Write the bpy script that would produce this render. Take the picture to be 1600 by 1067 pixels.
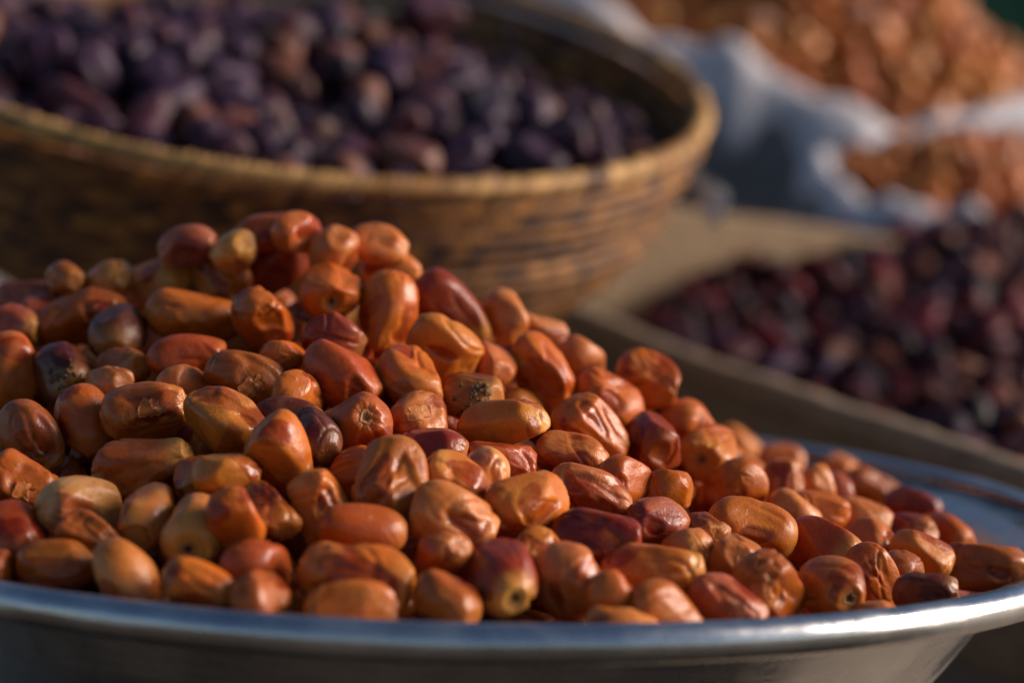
# A close-up of market dates: an aluminium tray heaped with golden dates, a coiled basket
# and a wooden crate of dark dates, two open sacks behind.
import bpy, math, random
import numpy as np

scene = bpy.context.scene
R = math.radians
for o in list(bpy.data.objects):
    bpy.data.objects.remove(o, do_unlink=True)

# ------------------------------------------------------------------ camera
PITCH, ROLL, CAM_Z = R(5.1113), R(-2.5605), 0.29
cam_data = bpy.data.cameras.new("camera")
cam = bpy.data.objects.new("camera", cam_data)
scene.collection.objects.link(cam)
c_, s_ = math.cos(ROLL), math.sin(ROLL)
from mathutils import Matrix, Vector, Quaternion
right = Vector((c_, -s_ * math.sin(PITCH), -s_ * math.cos(PITCH)))
up = Vector((s_, c_ * math.sin(PITCH), c_ * math.cos(PITCH)))
fwd = Vector((0, math.cos(PITCH), -math.sin(PITCH)))
m = Matrix.Identity(4)
for i in range(3):
    m[i][0], m[i][1], m[i][2] = right[i], up[i], -fwd[i]
m[2][3] = CAM_Z
cam.matrix_world = m
cam_data.lens = 85
cam_data.sensor_width = 36
cam_data.clip_start = 0.01
cam_data.clip_end = 200
cam_data.dof.use_dof = True
cam_data.dof.focus_distance = 0.915
cam_data.dof.aperture_fstop = 4.1
cam_data.dof.aperture_blades = 9
scene.camera = cam

# ------------------------------------------------------------------ sky, sun, exposure
SUN_ELEV, SUN_AZ = R(23), R(84)      # azimuth clockwise from +Y (the view direction): light from the right
world = bpy.data.worlds.new("World")
scene.world = world
world.use_nodes = True
wn = world.node_tree
bg = wn.nodes["Background"]
sky = wn.nodes.new("ShaderNodeTexSky")
sky.sky_type = "NISHITA"
sky.sun_disc = False
sky.dust_density = 0.3
sky.ozone_density = 3.0
sky.sun_elevation = SUN_ELEV
sky.sun_rotation = SUN_AZ
wn.links.new(sky.outputs[0], bg.inputs[0])
bg.inputs[1].default_value = 0.068
sun_data = bpy.data.lights.new("sun", "SUN")
sun_data.energy = 5.0
sun_data.angle = R(32)
sun_data.color = (1.0, 0.85, 0.72)
sun = bpy.data.objects.new("sun", sun_data)
scene.collection.objects.link(sun)
sd = Vector((math.sin(SUN_AZ) * math.cos(SUN_ELEV), math.cos(SUN_AZ) * math.cos(SUN_ELEV), math.sin(SUN_ELEV)))
sun.rotation_euler = sd.to_track_quat("Z", "Y").to_euler()
scene.view_settings.view_transform = "Standard"
scene.view_settings.look = "None"
scene.view_settings.gamma = 1
scene.view_settings.use_curve_mapping = False
scene.view_settings.exposure = 0.05
scene.render.engine = "CYCLES"
scene.cycles.use_denoising = True
scene.cycles.max_bounces = 8

# ------------------------------------------------------------------ helpers
COL = scene.collection


def link(name, mesh, mat=None, parent=None):
    o = bpy.data.objects.new(name, mesh)
    COL.objects.link(o)
    if mat is not None and mesh is not None and not mesh.materials:
        mesh.materials.append(mat)
    if parent is not None:
        o.parent = parent
    return o


def tag(o, label=None, category=None, group=None, kind=None):
    if label: o["label"] = label
    if category: o["category"] = category
    if group: o["group"] = group
    if kind: o["kind"] = kind
    return o


def mesh_np(name, V, faces, attrs=None, smooth=True, cols=None):
    me = bpy.data.meshes.new(name)
    V = np.asarray(V, np.float32)
    faces = np.asarray(faces, np.int32)
    k = faces.shape[1]
    me.vertices.add(len(V)); me.vertices.foreach_set("co", V.ravel())
    me.loops.add(faces.size); me.loops.foreach_set("vertex_index", faces.ravel())
    me.polygons.add(len(faces))
    me.polygons.foreach_set("loop_start", np.arange(0, faces.size, k, dtype=np.int32))
    me.update(calc_edges=True)
    if smooth:
        me.polygons.foreach_set("use_smooth", np.ones(len(faces), bool))
    for an, av in (attrs or {}).items():
        a = me.attributes.new(an, "FLOAT", "POINT")
        a.data.foreach_set("value", np.asarray(av, np.float32))
    if cols is not None:
        a = me.attributes.new("tint", "FLOAT_COLOR", "POINT")
        a.data.foreach_set("color", np.c_[np.asarray(cols, np.float32), np.ones(len(V), np.float32)].ravel())
    me.validate()
    return me


def grid_faces(nr, nc, wrap=True):
    i, j = np.meshgrid(np.arange(nr - 1), np.arange(nc if wrap else nc - 1), indexing="ij")
    j2 = (j + 1) % nc
    return np.stack([i * nc + j, i * nc + j2, (i + 1) * nc + j2, (i + 1) * nc + j], -1).reshape(-1, 4)


def waves(rng, d, freq, n=7, amp=1.0):
    """smooth random field on points d (n,3)"""
    out = np.zeros(len(d))
    for _ in range(n):
        k = rng.normal(size=3); k *= freq * rng.uniform(.6, 1.4) / np.linalg.norm(k)
        out += np.cos(d @ k + rng.uniform(0, 6.283))
    return out * amp / math.sqrt(n)


def sstep(a, b, x):
    t = np.clip((x - a) / (b - a), 0, 1)
    return t * t * (3 - 2 * t)


# ------------------------------------------------------------------ materials
def new_mat(name):
    mt = bpy.data.materials.new(name)
    mt.use_nodes = True
    nt = mt.node_tree
    return mt, nt, nt.nodes["Principled BSDF"]


def N(nt, t, **kw):
    n = nt.nodes.new(t)
    for k, v in kw.items():
        if k in n.inputs: n.inputs[k].default_value = v
        else: setattr(n, k, v)
    return n


def mixc(nt, fac, a, b, mode="MIX"):
    n = nt.nodes.new("ShaderNodeMix"); n.data_type = "RGBA"; n.blend_type = mode
    for sock, val in ((n.inputs[0], fac), (n.inputs[6], a), (n.inputs[7], b)):
        if isinstance(val, bpy.types.NodeSocket): nt.links.new(val, sock)
        else: sock.default_value = val if not isinstance(val, tuple) else (*val, 1) if len(val) == 3 else val
    return n.outputs[2]


def mathn(nt, op, a, b=0.5, clamp=False):
    n = nt.nodes.new("ShaderNodeMath"); n.operation = op; n.use_clamp = clamp
    for sock, val in ((n.inputs[0], a), (n.inputs[1], b)):
        if isinstance(val, bpy.types.NodeSocket): nt.links.new(val, sock)
        else: sock.default_value = val
    return n.outputs[0]


def maprange(nt, x, a, b, c=0., d=1., smooth=True):
    n = nt.nodes.new("ShaderNodeMapRange")
    if smooth: n.interpolation_type = "SMOOTHSTEP"
    nt.links.new(x, n.inputs[0])
    for i, v in enumerate((a, b, c, d)): n.inputs[1 + i].default_value = v
    return n.outputs[0]


def noise(nt, vec, scale, detail=3, rough=.55, dist=0.):
    n = N(nt, "ShaderNodeTexNoise", Scale=scale, Detail=detail, Roughness=rough, Distortion=dist)
    nt.links.new(vec, n.inputs["Vector"])
    return n.outputs[0]


def coords(nt, random_shift=True):
    tc = nt.nodes.new("ShaderNodeTexCoord")
    if not random_shift: return tc.outputs["Object"]
    oi = nt.nodes.new("ShaderNodeObjectInfo")
    sh = mathn(nt, "MULTIPLY", oi.outputs["Random"], 7.31)
    cb = nt.nodes.new("ShaderNodeCombineXYZ")
    for i in range(3): nt.links.new(sh, cb.inputs[i])
    ad = nt.nodes.new("ShaderNodeVectorMath"); ad.operation = "ADD"
    nt.links.new(tc.outputs["Object"], ad.inputs[0]); nt.links.new(cb.outputs[0], ad.inputs[1])
    return ad.outputs[0]


def date_material(name, flesh_mul, bloom, bloom_amt, rough, sss, sheen, tip_col=(.66, .285, .05), spec=.42):
    mt, nt, b = new_mat(name)
    L = nt.links.new
    v = coords(nt)
    oi = nt.nodes.new("ShaderNodeObjectInfo")
    base = oi.outputs["Color"]
    fl = N(nt, "ShaderNodeAttribute", attribute_name="flesh").outputs["Fac"]
    tip = N(nt, "ShaderNodeAttribute", attribute_name="tip").outputs["Fac"]
    n1 = noise(nt, v, 70, 4, .6, .6)
    n2 = noise(nt, v, 190, 4, .6, .3)
    n3 = noise(nt, v, 900, 3, .6)
    # skin: lighter loose areas and darker blotches
    col = mixc(nt, maprange(nt, n1, .38, .66), base, mixc(nt, 1.0, base, (1.15, 1.45, 2.4), "MULTIPLY"))
    col = mixc(nt, maprange(nt, n2, .52, .72, 0, .5), col, mixc(nt, 1.0, base, (.62, .45, .40), "MULTIPLY"))
    col = mixc(nt, mathn(nt, "MULTIPLY", tip, maprange(nt, n2, .2, .55, .75, 1.)), col, tip_col)
    # flesh showing where the skin clings to it; its violet hue paints sky reflection
    edge = mathn(nt, "ADD", fl, mathn(nt, "MULTIPLY", mathn(nt, "SUBTRACT", n2, .5), .9))
    fmask = maprange(nt, edge, .30, .72)
    col = mixc(nt, mathn(nt, "MULTIPLY", fmask, maprange(nt, n1, .3, .7, .95, .5)), col, mixc(nt, 1.0, base, flesh_mul, "MULTIPLY"))
    # waxy bloom; its violet on the dark dates is sky sheen put into colour
    n4 = noise(nt, v, 110, 5, .65, .8)
    col = mixc(nt, maprange(nt, n4, .46, .74, 0, bloom_amt), col, bloom)
    # specks
    col = mixc(nt, maprange(nt, n3, .66, .76, 0, .45), col, mixc(nt, 1.0, base, (.35, .25, .22), "MULTIPLY"))
    L(col, b.inputs["Base Color"])
    r = mathn(nt, "ADD", maprange(nt, n2, .3, .7, rough - .05, rough + .12), mathn(nt, "MULTIPLY", fmask, -.12))
    L(r, b.inputs["Roughness"])
    b.inputs["Subsurface Weight"].default_value = sss
    b.inputs["Subsurface Radius"].default_value = (1, .32, .12)
    b.inputs["Subsurface Scale"].default_value = .005
    b.inputs["Sheen Weight"].default_value = sheen
    b.inputs["Sheen Roughness"].default_value = .45
    b.inputs["Sheen Tint"].default_value = (.86, .84, 1, 1)
    b.inputs["Specular IOR Level"].default_value = spec
    # fine skin relief
    hgt = mathn(nt, "ADD", mathn(nt, "MULTIPLY", n2, .55), mathn(nt, "MULTIPLY", n3, .10))
    wv = noise(nt, v, 330, 2, .5, 1.5)
    hgt = mathn(nt, "ADD", hgt, mathn(nt, "MULTIPLY", wv, .16))
    fine = nt.nodes.new("ShaderNodeMath"); fine.operation = "ABSOLUTE"
    L(mathn(nt, "SUBTRACT", noise(nt, v, 240, 3, .5, 2.5), .5), fine.inputs[0])
    hgt = mathn(nt, "ADD", hgt, mathn(nt, "MULTIPLY", mathn(nt, "MULTIPLY", fine.outputs[0], 0.75), maprange(nt, n1, .42, .62)))
    bp = N(nt, "ShaderNodeBump", Strength=.55, Distance=.0011)
    L(hgt, bp.inputs["Height"])
    L(bp.outputs[0], b.inputs["Normal"])
    return mt


M = {}
M["date"] = date_material("golden_date_skin", (.52, .24, .42), (.64, .30, .17), .16, .31, .22, .0)
M["dark"] = date_material("dark_date_skin", (.55, .35, .60), (.11, .055, .12), .45, .50, .0, .06, (.12, .05, .03), .32)
M["wine"] = date_material("wine_date_skin", (.6, .45, .5), (.10, .03, .05), .25, .58, .0, .0, (.16, .05, .03), .25)
M["loose"] = date_material("loose_skin", (.8, .7, .7), (.62, .36, .22), .35, .55, .1, .0)
M["amberfar"] = date_material("amber_date_skin", (.55, .4, .35), (.50, .30, .16), .25, .42, .0, .05)


def plain(name, col, rough=.6, metal=0., bump=0., scale=200., var=.25):
    mt, nt, b = new_mat(name)
    v = coords(nt)
    n = noise(nt, v, scale, 4, .6)
    dark = tuple(x * (1 - var) for x in col); lite = tuple(min(1, x * (1 + var)) for x in col)
    nt.links.new(mixc(nt, maprange(nt, n, .3, .7), dark, lite), b.inputs["Base Color"])
    b.inputs["Roughness"].default_value = rough
    b.inputs["Metallic"].default_value = metal
    if bump:
        bp = N(nt, "ShaderNodeBump", Strength=.6, Distance=bump)
        nt.links.new(n, bp.inputs["Height"]); nt.links.new(bp.outputs[0], b.inputs["Normal"])
    return mt


M["pit"] = plain("stem_pit", (.05, .020, .007), .8, scale=900)
M["scar"] = plain("stem_scar_ring", (.40, .165, .035), .6, bump=.0006, scale=700)
M["crust"] = plain("dry_crust", (.16, .085, .035), .75, bump=.001, scale=500, var=.7)


def metal_material():
    mt, nt, b = new_mat("scuffed_aluminium")
    v = coords(nt, False)
    sep = nt.nodes.new("ShaderNodeSeparateXYZ"); nt.links.new(v, sep.inputs[0])
    ang = mathn(nt, "ARCTAN2", sep.outputs[1], sep.outputs[0])
    rad = mathn(nt, "SQRT", mathn(nt, "ADD", mathn(nt, "MULTIPLY", sep.outputs[0], sep.outputs[0]), mathn(nt, "MULTIPLY", sep.outputs[1], sep.outputs[1])))
    cb = nt.nodes.new("ShaderNodeCombineXYZ")
    nt.links.new(mathn(nt, "MULTIPLY", ang, .8), cb.inputs[0])
    nt.links.new(mathn(nt, "MULTIPLY", rad, 60), cb.inputs[1])
    nt.links.new(mathn(nt, "MULTIPLY", sep.outputs[2], 60), cb.inputs[2])
    spin = noise(nt, cb.outputs[0], 6, 4, .6)
    big = noise(nt, v, 22, 4, .6)
    spots = noise(nt, v, 160, 3, .6)
    col = mixc(nt, maprange(nt, big, .35, .7), (.60, .60, .60), (.78, .77, .75))
    col = mixc(nt, maprange(nt, spots, .66, .76, 0, .6), col, (.30, .27, .24))
    nt.links.new(col, b.inputs["Base Color"])
    b.inputs["Metallic"].default_value = 1
    nt.links.new(mathn(nt, "ADD", maprange(nt, big, .3, .7, .17, .33), mathn(nt, "MULTIPLY", spin, .12)), b.inputs["Roughness"])
    bp = N(nt, "ShaderNodeBump", Strength=.25, Distance=.0012)
    nt.links.new(mathn(nt, "ADD", spin, mathn(nt, "MULTIPLY", big, 2.5)), bp.inputs["Height"]); nt.links.new(bp.outputs[0], b.inputs["Normal"])
    return mt


M["metal"] = metal_material()


def wicker_material():
    mt, nt, b = new_mat("palm_leaf_coil")
    v = coords(nt, False)
    at = N(nt, "ShaderNodeAttribute", attribute_name="tint").outputs["Color"]
    n = noise(nt, v, 260, 4, .65)
    nt.links.new(mixc(nt, maprange(nt, n, .3, .7), mixc(nt, 1., at, (.6, .55, .5), "MULTIPLY"), mixc(nt, 1., at, (1.25, 1.2, 1.1), "MULTIPLY")), b.inputs["Base Color"])
    b.inputs["Roughness"].default_value = .62
    bp = N(nt, "ShaderNodeBump", Strength=.5, Distance=.001)
    nt.links.new(n, bp.inputs["Height"]); nt.links.new(bp.outputs[0], b.inputs["Normal"])
    return mt


M["wicker"] = wicker_material()


def wood_material(name, a, c, axis=0, rough=.75):
    mt, nt, b = new_mat(name)
    v = coords(nt)
    mp = nt.nodes.new("ShaderNodeMapping")
    sc = [60., 60., 60.]; sc[axis] = 5.
    mp.inputs["Scale"].default_value = sc
    nt.links.new(v, mp.inputs[0])
    g = noise(nt, mp.outputs[0], 2.2, 6, .65, 1.2)
    st = noise(nt, v, 9, 3)
    col = mixc(nt, maprange(nt, g, .3, .7), a, c)
    col = mixc(nt, maprange(nt, st, .55, .75, 0, .5), col, tuple(x * .55 for x in a))
    nt.links.new(col, b.inputs["Base Color"])
    b.inputs["Roughness"].default_value = rough
    bp = N(nt, "ShaderNodeBump", Strength=.6, Distance=.0025)
    nt.links.new(g, bp.inputs["Height"]); nt.links.new(bp.outputs[0], b.inputs["Normal"])
    return mt


M["wood"] = wood_material("weathered_crate_wood", (.20, .135, .08), (.36, .26, .17))
M["ply"] = wood_material("pale_crate_wood", (.24, .15, .08), (.36, .24, .13))
M["table"] = wood_material("stall_table_wood", (.24, .18, .13), (.38, .31, .24))


def cloth_material(name, col, weave, rough=.8, trans=.0):
    mt, nt, b = new_mat(name)
    v = coords(nt, False)
    w1 = N(nt, "ShaderNodeTexWave", Scale=weave); w1.bands_direction = "X"
    w2 = N(nt, "ShaderNodeTexWave", Scale=weave); w2.bands_direction = "Z"
    nt.links.new(v, w1.inputs[0]); nt.links.new(v, w2.inputs[0])
    n = noise(nt, v, 14, 5, .6)
    c = mixc(nt, maprange(nt, n, .3, .7), tuple(x * .72 for x in col), col)
    nt.links.new(c, b.inputs["Base Color"])
    b.inputs["Roughness"].default_value = rough
    bp = N(nt, "ShaderNodeBump", Strength=.5, Distance=.0015)
    nt.links.new(mathn(nt, "ADD", w1.outputs[1], w2.outputs[1]), bp.inputs["Height"]); nt.links.new(bp.outputs[0], b.inputs["Normal"])
    return mt


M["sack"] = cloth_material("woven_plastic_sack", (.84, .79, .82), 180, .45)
M["sack_shade"] = cloth_material("shaded_sack_side", (.24, .21, .195), 180, .6)  # white weave again for the sack sides, shade put into the dark grey
M["stripe"] = cloth_material("blue_sack_print", (.08, .16, .36), 180, .55)
M["green"] = cloth_material("green_tarpaulin", (.02, .12, .065), 60, .6)
M["plastic"] = plain("pale_plastic", (.72, .75, .86), .35, scale=40)

TONE = {  # skin colours of the dates
    "amber": (0.532, 0.131, 0.009), "orange": (0.494, 0.100, 0.006), "rust": (0.418, 0.071, 0.005), "tan": (0.570, 0.165, 0.031),
    "pale": (0.636, 0.248, 0.064), "gold": (0.560, 0.150, 0.012), "brown": (0.323, 0.070, 0.006), "red": (0.399, 0.047, 0.004),
    "darkred": (0.247, 0.026, 0.004), "dark": (0.114, 0.021, 0.007), "pink": (0.551, 0.144, 0.028), "plum": (0.361, 0.070, 0.028),
    "bk": (.016, .005, .009), "bk2": (.036, .010, .022), "bk3": (.060, .011, .015), "bk4": (.17, .050, .020),
    "wine": (.045, .006, .008), "wine2": (.14, .012, .014),
    "so": (.50, .13, .012), "so2": (.56, .17, .02), "so3": (.42, .09, .007),
}

for _k in ("amber", "orange", "rust", "tan", "pale", "gold", "brown", "red", "pink", "plum"):   # one harvest: keep the tones close
    TONE[_k] = tuple(.82 * a + .18 * b for a, b in zip(TONE[_k], (.50, .105, .007)))

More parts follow.
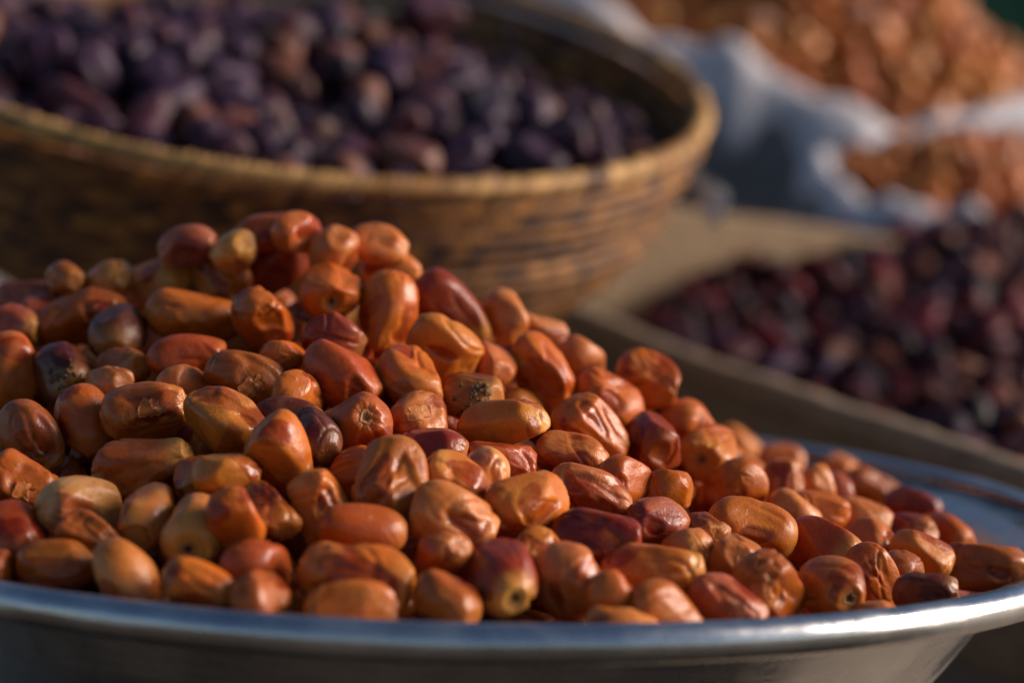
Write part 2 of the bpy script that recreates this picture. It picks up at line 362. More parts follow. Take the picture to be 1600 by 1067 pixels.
# ------------------------------------------------------------------ baked layout
# hero rows: x y z (0.1 mm)  quaternion w x y z (1e-3)  length width (0.1 mm) | tone | features | label
HERO = """-1423 10454 2310 -712 -335 -561 -259 260 185|plum||plum date with violet bloom at the heap skyline, left of the peak
-1581 10599 2130 -578 -570 -85 -577 348 245|tan|P|plump smooth tan date with pale end on the upper left skyline
-1283 10541 2184 -369 28 -791 488 348 245|amber|D|knobbly amber date with hollow ring dent left of the peak
-1213 10321 2312 694 240 485 -474 253 178|pale|P|cream ended date poking up behind the knobbly date near the peak
-1089 10526 2381 -253 520 -312 754 291 178|rust||rust coloured date lying highest at the back of the peak
-946 10352 2405 -62 -238 -689 -682 253 178|pink||small pinkish date half hidden behind the very peak
-1045 10656 2255 -659 -192 -350 -637 352 245|darkred||dark red glossy date leaning up against the peak
-795 10423 2314 13 127 -496 859 348 245|pink|D|rosy tan date with oval ring dent on the peak
-777 10136 2160 631 770 95 0 348 245|orange|SD|orange date with dark eye spot and scar end below the peak
-600 10523 2352 -495 -443 -643 -381 263 190|tan|D|tan date with one dark spot right of the peak
-546 10629 2229 367 680 220 596 295 179|tan||smooth tan date lying level on the right shoulder of the peak
-528 10102 2101 -103 -965 -203 132 346 245|orange||large glossy upright orange date under the right shoulder of peak
-264 10342 2102 181 -849 292 -401 399 245|darkred|X|long tapering red brown date with golden tip pointing down right
-38 10450 2079 422 425 772 -214 263 185|pink||pink date behind the long tapering date on right skyline
-1340 10068 2040 208 -735 120 -635 400 245|amber|N|large level amber date with stubby stem nub under the left skyline
-1035 9912 2063 500 -810 305 21 336 237|orange|D|orange brown date with dark spot right of the stub stemmed date
-1825 10260 2000 -567 -481 -335 -579 382 245|rust|D|rust date with deep creased hollow on the left slope
-1636 9997 1965 378 457 663 -456 341 240|dark||nearly black glossy date in the hollow of the left slope
-2136 10609 2045 205 742 47 637 293 178|plum||dull purple brown date on the far left skyline
-1942 10491 2139 -589 -313 -594 451 253 178|rust||blurred rust date peeping over the left skyline
-1762 10486 2153 -344 -588 219 -699 253 178|tan||blurred pale tan date on the left skyline
-2126 10216 1960 62 727 -144 668 264 178|plum|P|violet date with yellow end at the left picture edge
-2038 10407 1996 -211 431 456 750 253 178|plum||pale violet date wedged beside the rust creased date
-2039 9843 1805 -109 22 -994 -6 336 245|orange||big orange date cut by the left picture edge
-1813 9729 1820 -134 -515 607 -591 323 227|dark|C|dark date with flaky crusted patch on the left slope
-1299 9648 1905 -99 -640 -228 -727 325 198|red||translucent red date under the stub stemmed date
-1029 9402 1859 554 -315 744 -201 341 240|brown|T|brown orange date with cracked skin left of centre
-911 9572 1943 -529 695 -419 -250 253 178|orange||small ridged orange date in the gap below the peak
-1599 9531 1810 -551 -101 -644 521 253 178|tan||tan brown date showing only its back on the left slope
-1570 9710 1851 -746 -313 -543 223 253 178|brown||olive brown date in shade between dark date and red date
-1290 9433 1825 -609 573 -503 -220 253 178|tan||tan date with violet cast behind the torn skinned date
-1643 9334 1678 -46 666 -687 288 306 227|orange||orange brown date hugging the left of the torn skinned date
-1395 9208 1747 -766 34 -620 168 351 243|rust|T|rust date with torn skin and wet red pocket
-1076 9001 1742 455 624 538 337 333 245|amber|DS|round amber date with dark disc and small hole
-1821 9210 1630 -332 -127 -933 57 321 216|brown|D|dark brown date with round dimple near left edge
-1783 8831 1493 -514 159 -841 56 288 217|orange|T|orange date with peeling skin at the left edge
-1354 8926 1582 487 -377 402 -678 391 238|rust|X|long smooth chestnut date tapering down left
-1521 8613 1463 -477 74 -775 -407 343 242|pale|D|pale yellow tan peaked date near lower left
-1004 8604 1605 -642 111 -758 7 250 178|gold||small golden date pointing right below the round amber date
-808 8730 1656 -178 905 -275 273 330 241|amber|X|smooth tan orange date tapering down to the right
-1276 8515 1449 521 725 -383 236 310 218|tan|D|tan date with square purple dent near lower left
-1079 8387 1441 -628 -764 -131 73 348 245|tan|SP|tan date with yellow end and round black stem hole
-919 8257 1501 129 -795 -521 -283 253 178|orange||orange brown date tucked behind the date with stem hole
-838 8451 1494 541 796 228 148 281 198|brown|D|dull brown date with dark sunken patch
-652 8508 1509 -171 -500 -822 -211 304 223|gold|TD|golden date with dark purple spots and torn top
-422 8605 1608 228 -180 -336 -896 348 245|brown|R|split brown date with pale standing ridge and purple flesh
-663 9431 1884 428 694 479 324 342 245|red|D|lumpy glossy red orange date in the middle of the slope
-571 9065 1737 292 352 -444 771 348 245|red|CS|red orange date whose round stem scar faces out
-720 9745 2010 33 -803 -104 -586 274 205|darkred||dark red date behind the lumpy glossy date
-410 9551 1878 -113 -472 706 -517 348 245|orange||rounded orange brown date right of the lumpy glossy date
-341 9247 1765 -266 117 -615 -733 292 205|pink|T|pinkish date with lifted skin flap mid slope
-277 9853 1977 282 637 499 516 329 245|amber|D|amber date with ring shaped crease below the tapering date
-161 9574 1811 595 230 673 -374 332 234|brown|C|olive brown date with blackened crusty end
-78 9988 1909 -426 -644 331 -542 253 178|pink||small pinkish tan date behind the olive brown date
-22 9333 1740 -234 541 -329 738 362 219|gold|SP|golden date with pale dimpled end pointing right
-280 9039 1665 -238 631 -342 655 264 178|plum||violet tan flat topped date mid slope
-26 9125 1619 518 354 656 420 292 178|red||smooth glossy red date right of the split date
-177 8719 1572 -726 -301 322 528 301 225|gold|SP|pale golden fluted date with stem end up left
83 8674 1530 720 -418 542 116 348 245|amber|D|plump amber date in sharp focus at centre right
135 10066 1865 292 53 954 50 390 245|orange|W|large fluted orange date on the right shoulder
101 10584 2000 589 -475 589 -283 286 179|tan||blurred tan date behind the large fluted date
299 10503 1894 -196 -40 -859 -471 306 215|pink||pinkish blurred date on the skyline right of the fluted date
432 10109 1757 290 -829 -235 -416 348 245|orange|D|orange date on the right slope skyline
327 9631 1691 -236 -498 -786 -281 318 236|orange|W|orange date with long flat facet below the fluted date
599 10419 1841 -432 410 -685 419 296 221|orange||blurred orange date highest on the right skyline
637 10587 1722 -278 -277 -732 557 263 186|gold|SP|date with glowing cream end on the right skyline
778 10403 1630 -526 408 -725 -180 312 220|orange||blurred orange brown date farther down the right skyline
249 9309 1625 -585 131 -760 251 290 207|pink|D|peach coloured dimpled date on the right slope
584 9773 1626 560 574 482 -353 348 245|darkred|D|dark red date with violet patch on the right slope
318 8980 1538 -235 -702 -506 -443 336 206|pink|R|angular pinkish date with flat violet facet
442 9193 1557 292 -685 -387 -544 277 195|orange|D|small brown orange date above the violet purple date
564 8892 1463 -699 548 -365 279 261 184|plum|D|violet topped orange date on the lower right slope
638 9264 1503 -564 809 -89 136 253 178|orange||small orange date in the right hand hollow
855 10158 1555 632 738 50 -232 346 244|gold|S|yellow orange date with dark stem dot on the right slope
965 9820 1457 332 -434 751 370 319 225|orange||orange brown date below the stem dot date
1184 10269 1410 -785 68 59 613 237 178|pink||upright peach date on the right foot of heap
1364 11948 1289 -167 648 -231 707 242 178|tan||blurred tan date behind the upright peach date
1210 12632 1261 349 -858 -95 -365 287 202|tan||pale blurred date behind the stem dot date
1350 10495 1378 -98 -254 499 -822 253 178|tan||blurred tan violet date on the right foot
1484 10725 1332 446 -604 -415 -513 253 178|plum||small blurred violet date on the right foot
1678 12030 1249 724 -644 245 25 253 178|pink||little peach date at the back by the tray wall
1297 9924 1366 -652 222 -724 35 262 178|orange||dark orange hollow date on the right foot
1497 10056 1315 -36 749 -127 649 260 190|tan||tan date end to end with the dark orange hollow date
1738 11382 1256 -542 500 -624 258 301 182|brown||blurred brown date nearest the back of the tray
1860 10946 1242 -228 605 -430 630 275 188|darkred|D|dark brown red date beside the bare blue tray wall
946 9198 1392 -280 738 -209 577 345 222|orange|D|lumpy orange date lying level on lower right slope
1175 9726 1371 -38 -867 -134 -478 246 178|tan||flat tan date behind the lumpy level date
846 8716 1351 -426 -306 489 -697 305 215|pink||smooth upright pinkish tan date near the front right
1241 9245 1314 637 435 615 -166 348 245|red|P|round red orange date with amber top right of centre front
1473 9616 1292 315 -20 819 -480 253 178|tan||tan pink date behind the round red orange date
1398 8988 1290 -47 -628 -672 -390 258 182|orange|W|wrinkled orange brown date right of the round red one
1648 9453 1276 -488 -214 -846 -32 263 178|gold||small smooth golden date at the right
1536 9183 1260 -450 671 410 423 253 178|brown||violet brown date between wrinkled and golden dates
1713 10082 1266 -647 -648 -71 -397 253 178|darkred||dark red date in shadow at the right foot
1894 10206 1237 596 735 18 324 274 193|orange||orange date behind the hollowed date at far right
1924 9530 1235 -659 -316 -662 -167 351 245|brown|DS|big amber brown date with hollow dents at far right
1561 8785 1251 -251 582 -300 713 244 178|dark|D|shrivelled dark raisin like date on the right rim
1201 8636 1284 -197 -13 -715 670 323 228|orange|SD|orange date with flat dimpled end standing at the front right
1342 8504 1192 697 678 -43 229 253 178|tan||tan date barely showing over the right front rim
938 8490 1296 -20 373 802 466 339 239|brown|TD|brown orange date with torn skin edge at the front right
783 8263 1284 508 45 858 -68 290 178|plum|TD|mottled purple brown flaky date at the front rim
562 8066 1290 -3 -822 -205 -531 275 178|amber||tan orange date with pointed back at the front rim
406 7950 1234 -502 413 -548 527 251 178|tan||thin sliver of tan date over the front rim
534 8417 1352 -695 189 -620 311 362 227|amber|SP|large orange brown date with pale dimpled right end near front
331 8588 1431 -626 -468 -516 -351 340 207|darkred|T|dark red date with torn bluish crest in front of centre
243 8286 1321 -355 404 -790 -295 348 245|pink|W|wrinkled peach orange date standing at the front rim
370 8128 1310 -269 224 -765 -541 253 178|orange||small orange date squeezed right of the wrinkled peach date
4 8160 1353 139 423 -678 585 348 245|darkred|SP|dark purple topped date with cream dimpled end at front centre
-181 7976 1312 -563 -609 -548 -111 253 178|brown||dull brown date low beside the purple topped date
-184 8484 1497 -284 734 -394 476 326 229|pink|D|pinkish tan lumpy date in front of the split date
-216 8245 1401 -206 -373 314 -848 255 180|red|D|dark orange red date behind the purple topped date
-495 8351 1460 611 -464 585 -262 309 187|rust||rust date lying behind the giant two windowed date
-491 8100 1352 -494 370 -646 450 402 245|amber|W|giant amber date with two dark sunken windows at front
-494 7905 1271 -305 -578 -421 -629 313 191|orange||orange pink date lying along the front rim
-841 8154 1347 -303 -115 -784 -529 290 204|red||crimson date with white glint at the front left
-1013 7990 1318 517 -278 751 -303 259 184|orange|D|orange date with dimple below the stem hole date
-807 7932 1297 177 -419 -599 -659 253 178|brown||brown date low at the front left rim
-1283 8118 1312 231 899 305 214 291 210|tan|P|violet topped date with yellow end at the front left rim
-1536 8229 1317 744 106 659 17 293 180|orange||orange brown date along the front left rim
-1443 8357 1392 418 -374 750 -351 242 178|brown|R|brown date with tan ridge near lower left corner
-1728 8511 1356 503 812 230 186 317 223|red||red orange date at the lower left picture edge
-1776 8289 1273 -336 -445 503 -660 253 178|orange||date cut off by lower left picture edge
-559 8820 1609 609 -25 513 -605 253 178|rust||dark orange date in the gap left of the split date
-838 9128 1745 -222 -660 -299 -652 285 178|dark||dark purple date in the gap above the smooth tapering date
-724 8932 1709 -541 -799 -140 -221 275 194|dark||black brown date in shade left of the red orange scarred date
-827 9282 1818 -557 553 -604 -142 253 178|amber||tan orange date between cracked date and red orange scarred date
125 8429 1404 -283 123 -708 -636 253 178|gold||small tan scrap of date between centre and front rows
-88 8910 1616 -668 -584 -391 243 253 178|pale||whitish tan date behind the pale golden fluted date
740 8977 1402 -641 -647 180 -371 253 178|brown||dark brown date behind the smooth upright pinkish date
678 8742 1386 -668 -646 -326 173 253 178|tan||grey tan date edge behind the large dimpled date
-1122 8761 1555 136 238 -757 594 261 184|rust||shaded orange date left of the small golden date"""
# others: x y z  quaternion  length width  tone
FILL = """1353 11392 1237 256 363 123 -887 302 220 amber
-773 10868 2068 -119 -543 617 -557 262 188 pink
1042 10825 1351 637 79 -713 -282 283 215 gold
-172 10805 1924 373 -327 -757 425 258 188 tan
691 10786 1497 498 616 -382 -477 258 199 pink
-1064 10815 2017 509 -46 -674 -533 271 216 pink
-2027 9553 1564 -716 -385 -557 172 331 224 tan
1196 11749 1207 -406 767 -261 -422 255 196 brown
27 10761 1876 42 312 689 -653 296 198 tan
-434 10789 2015 -97 326 -613 -713 300 216 tan
964 11105 1384 613 199 -724 -246 267 208 gold
1688 10759 1164 -580 -522 544 -308 256 190 brown
1887 10758 1114 504 616 -603 -51 297 211 gold
824 10716 1342 -157 -599 -588 -520 259 188 rust
-138 10470 1854 -690 237 -652 -206 262 201 tan
1169 9482 1102 -113 -769 -158 609 279 205 orange
20 9579 1562 -229 -370 -618 -655 262 205 pink
-1170 8658 1318 -698 -379 -254 552 245 188 rust
-438 8392 1214 291 376 -516 -713 327 221 gold
-609 9280 1577 -110 -780 129 602 326 218 orange
-976 10241 1973 -764 81 528 363 260 204 brown
-181 8254 1128 -126 525 -679 -497 292 199 pink
-1238 8363 1174 -178 613 -378 -671 277 206 gold
1492 9303 1035 -502 200 700 -467 303 213 gold
-215 9840 1700 -689 532 -347 350 255 199 red
-1927 10166 1725 -534 578 -583 203 295 223 red
-1759 9324 1419 -843 217 -401 286 277 195 rust
-1770 9887 1657 -84 620 -483 -612 275 191 rust
-1751 8630 1176 240 -187 611 -731 306 210 darkred
160 9394 1459 628 -373 -491 -474 272 215 rust
-679 8214 1194 653 93 695 -287 246 195 gold
-911 9961 1875 539 -478 193 -667 264 194 brown
42 8535 1241 443 -403 696 397 262 204 amber
-741 8766 1359 -640 -350 564 389 309 213 brown
-1757 10326 1800 -153 136 -605 770 330 221 pink
674 9730 1321 204 -389 -612 -657 241 186 pink
-790 10348 2028 -215 465 -507 693 287 224 red
-1218 9948 1770 604 493 22 626 283 204 tan
-1265 9477 1637 477 -162 629 593 235 188 darkred
388 8724 1201 250 642 -363 627 270 187 orange
-827 8510 1285 -258 -845 150 -444 249 187 pink
-1405 10106 1779 -273 612 570 -476 279 206 amber
-1442 10399 1878 -476 -177 -808 -299 319 224 pink
911 10359 1337 -744 -568 -115 332 269 200 rust
-498 9950 1812 -178 -705 64 -683 326 220 darkred
-2047 10396 1803 834 162 -520 -84 289 222 amber
-1642 9183 1388 428 812 -61 -393 258 203 amber
-534 9701 1741 -159 346 484 -788 270 215 amber
-407 8142 1154 538 375 537 -531 270 186 amber
181 10108 1588 -595 -590 -544 32 263 188 darkred
-1866 9664 1572 -784 555 -22 -277 240 186 darkred
-135 8556 1225 -17 258 773 579 291 213 gold
-1482 8667 1267 -185 391 -505 747 280 200 red
-915 10596 1999 -583 -488 -221 -611 298 199 brown
-576 9103 1503 65 -275 215 -935 245 187 darkred
-319 8732 1343 421 127 -818 370 253 187 amber
1288 9023 1065 -101 -815 -100 -562 316 221 rust
30 9090 1422 706 -681 143 129 280 213 amber
821 10956 1322 70 896 66 434 294 208 orange
658 10066 1423 84 -619 -427 -654 283 209 brown
-1103 9377 1607 -535 580 -191 584 269 186 gold
96 8248 1122 -596 -606 -46 525 267 188 red
-742 9804 1783 -656 -302 683 112 271 210 tan
-2 9975 1686 -242 867 0 -436 296 215 brown
68 10838 1715 -12 -367 -464 -806 277 193 tan
-689 10113 1925 681 518 5 -517 250 199 red
-1414 9237 1486 -494 -167 -831 -193 286 215 red
1833 9739 1032 437 460 -625 455 241 189 red
290 8535 1218 -224 -558 363 712 275 195 amber
-1169 10416 1928 -124 578 34 -806 267 205 tan
-666 11106 1782 27 -390 393 832 264 192 orange
-1426 8628 1077 -427 123 -726 526 275 194 brown
-2047 10274 1618 -80 -332 744 -575 288 221 rust
-1609 8897 1154 -767 -371 -521 40 292 202 red
224 8552 1043 -790 576 -200 -67 259 185 orange
-513 10376 1821 395 -309 659 -560 274 193 rust
-462 9922 1614 358 819 -20 -447 288 198 brown
85 8986 1191 -57 -655 -385 -648 300 222 red
-1723 9829 1511 398 816 -85 -410 268 191 orange
820 11109 1188 336 -669 -278 -602 283 199 darkred
-1 8482 1053 656 694 -131 -266 277 186 amber
-1243 8900 1235 -412 302 -558 -654 318 222 darkred
-966 8773 1229 351 693 32 629 285 202 rust
-1798 9123 1193 593 -459 -646 -145 277 202 orange
-435 9666 1534 114 -508 467 715 260 207 brown
-301 8611 1141 604 -373 208 673 266 188 amber
14 10300 1716 479 535 -351 601 216 157 amber
-1305 8609 1198 729 604 -24 -323 209 163 tan
-1622 9469 1502 448 -119 -541 702 223 156 brown
-1480 8432 1100 533 711 -91 -450 226 157 darkred
-1733 12055 1004 481 373 -425 670 264 205 rust
-85 9142 1109 150 552 -312 -758 301 201 orange
-152 8898 1069 -100 27 -772 -627 285 199 gold
144 8867 1007 -788 -205 568 119 281 194 brown
-1671 11718 1123 556 -555 -550 282 304 211 pink"""
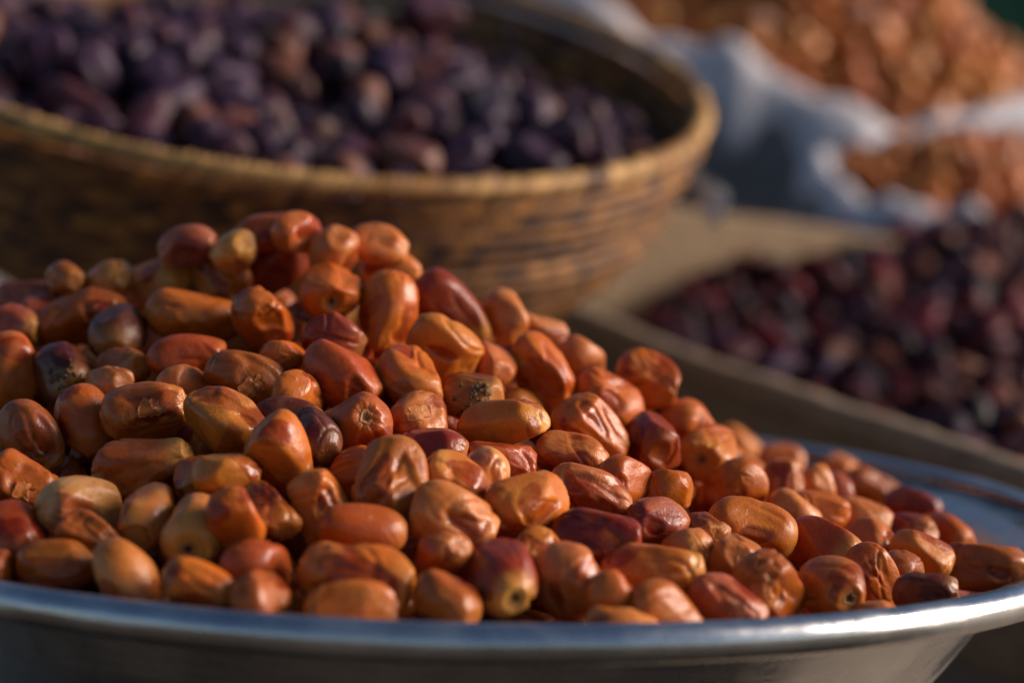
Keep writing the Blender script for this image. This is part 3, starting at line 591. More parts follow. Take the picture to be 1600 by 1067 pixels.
DEEP = """-2093 12232 1297 229 692 -115 -675 269 207 red
466 12473 1285 380 22 -762 -525 296 220 rust
-1860 12122 1424 251 545 -32 -799 296 206 gold
-1789 11321 1733 -240 -113 -706 656 303 219 orange
558 11428 1520 148 -408 649 -625 263 205 red
-746 12429 1450 744 -565 -278 -223 291 210 rust
830 12538 1163 -805 -28 -572 152 278 209 tan
-825 12880 1244 -67 477 438 -759 301 213 gold
-2224 9807 1606 -662 -743 -35 92 254 187 amber
-2592 11298 1419 -108 345 -714 600 251 186 orange
-2144 11504 1579 85 512 -733 440 260 197 pink
1642 11511 1119 42 -738 346 577 271 198 darkred
-843 11878 1694 -681 -697 179 -134 254 188 red
-1637 12455 1330 -663 -662 -189 295 278 203 pink
-578 11618 1708 -721 -689 15 -70 241 186 pink
-2109 9239 1432 224 131 713 -651 288 194 red
-279 12902 1280 484 561 -345 -576 308 217 tan
-1882 8769 1309 -537 -515 315 590 286 200 orange
-1662 11945 1475 421 857 -84 286 247 188 amber
600 12147 1312 648 -649 378 128 279 218 pink
-2524 10418 1743 -863 -364 258 -236 252 191 tan
373 10998 1655 694 -370 483 385 280 223 red
-1552 11734 1572 100 108 -615 -774 278 204 gold
819 12222 1232 341 -628 -520 468 281 188 brown
1435 11706 1188 -821 -108 516 220 243 186 gold
-2454 9882 1553 614 -271 611 420 249 189 orange
-2094 11277 1614 360 -212 830 -370 286 223 amber
159 12495 1303 -602 548 523 250 264 186 tan
23 11436 1655 226 -756 44 613 274 202 tan
-884 12627 1405 604 -8 -687 404 299 203 gold
-2253 8960 1292 -429 -795 -173 391 273 188 rust
968 11837 1260 387 -646 410 514 263 195 red
-471 12213 1513 -278 -897 203 276 293 198 red
-2333 10252 1716 247 445 553 -660 295 196 darkred
1867 11133 1154 -401 -695 -511 308 259 205 brown
-1284 11120 1870 -316 581 218 718 317 214 rust
-2282 9520 1495 -336 -772 -225 491 265 203 orange
1127 12037 1164 -539 555 -313 551 255 190 brown
-1357 12167 1489 -389 718 -375 438 263 191 gold
-1422 11943 1545 477 -312 -672 -473 256 193 darkred
-2708 10695 1591 -843 317 -393 184 288 203 rust
-817 11052 1961 830 340 -335 -288 268 211 red
-102 11152 1804 -492 80 -804 324 268 202 darkred
-1317 11525 1762 -716 -16 -502 485 288 218 rust
-1151 11966 1628 188 -625 325 -685 274 201 rust
1168 11053 1239 151 -3 -770 -620 288 222 tan
-2223 10771 1774 -613 -643 378 259 280 204 pink
-330 11904 1581 485 509 -643 303 247 190 red
96 11989 1523 -293 -164 594 731 260 205 pink
-99 12696 1300 -515 -458 -723 41 292 197 orange
305 11818 1442 590 224 543 -553 295 220 orange
-1850 10883 1807 64 69 -690 -718 289 199 pink
-1394 12395 1378 568 -234 -738 -278 290 209 gold
1525 11129 1159 -520 -699 460 -168 314 213 brown
-2448 11564 1401 -453 347 -506 -647 263 196 brown
-291 12417 1401 305 -397 -747 -437 306 218 darkred
-1147 12727 1287 -118 104 710 686 264 205 tan
-2846 10496 1570 663 -482 -528 -225 262 203 darkred
-184 12125 1528 -638 551 394 367 290 198 red
-1271 12561 1334 -371 -102 539 749 281 195 pink
-299 11536 1713 -693 210 -670 -165 277 216 orange
-2738 9964 1448 -679 637 -116 347 293 200 tan
-509 11099 1882 170 717 -350 579 329 225 amber
-2312 11867 1344 -67 -451 -463 760 275 194 darkred
-2935 10403 1422 624 414 511 -422 310 213 gold
-2016 11907 1436 436 764 398 262 269 203 darkred
435 10774 1648 715 -114 683 -93 270 198 tan
-889 11651 1773 -597 144 788 51 281 203 amber
-643 11413 1843 -522 517 -366 571 271 213 orange
-10 11782 1559 -429 8 -766 479 279 210 tan
-1002 12282 1535 -432 -174 -767 -441 290 206 gold
-21 12363 1389 530 -617 -334 -477 294 221 pink
-2572 11079 1524 -707 465 -526 89 247 197 amber
-607 12729 1351 234 574 12 785 287 194 rust
-2783 10880 1524 -688 309 -565 -336 262 185 pink
-2661 11479 1316 -402 -647 130 635 245 192 gold
-523 12930 1286 -331 432 567 618 266 189 pink
658 11155 1477 484 721 -484 110 274 217 amber
1056 11319 1261 778 609 -112 106 267 197 amber
-2603 9350 1320 -86 728 173 -658 290 223 pink
-2391 11090 1626 -37 135 -758 -637 271 201 amber
-1152 11721 1704 513 293 507 -628 295 202 red
649 11693 1372 530 -560 479 420 261 207 darkred
-1215 11327 1782 414 -210 -822 330 285 199 darkred
-2819 11200 1311 -55 -379 -745 -546 279 208 orange
-436 11750 1666 520 119 -490 -689 286 200 pink
-1977 8964 1377 493 -231 699 -463 275 215 brown
-919 11487 1825 719 384 494 304 257 189 red
334 11373 1554 256 -170 646 -699 275 198 pink
321 12711 1223 -21 -351 -63 -934 263 193 rust
-1868 11553 1629 -319 649 371 583 266 192 tan
-2573 10077 1564 200 -220 669 681 268 194 orange
-908 12079 1606 208 -472 -808 286 276 213 darkred
-2545 9677 1441 473 -457 161 -736 266 203 amber
585 12722 1199 -329 112 -937 34 238 188 red
-1561 11256 1777 166 30 841 -514 271 211 amber
-558 12032 1588 241 552 -601 -525 309 223 darkred
-1938 12417 1263 -556 -657 -399 -316 299 202 brown
578 11916 1404 -754 15 573 -320 280 210 darkred
130 11112 1695 777 -492 338 -201 294 197 rust
852 11539 1302 -258 -415 817 305 245 186 tan
-1298 10907 1954 70 -595 -327 -731 289 199 darkred
-2430 10813 1672 -392 -874 44 284 256 199 darkred
-982 11301 1894 550 646 -336 -410 274 187 orange
1389 10911 1224 103 -229 -857 450 291 196 amber
-2314 9227 1344 -79 -723 160 -667 268 199 brown
-1575 11515 1667 334 371 -675 -543 264 188 amber
-2660 10497 1664 425 839 -332 75 260 192 amber
-2304 10541 1868 838 -411 352 -71 271 209 amber
-2150 11701 1441 -606 399 -625 -288 247 190 brown
1154 12308 1189 96 77 701 702 270 189 amber
-1594 10778 1903 -797 -516 302 87 329 219 amber
-1956 11721 1552 53 584 722 -368 276 219 red
271 12247 1361 151 -849 -213 459 265 195 orange
-361 11277 1783 355 360 614 606 264 203 gold
1363 12194 1166 415 -734 -171 510 267 189 orange
-524 12540 1366 -399 -691 79 597 251 186 darkred
1566 11894 1112 -566 553 461 -402 255 198 brown
-2348 11349 1529 -778 537 -15 326 282 191 amber
-2058 11085 1751 -486 741 198 -420 265 196 rust
13 12834 1224 -468 468 661 -353 260 202 gold
-2893 10056 1346 -610 319 -339 -641 270 211 brown
1340 11150 1217 512 752 272 -313 250 187 orange
-2890 10932 1382 -562 -323 518 559 249 188 darkred
440 11613 1465 506 -683 114 -515 283 189 tan
-1587 11013 1802 606 -78 -693 384 252 197 red
-2125 8789 1250 404 123 494 760 283 209 orange
-2758 9765 1360 -258 783 -113 555 275 188 brown
-2192 10075 1732 101 13 660 -745 255 201 red
-1675 10639 1784 -719 373 581 82 265 198 pink
1095 9208 1091 -615 495 -566 -239 319 219 red
1230 11478 1076 132 -19 656 743 314 211 rust
959 9497 1199 -667 346 -659 30 252 194 tan
1835 10290 971 206 825 -355 388 282 221 red
1164 9702 1156 619 -753 -131 -179 254 194 pink
-1083 12059 1420 -447 531 -472 -544 262 188 tan
1360 9774 1130 -470 825 164 267 300 209 tan
1275 11864 1035 726 -664 47 -173 269 213 amber
889 8886 1108 790 586 -24 -178 307 209 tan
-808 8989 1506 -158 496 -484 -703 323 218 pink
1520 10614 1082 70 441 -440 780 326 225 brown
230 9862 1529 374 704 -270 -540 253 189 brown
1187 10069 1172 -598 -340 429 -585 300 216 gold
-801 12498 1279 -260 746 -241 -564 277 186 red
637 9398 1267 849 -478 -180 -135 303 203 orange
-166 10964 1727 -362 -552 -167 -732 268 188 pink
479 9834 1431 410 301 534 -675 268 191 red
-949 8303 1167 -98 -610 -504 -603 312 213 pink
767 11338 1317 539 771 -271 205 291 208 tan
-493 10382 1981 512 587 -351 519 278 193 tan
595 8404 1095 -411 -432 715 -365 290 194 brown
282 9037 1326 -256 519 -605 548 244 192 pink
-195 9065 1439 -695 -276 -561 356 277 216 darkred
930 9806 1238 -212 143 733 -630 289 219 orange
1607 9941 1019 322 571 -239 -716 265 190 red
1400 10287 1142 -238 -343 -651 634 276 194 darkred
-1105 9060 1448 -224 111 -679 690 325 225 tan
-1407 9733 1635 -745 415 -111 -510 323 220 red
-799 11499 1688 615 151 -715 -295 297 203 darkred
382 10204 1561 391 -563 260 680 300 212 amber
-654 10724 1965 837 -124 511 155 276 198 rust
1093 10431 1189 407 406 -573 584 289 200 orange
-218 11758 1512 894 445 -39 -38 267 212 rust
-271 10064 1755 -251 -454 385 763 266 191 orange
-922 11862 1525 -512 -689 -145 -492 281 223 orange
-54 11560 1501 -558 -540 -497 -387 275 214 gold
464 10998 1478 125 -408 629 -650 251 194 orange
-2488 11703 1253 302 -572 -304 700 292 216 brown
-1198 10683 1912 -622 -565 189 -508 283 190 darkred
-55 11225 1657 -544 570 -7 615 250 194 tan
-1403 9012 1370 48 528 512 -676 316 211 rust
194 10343 1702 -707 -110 -633 295 271 211 pink
-293 9450 1595 -625 607 -383 -306 271 210 brown
861 8534 1098 -121 242 -524 -808 277 213 amber
145 10608 1733 -397 -581 -173 689 255 198 red
1233 8852 1040 -419 543 -576 445 239 187 tan
-966 9216 1603 -501 -449 464 -576 264 199 pink
-166 9318 1474 -395 552 601 422 307 223 tan
-437 8929 1417 535 496 -479 488 265 198 tan
439 11328 1416 -775 -532 -283 -191 264 196 rust
1249 10703 1143 -324 -536 640 446 262 205 red
-417 12845 1138 445 -495 -617 -420 309 209 tan
-1322 11708 1541 372 -574 -255 -683 305 214 orange
-129 8806 1314 -467 -570 129 -663 262 204 red
1815 10955 981 582 -145 -648 -469 311 222 pink
1764 11306 1045 495 -237 -103 829 259 188 tan
652 8685 1185 -125 -739 5 -662 278 215 red
-1578 12170 1274 -590 234 -722 -277 301 220 orange
-2358 9588 1345 -21 736 -128 665 279 205 gold
529 10570 1553 565 276 754 193 288 219 darkred
659 9144 1248 -351 357 167 849 319 215 pink
1411 9495 1107 568 526 -620 129 251 194 orange
1112 12238 1035 -49 158 715 680 296 201 orange
-1025 12456 1278 -452 317 -624 554 285 191 gold
-441 10827 1835 527 192 -680 -473 319 222 gold
273 9573 1431 511 -138 578 -621 271 213 darkred
168 11628 1416 -317 -590 115 -733 284 212 brown
1845 10488 1035 -490 -315 -753 -307 273 188 tan
724 11830 1190 483 -656 -15 -579 260 204 tan
-1743 11384 1536 -56 574 591 -564 313 222 red
-970 9621 1716 115 -32 817 564 291 219 tan
988 11547 1148 -594 248 -739 -198 302 212 red
181 11217 1507 114 -104 -846 -511 286 200 red
-354 9174 1525 -739 603 -266 -143 268 188 rust
1609 9641 1058 650 -170 -724 156 268 195 pink
614 10277 1445 -616 56 617 -486 256 192 orange
571 12332 1137 -251 520 547 -606 308 216 pink
481 9394 1367 465 -790 -333 222 278 220 pink
-1537 9559 1602 -779 499 321 -203 272 207 gold
1855 10053 1028 488 785 -164 345 281 205 gold
-2562 9891 1355 -213 50 741 635 292 214 darkred
-1976 10604 1799 -632 -270 -690 226 270 211 gold
-1286 12710 1147 -660 -740 27 128 240 187 amber
-2816 10665 1404 -791 -454 393 119 271 197 orange
311 12032 1263 -649 -307 -676 -166 275 204 orange
-1764 11800 1384 -18 -884 -91 -458 251 186 brown
-2059 11949 1272 608 -270 -463 -586 291 196 rust
1641 11186 1049 -441 100 713 535 259 190 gold
108 8796 1277 -716 58 -405 -566 276 207 brown
-1464 12633 1184 -870 258 -207 366 275 210 pink
-145 10214 1741 200 -860 115 455 261 186 amber
-2217 10921 1593 238 16 888 -393 261 198 brown
-218 12773 1136 691 488 -189 499 262 192 red
403 12199 1207 508 841 20 184 261 198 tan
-1637 12488 1167 495 -61 -616 -610 268 188 red
34 12097 1379 -773 297 -391 -402 300 208 rust
930 10071 1233 452 -319 605 -573 244 194 rust
-791 12144 1480 70 149 -664 730 277 197 red
-2385 10153 1556 -498 626 490 348 318 214 amber
-172 12520 1255 -399 406 -452 686 269 189 orange
-1633 11109 1641 -505 756 -347 -230 243 192 gold
-2626 10282 1477 -500 -335 -650 -463 313 218 red
-666 9497 1660 421 -392 595 562 272 211 pink
-554 11314 1717 377 -2 -426 822 293 200 brown
-704 11801 1601 517 192 465 -692 249 194 red
-1853 11139 1614 481 -139 817 -285 273 196 pink
761 8973 1180 556 658 96 -499 244 188 amber
1076 8700 1029 675 327 581 -316 247 185 pink
-1161 11518 1606 -680 224 612 336 269 191 amber
-1459 11939 1378 -578 807 88 83 266 188 orange
-1011 8824 1387 622 -702 344 43 260 190 red
-2003 10936 1643 -403 433 -710 -382 269 204 brown
1557 10882 1070 -203 646 194 710 266 202 pink
-965 10927 1898 33 403 -660 -633 280 214 red
-951 11126 1802 -320 -631 201 -677 241 188 tan
-1144 9712 1709 -779 542 -255 -183 269 193 rust
865 12069 1105 184 693 210 -665 270 204 darkred
-216 12175 1360 393 562 -466 -559 310 210 brown
329 8282 1099 178 -48 734 654 285 207 brown
1290 12119 1013 -133 -638 -386 -653 272 187 orange
-118 9705 1581 -587 669 -205 407 247 192 darkred
-2299 11123 1484 444 671 -585 99 250 185 amber
-630 12594 1244 -795 14 589 140 283 195 pink
857 9205 1157 -213 393 -588 -674 267 212 amber
-1107 12310 1380 138 -634 -418 636 244 190 orange
1706 10806 874 -242 607 223 -723 325 219 pink
-1718 9590 1407 627 765 -144 -30 241 185 brown
346 12266 1071 -743 523 305 -286 272 190 rust
-742 12168 1280 -610 -711 -238 257 270 213 brown
-1322 10914 1712 -181 -471 -200 840 279 212 orange
-364 11581 1485 642 -701 4 311 243 187 darkred
911 9327 1015 -923 312 157 159 248 193 brown
1226 9195 945 -548 -108 661 -501 255 204 amber
1591 10124 929 329 917 -142 -176 290 212 orange
312 9116 1187 -548 -548 -605 -183 248 185 darkred
845 12305 1009 168 -393 -764 483 252 187 red
352 10735 1469 201 395 -299 -845 299 212 darkred
-2603 10938 1286 734 242 630 80 312 217 tan
1638 10373 907 209 539 674 -459 269 190 amber
-2204 9977 1477 902 -176 387 -74 265 186 rust
-977 9853 1663 861 -359 324 -157 272 194 rust
1162 10015 989 132 -592 403 -685 290 218 amber
-958 8532 1128 624 643 74 -437 263 207 brown
54 12597 1076 -872 -401 -281 5 321 215 rust
-121 10963 1562 -480 649 -321 495 279 195 darkred
649 11426 1190 -640 514 -482 -307 261 208 red
-1979 8956 1115 -327 310 712 -539 290 195 orange
-43 12164 1192 545 504 473 -475 267 208 brown
-1836 11822 1219 -101 -284 -736 -606 322 220 orange
-2372 9349 1176 479 -222 770 360 254 198 pink
284 12569 1005 133 -109 498 -850 284 225 amber
-320 11906 1326 217 -705 -328 -590 276 197 orange
65 10744 1532 44 706 527 472 287 202 orange
1292 10781 984 297 425 -665 537 288 221 brown
-1139 11774 1375 2 -684 344 -643 284 201 amber
-2136 11359 1381 653 596 -420 -202 265 192 red
606 9880 1230 -704 -522 363 316 306 210 rust
-277 11230 1559 -632 316 -701 -102 310 214 rust
1550 11344 885 454 450 638 429 288 198 brown
-518 10578 1797 789 -433 -434 -39 259 185 rust
-1962 12022 1111 -108 -395 -583 -702 297 223 darkred
-511 8746 1255 309 332 439 -775 303 219 gold
-2470 10141 1394 -339 669 195 -632 278 192 pink
-1398 12419 1126 -125 601 116 781 291 209 red
-2705 10300 1323 473 -275 748 -375 250 192 red
-819 11231 1623 478 346 692 416 306 219 darkred
214 9801 1355 -834 97 -522 153 247 195 red
-2599 11325 1167 561 202 -610 522 269 192 tan
984 10194 1114 -480 -576 -591 298 269 192 amber
-2308 9787 1331 -590 -127 771 202 249 194 rust
1158 10336 1021 782 301 348 421 296 203 tan
850 11319 1106 -608 -123 725 301 270 203 gold
-831 10223 1787 13 875 -201 -441 272 197 amber
-59 9305 1320 179 203 597 755 273 209 tan
-2542 10680 1442 108 578 457 667 253 199 red
-1513 9742 1486 -802 -137 581 -8 255 188 gold
-1364 11261 1519 461 94 -744 -475 293 199 gold
835 11717 1024 719 232 -519 401 324 216 orange
1429 9521 897 -284 659 110 -688 249 194 amber
-2148 11715 1216 -469 789 -198 -344 315 221 amber
-493 11073 1628 -10 1 -698 716 292 219 rust
452 10101 1359 667 -625 -394 93 240 190 amber
-440 12332 1234 121 -693 91 -705 283 189 tan
486 9650 1236 158 -548 378 729 259 202 rust
-2333 11460 1259 664 -598 -48 -446 266 196 darkred
-1141 11191 1650 -65 -412 -432 -799 247 194 brown
-828 9014 1327 -531 458 -607 -374 280 202 tan
636 11081 1267 452 442 -470 616 294 220 tan
-1654 10901 1632 722 -23 -642 -258 272 194 brown
1406 10106 996 -718 -378 150 -565 292 220 gold
262 11465 1325 693 261 -367 563 273 213 orange
453 10435 1436 -606 139 771 135 286 221 brown
-1656 11489 1369 -21 242 -740 -628 325 222 pink
-1567 10244 1640 -593 77 625 502 309 221 amber
1066 9797 998 -566 -202 -747 284 307 220 red
-777 9724 1595 -483 476 -432 -594 272 214 amber
-856 12689 1057 -218 820 -144 509 317 220 tan
313 11131 1408 -310 748 13 587 263 206 darkred
915 10895 1100 354 -688 -305 555 272 189 tan
-82 10542 1698 -253 253 -412 -838 252 197 tan
398 8561 1045 -748 663 -2 -39 303 205 pink
-2316 10629 1501 -681 634 72 358 244 191 orange
-1996 9347 1301 -632 -294 -567 439 274 206 brown
-800 10776 1812 -678 455 438 377 257 188 gold
1412 9851 914 809 -332 -481 68 310 224 brown
671 10230 1252 -240 298 601 -702 282 196 red
-2351 11165 1328 -662 615 -212 373 253 198 pink
-590 9433 1486 612 116 561 545 277 192 darkred
-2690 10048 1254 -934 205 274 -102 265 201 orange
1739 9950 865 -282 771 156 -550 306 211 rust
-1743 10730 1648 -145 681 -317 644 255 192 brown
758 9566 1124 -15 -676 -542 -498 289 222 pink
569 10791 1306 209 -504 209 811 280 206 darkred
-1952 9927 1507 -234 -385 -678 581 272 212 tan
157 12156 1126 -501 -758 -310 281 296 203 red
-192 12397 1117 -109 -752 -183 -623 295 198 rust
552 11918 1160 33 478 260 838 301 203 red
-615 8407 1093 -721 678 -143 12 289 214 red
-496 12179 1304 -109 599 -171 775 253 198 gold
577 8804 1020 -302 796 103 515 267 208 darkred
1533 11546 905 -551 303 -747 216 295 216 brown
974 10644 1115 -394 130 629 -657 272 213 red
229 9321 1289 203 568 -457 -654 242 189 tan
-142 11787 1320 -555 -487 546 -396 295 206 gold
774 8684 939 742 207 -596 228 317 214 brown
-2520 9681 1227 -266 137 684 -665 276 212 darkred
-2174 10555 1600 -442 428 -769 175 281 189 tan
-1503 9132 1254 219 -616 -417 632 317 220 darkred
-1479 11682 1333 352 -768 -302 -441 255 191 pink
-1144 12242 1227 723 157 -673 -4 262 203 darkred
-1288 10255 1713 101 -732 71 -670 286 191 brown
1233 11165 1009 581 26 598 552 270 186 orange
-553 11788 1431 322 -221 -842 -373 305 221 tan
-31 9881 1472 -265 -628 412 -605 266 196 amber
-1434 9480 1418 -523 710 -251 -399 248 192 orange
438 8971 1095 646 422 463 435 235 185 amber
1273 10498 1027 327 -128 421 -836 250 195 brown
617 12419 963 274 76 516 808 295 204 gold
-1950 11529 1336 -458 301 659 -516 256 203 pink
1485 11124 905 -477 348 601 -539 291 212 orange
-1333 10615 1740 218 -251 668 -666 329 223 darkred
537 12128 1044 688 556 -445 -137 289 194 pink
-1393 9973 1574 -263 735 3 -624 255 188 brown
-2192 9212 1124 1 392 748 -535 309 209 amber
142 10289 1516 467 -258 -715 452 277 191 orange
-441 12534 1111 636 -581 204 -465 282 205 rust
-1983 11171 1432 359 536 -331 689 289 207 orange
-1325 12054 1234 -301 309 -643 -633 251 199 rust
635 10519 1310 612 -667 -104 -411 287 218 darkred
242 11702 1245 -826 512 4 235 269 214 amber
-992 11583 1482 -589 320 -680 -299 281 218 red
991 11109 1101 747 187 388 -506 275 209 pink
1040 8958 957 -805 476 351 -39 255 196 orange
-2061 9576 1350 -400 185 738 -511 264 192 brown
1828 10543 852 36 416 428 -802 285 195 darkred
-1621 8608 1063 -749 -539 -294 -251 258 185 brown
-973 9267 1444 -218 -733 74 640 275 188 gold
-1050 10791 1796 329 91 580 -739 263 208 tan
-599 8976 1291 -492 -546 409 -540 251 189 orange
1059 11981 925 -352 -757 400 -379 278 220 rust
-835 10959 1729 -623 565 -413 348 293 212 pink
425 9237 1186 -450 92 -420 783 291 200 amber
-559 11523 1485 -269 -570 -328 704 262 193 red
-36 11283 1438 296 634 605 -380 263 198 gold
1108 11693 954 602 543 -430 396 300 210 brown
-1680 10074 1619 -317 -138 325 880 279 195 rust
-1057 10119 1762 -282 -837 103 -457 310 216 brown
-1397 11512 1428 782 164 -507 -323 287 202 amber
-1143 8545 1161 270 864 -423 -37 237 188 tan
-338 10707 1695 12 -17 538 -842 266 189 rust
-1009 9538 1527 -361 244 -688 581 288 196 red
-1769 12291 1047 -652 -146 -743 45 267 188 gold
437 11593 1241 -151 175 -665 -710 263 187 tan
270 10032 1389 646 -511 -567 19 285 194 rust
-2218 10311 1537 -36 243 787 566 261 196 tan
255 10513 1545 -427 775 44 -463 254 194 brown
54 11901 1224 617 -512 511 311 283 221 rust
1674 9715 907 -72 -242 663 705 254 190 darkred
-1040 12516 1099 -573 311 716 249 323 217 rust
700 9112 1037 -574 500 408 504 267 210 red
-670 10120 1725 619 125 -684 365 288 204 tan
-613 12768 1075 302 436 -572 626 317 221 pink
821 9901 1123 659 667 -331 108 285 193 red
-2833 10679 1238 -711 -446 490 -238 251 198 amber
5 9637 1387 -538 160 -695 449 293 215 pink
199 10930 1485 -578 -105 808 38 286 192 amber
-605 12012 1320 881 -438 -177 -38 286 195 darkred
-1492 10493 1715 621 29 -190 -760 256 190 rust
-1817 12009 1300 21 -90 -462 882 215 171 pink
-2382 10420 1565 831 -398 126 367 258 178 amber
729 8471 1011 182 -167 -626 -739 199 156 gold
-1306 11102 1696 466 -270 511 -671 220 152 pink
1613 11730 995 -334 419 543 -646 221 167 pink
90 12779 1108 -33 -383 406 -829 229 158 darkred
-2085 9127 1251 768 55 -604 207 219 152 gold
1667 10614 960 737 -495 -138 439 241 165 orange
-291 10534 1808 359 819 421 -154 233 165 darkred
-2232 11961 1183 238 -542 221 775 249 173 darkred
-2111 10711 1661 434 62 -775 -454 250 170 darkred
-1256 11377 1613 384 298 -628 -607 205 162 red
-683 10465 1948 282 682 504 -449 223 171 pink
-2207 9395 1290 708 -703 -14 -72 242 168 amber
-2479 11511 1224 498 135 590 621 202 160 gold
376 12759 1029 -607 -596 416 322 196 156 darkred
-2150 11097 1525 616 -754 179 142 213 156 red
-2609 10814 1382 -395 -789 358 304 219 161 brown
-2412 10877 1455 121 -46 -557 820 199 150 amber
1680 9497 952 498 35 679 -537 245 169 brown
-2728 9877 1235 584 626 -453 -250 193 153 brown
576 12672 1021 838 -533 -98 -62 210 150 darkred
-1967 11401 1488 -673 -136 -715 130 209 150 pink
-693 11569 1571 421 894 74 -136 231 155 tan
-637 12395 1262 706 -316 587 239 206 155 orange
-1279 11917 1412 -718 -7 624 -308 210 167 gold
534 11312 1307 643 -628 -433 75 214 159 darkred
-1795 12191 1181 838 -265 398 -262 204 151 amber
-1644 11947 1321 411 701 -346 -469 233 159 brown
-1081 11729 1524 -59 -465 -591 657 214 165 gold
-2622 11170 1307 574 478 -206 -632 223 157 darkred
836 12501 990 219 545 505 633 204 156 rust
-835 9462 1590 418 -275 -638 -585 217 160 pink
447 12487 1106 -481 350 620 511 206 164 brown
1387 11290 1007 -377 663 -184 -620 212 167 brown
-314 11103 1706 740 428 -508 -103 237 161 orange
-2035 12197 1151 -654 -385 648 64 216 156 tan
-863 11346 1717 -254 -610 -538 -523 230 161 darkred
-312 11403 1559 -661 425 -618 4 215 167 rust
1444 11833 974 -259 384 -506 -727 198 157 red
-431 11944 1436 -299 -66 -355 883 222 155 amber
1004 11793 1109 669 564 -201 440 219 164 pink
-2177 10449 1708 380 256 617 640 195 154 darkred
-2096 9739 1432 653 -689 81 -303 205 156 gold
1520 10364 1052 -255 455 -691 -501 206 153 gold
-1917 9487 1392 -471 720 -80 504 208 154 darkred
1372 11491 1043 -448 -293 -538 651 201 150 pink
1069 11386 1077 625 723 183 -230 220 157 amber
-2540 10482 1569 519 -202 -563 -611 195 155 brown
-1912 9108 1295 -136 -563 420 -699 196 156 rust
-4 12397 1203 585 -94 775 -218 218 155 darkred
-918 12128 1361 -311 -518 531 -595 246 166 red
-2697 10515 1481 -877 463 -116 -50 230 173 tan
-1087 12744 1096 238 431 537 685 227 159 darkred
1186 11322 819 164 636 507 -558 290 212 tan
10 10086 1354 -540 620 339 457 242 190 gold
-241 8509 958 -324 645 -373 -583 261 186 amber
-2101 11331 1192 428 -424 10 -798 265 200 rust
-320 8805 1063 -673 592 -232 -379 241 192 pink
-666 9635 1386 196 417 500 -733 279 187 rust
-1609 10880 1429 -756 -418 -493 105 297 212 rust
-993 10052 1564 -704 -295 -643 -60 250 191 amber
159 9578 1198 -533 281 -766 -225 271 207 darkred
-2628 10505 1282 45 -547 716 -433 298 208 tan
-1613 10183 1462 26 592 500 631 255 189 brown
-2270 10961 1326 -527 680 485 158 261 193 rust
838 11062 992 311 885 137 319 298 201 rust
-2087 10218 1409 478 752 -346 -294 276 217 darkred
-1312 10131 1527 79 -621 -71 777 282 221 orange
-1896 9866 1320 109 631 472 606 280 188 rust
-29 11599 1182 -65 753 416 506 284 201 red
-712 10031 1570 -445 754 -106 -472 273 206 red
209 12226 978 717 464 503 -133 289 196 pink
-324 9841 1409 -247 36 649 -719 259 192 pink
164 9307 1130 -213 -416 643 -606 250 196 orange
-2223 9652 1140 -498 36 -830 -248 269 208 gold
-540 12209 1067 547 -823 -70 -136 297 223 darkred
-351 9113 1190 -191 -826 -213 -485 248 188 tan
-1409 12463 913 -731 233 -586 261 281 201 rust
-1175 9414 1296 -475 18 869 139 266 207 orange
384 10947 1256 388 -469 -191 -770 263 188 orange
-140 11102 1351 392 -518 -669 -362 306 216 amber
1414 10779 815 -455 -163 585 652 267 200 brown
-1173 8778 1071 612 601 -506 92 266 198 brown
-953 12266 1082 306 827 26 -471 295 198 gold
925 9412 845 282 -567 581 -511 283 218 orange
571 11469 1010 473 -638 306 -525 314 215 pink
-1442 12127 1046 230 -745 45 624 283 208 gold
-407 11337 1380 -773 260 359 -453 319 217 orange
-1807 10578 1516 -192 432 -655 589 286 218 gold
1158 10934 877 258 710 -270 597 249 191 pink
-1072 11076 1494 -724 402 449 335 261 186 brown
436 8632 858 -484 -400 -704 331 273 192 pink
1301 10350 826 730 632 -123 228 283 189 brown
-1128 10643 1652 -655 -72 738 149 267 193 gold
-449 10197 1599 172 -13 730 -661 259 190 gold
-1766 9346 1145 -154 848 379 337 279 192 gold
-40 10422 1490 -130 631 -50 763 278 190 pink
-2257 9994 1236 602 -399 -398 -566 312 208 gold
223 9084 1022 553 -687 -166 -442 279 214 red
935 9180 845 351 612 -375 -602 274 189 amber
-787 8645 1031 465 -445 526 556 294 202 rust
-933 8405 910 176 674 -7 -718 260 198 amber
-1819 11533 1181 -367 345 -489 -712 285 196 orange
-2020 11771 1043 50 -638 -395 660 247 187 pink
403 9428 1049 154 -295 -820 466 327 224 red
-1511 9705 1306 154 -325 -417 835 283 225 orange
216 11161 1244 -19 -292 618 -730 301 220 tan
-723 9333 1331 -10 -762 320 -562 241 187 gold
-975 10482 1758 -349 690 299 -559 279 203 brown
-716 10385 1679 -544 167 820 -64 258 197 gold
-255 10651 1546 -575 665 -376 294 243 189 brown
340 10270 1301 610 648 -139 -433 266 195 orange
-1011 11311 1440 724 521 -14 452 322 216 pink
-739 10775 1633 36 -75 -854 -513 247 190 orange
-1697 8861 968 375 -508 223 743 316 211 pink
397 11176 1171 -818 -114 -525 204 283 193 gold
-1437 9046 1086 300 395 -595 -632 308 210 tan
1506 10204 749 -444 -698 141 544 301 203 gold
1050 9006 777 -505 605 337 514 255 190 pink
-408 12637 912 353 109 802 469 292 197 rust
883 10436 1018 75 -55 -875 -475 262 207 orange
754 12047 843 -9 -825 359 437 278 204 darkred
166 10635 1363 791 -248 484 -280 282 203 red
-781 11745 1278 225 -79 -968 -81 307 208 orange
401 11699 1017 577 121 -736 334 253 199 tan
-1547 9437 1201 498 644 -292 -502 266 205 orange
-1307 11678 1224 -247 43 743 -620 277 203 tan
-252 12105 1113 447 682 -575 -59 274 210 brown
377 9873 1198 -532 -680 -228 449 295 218 amber
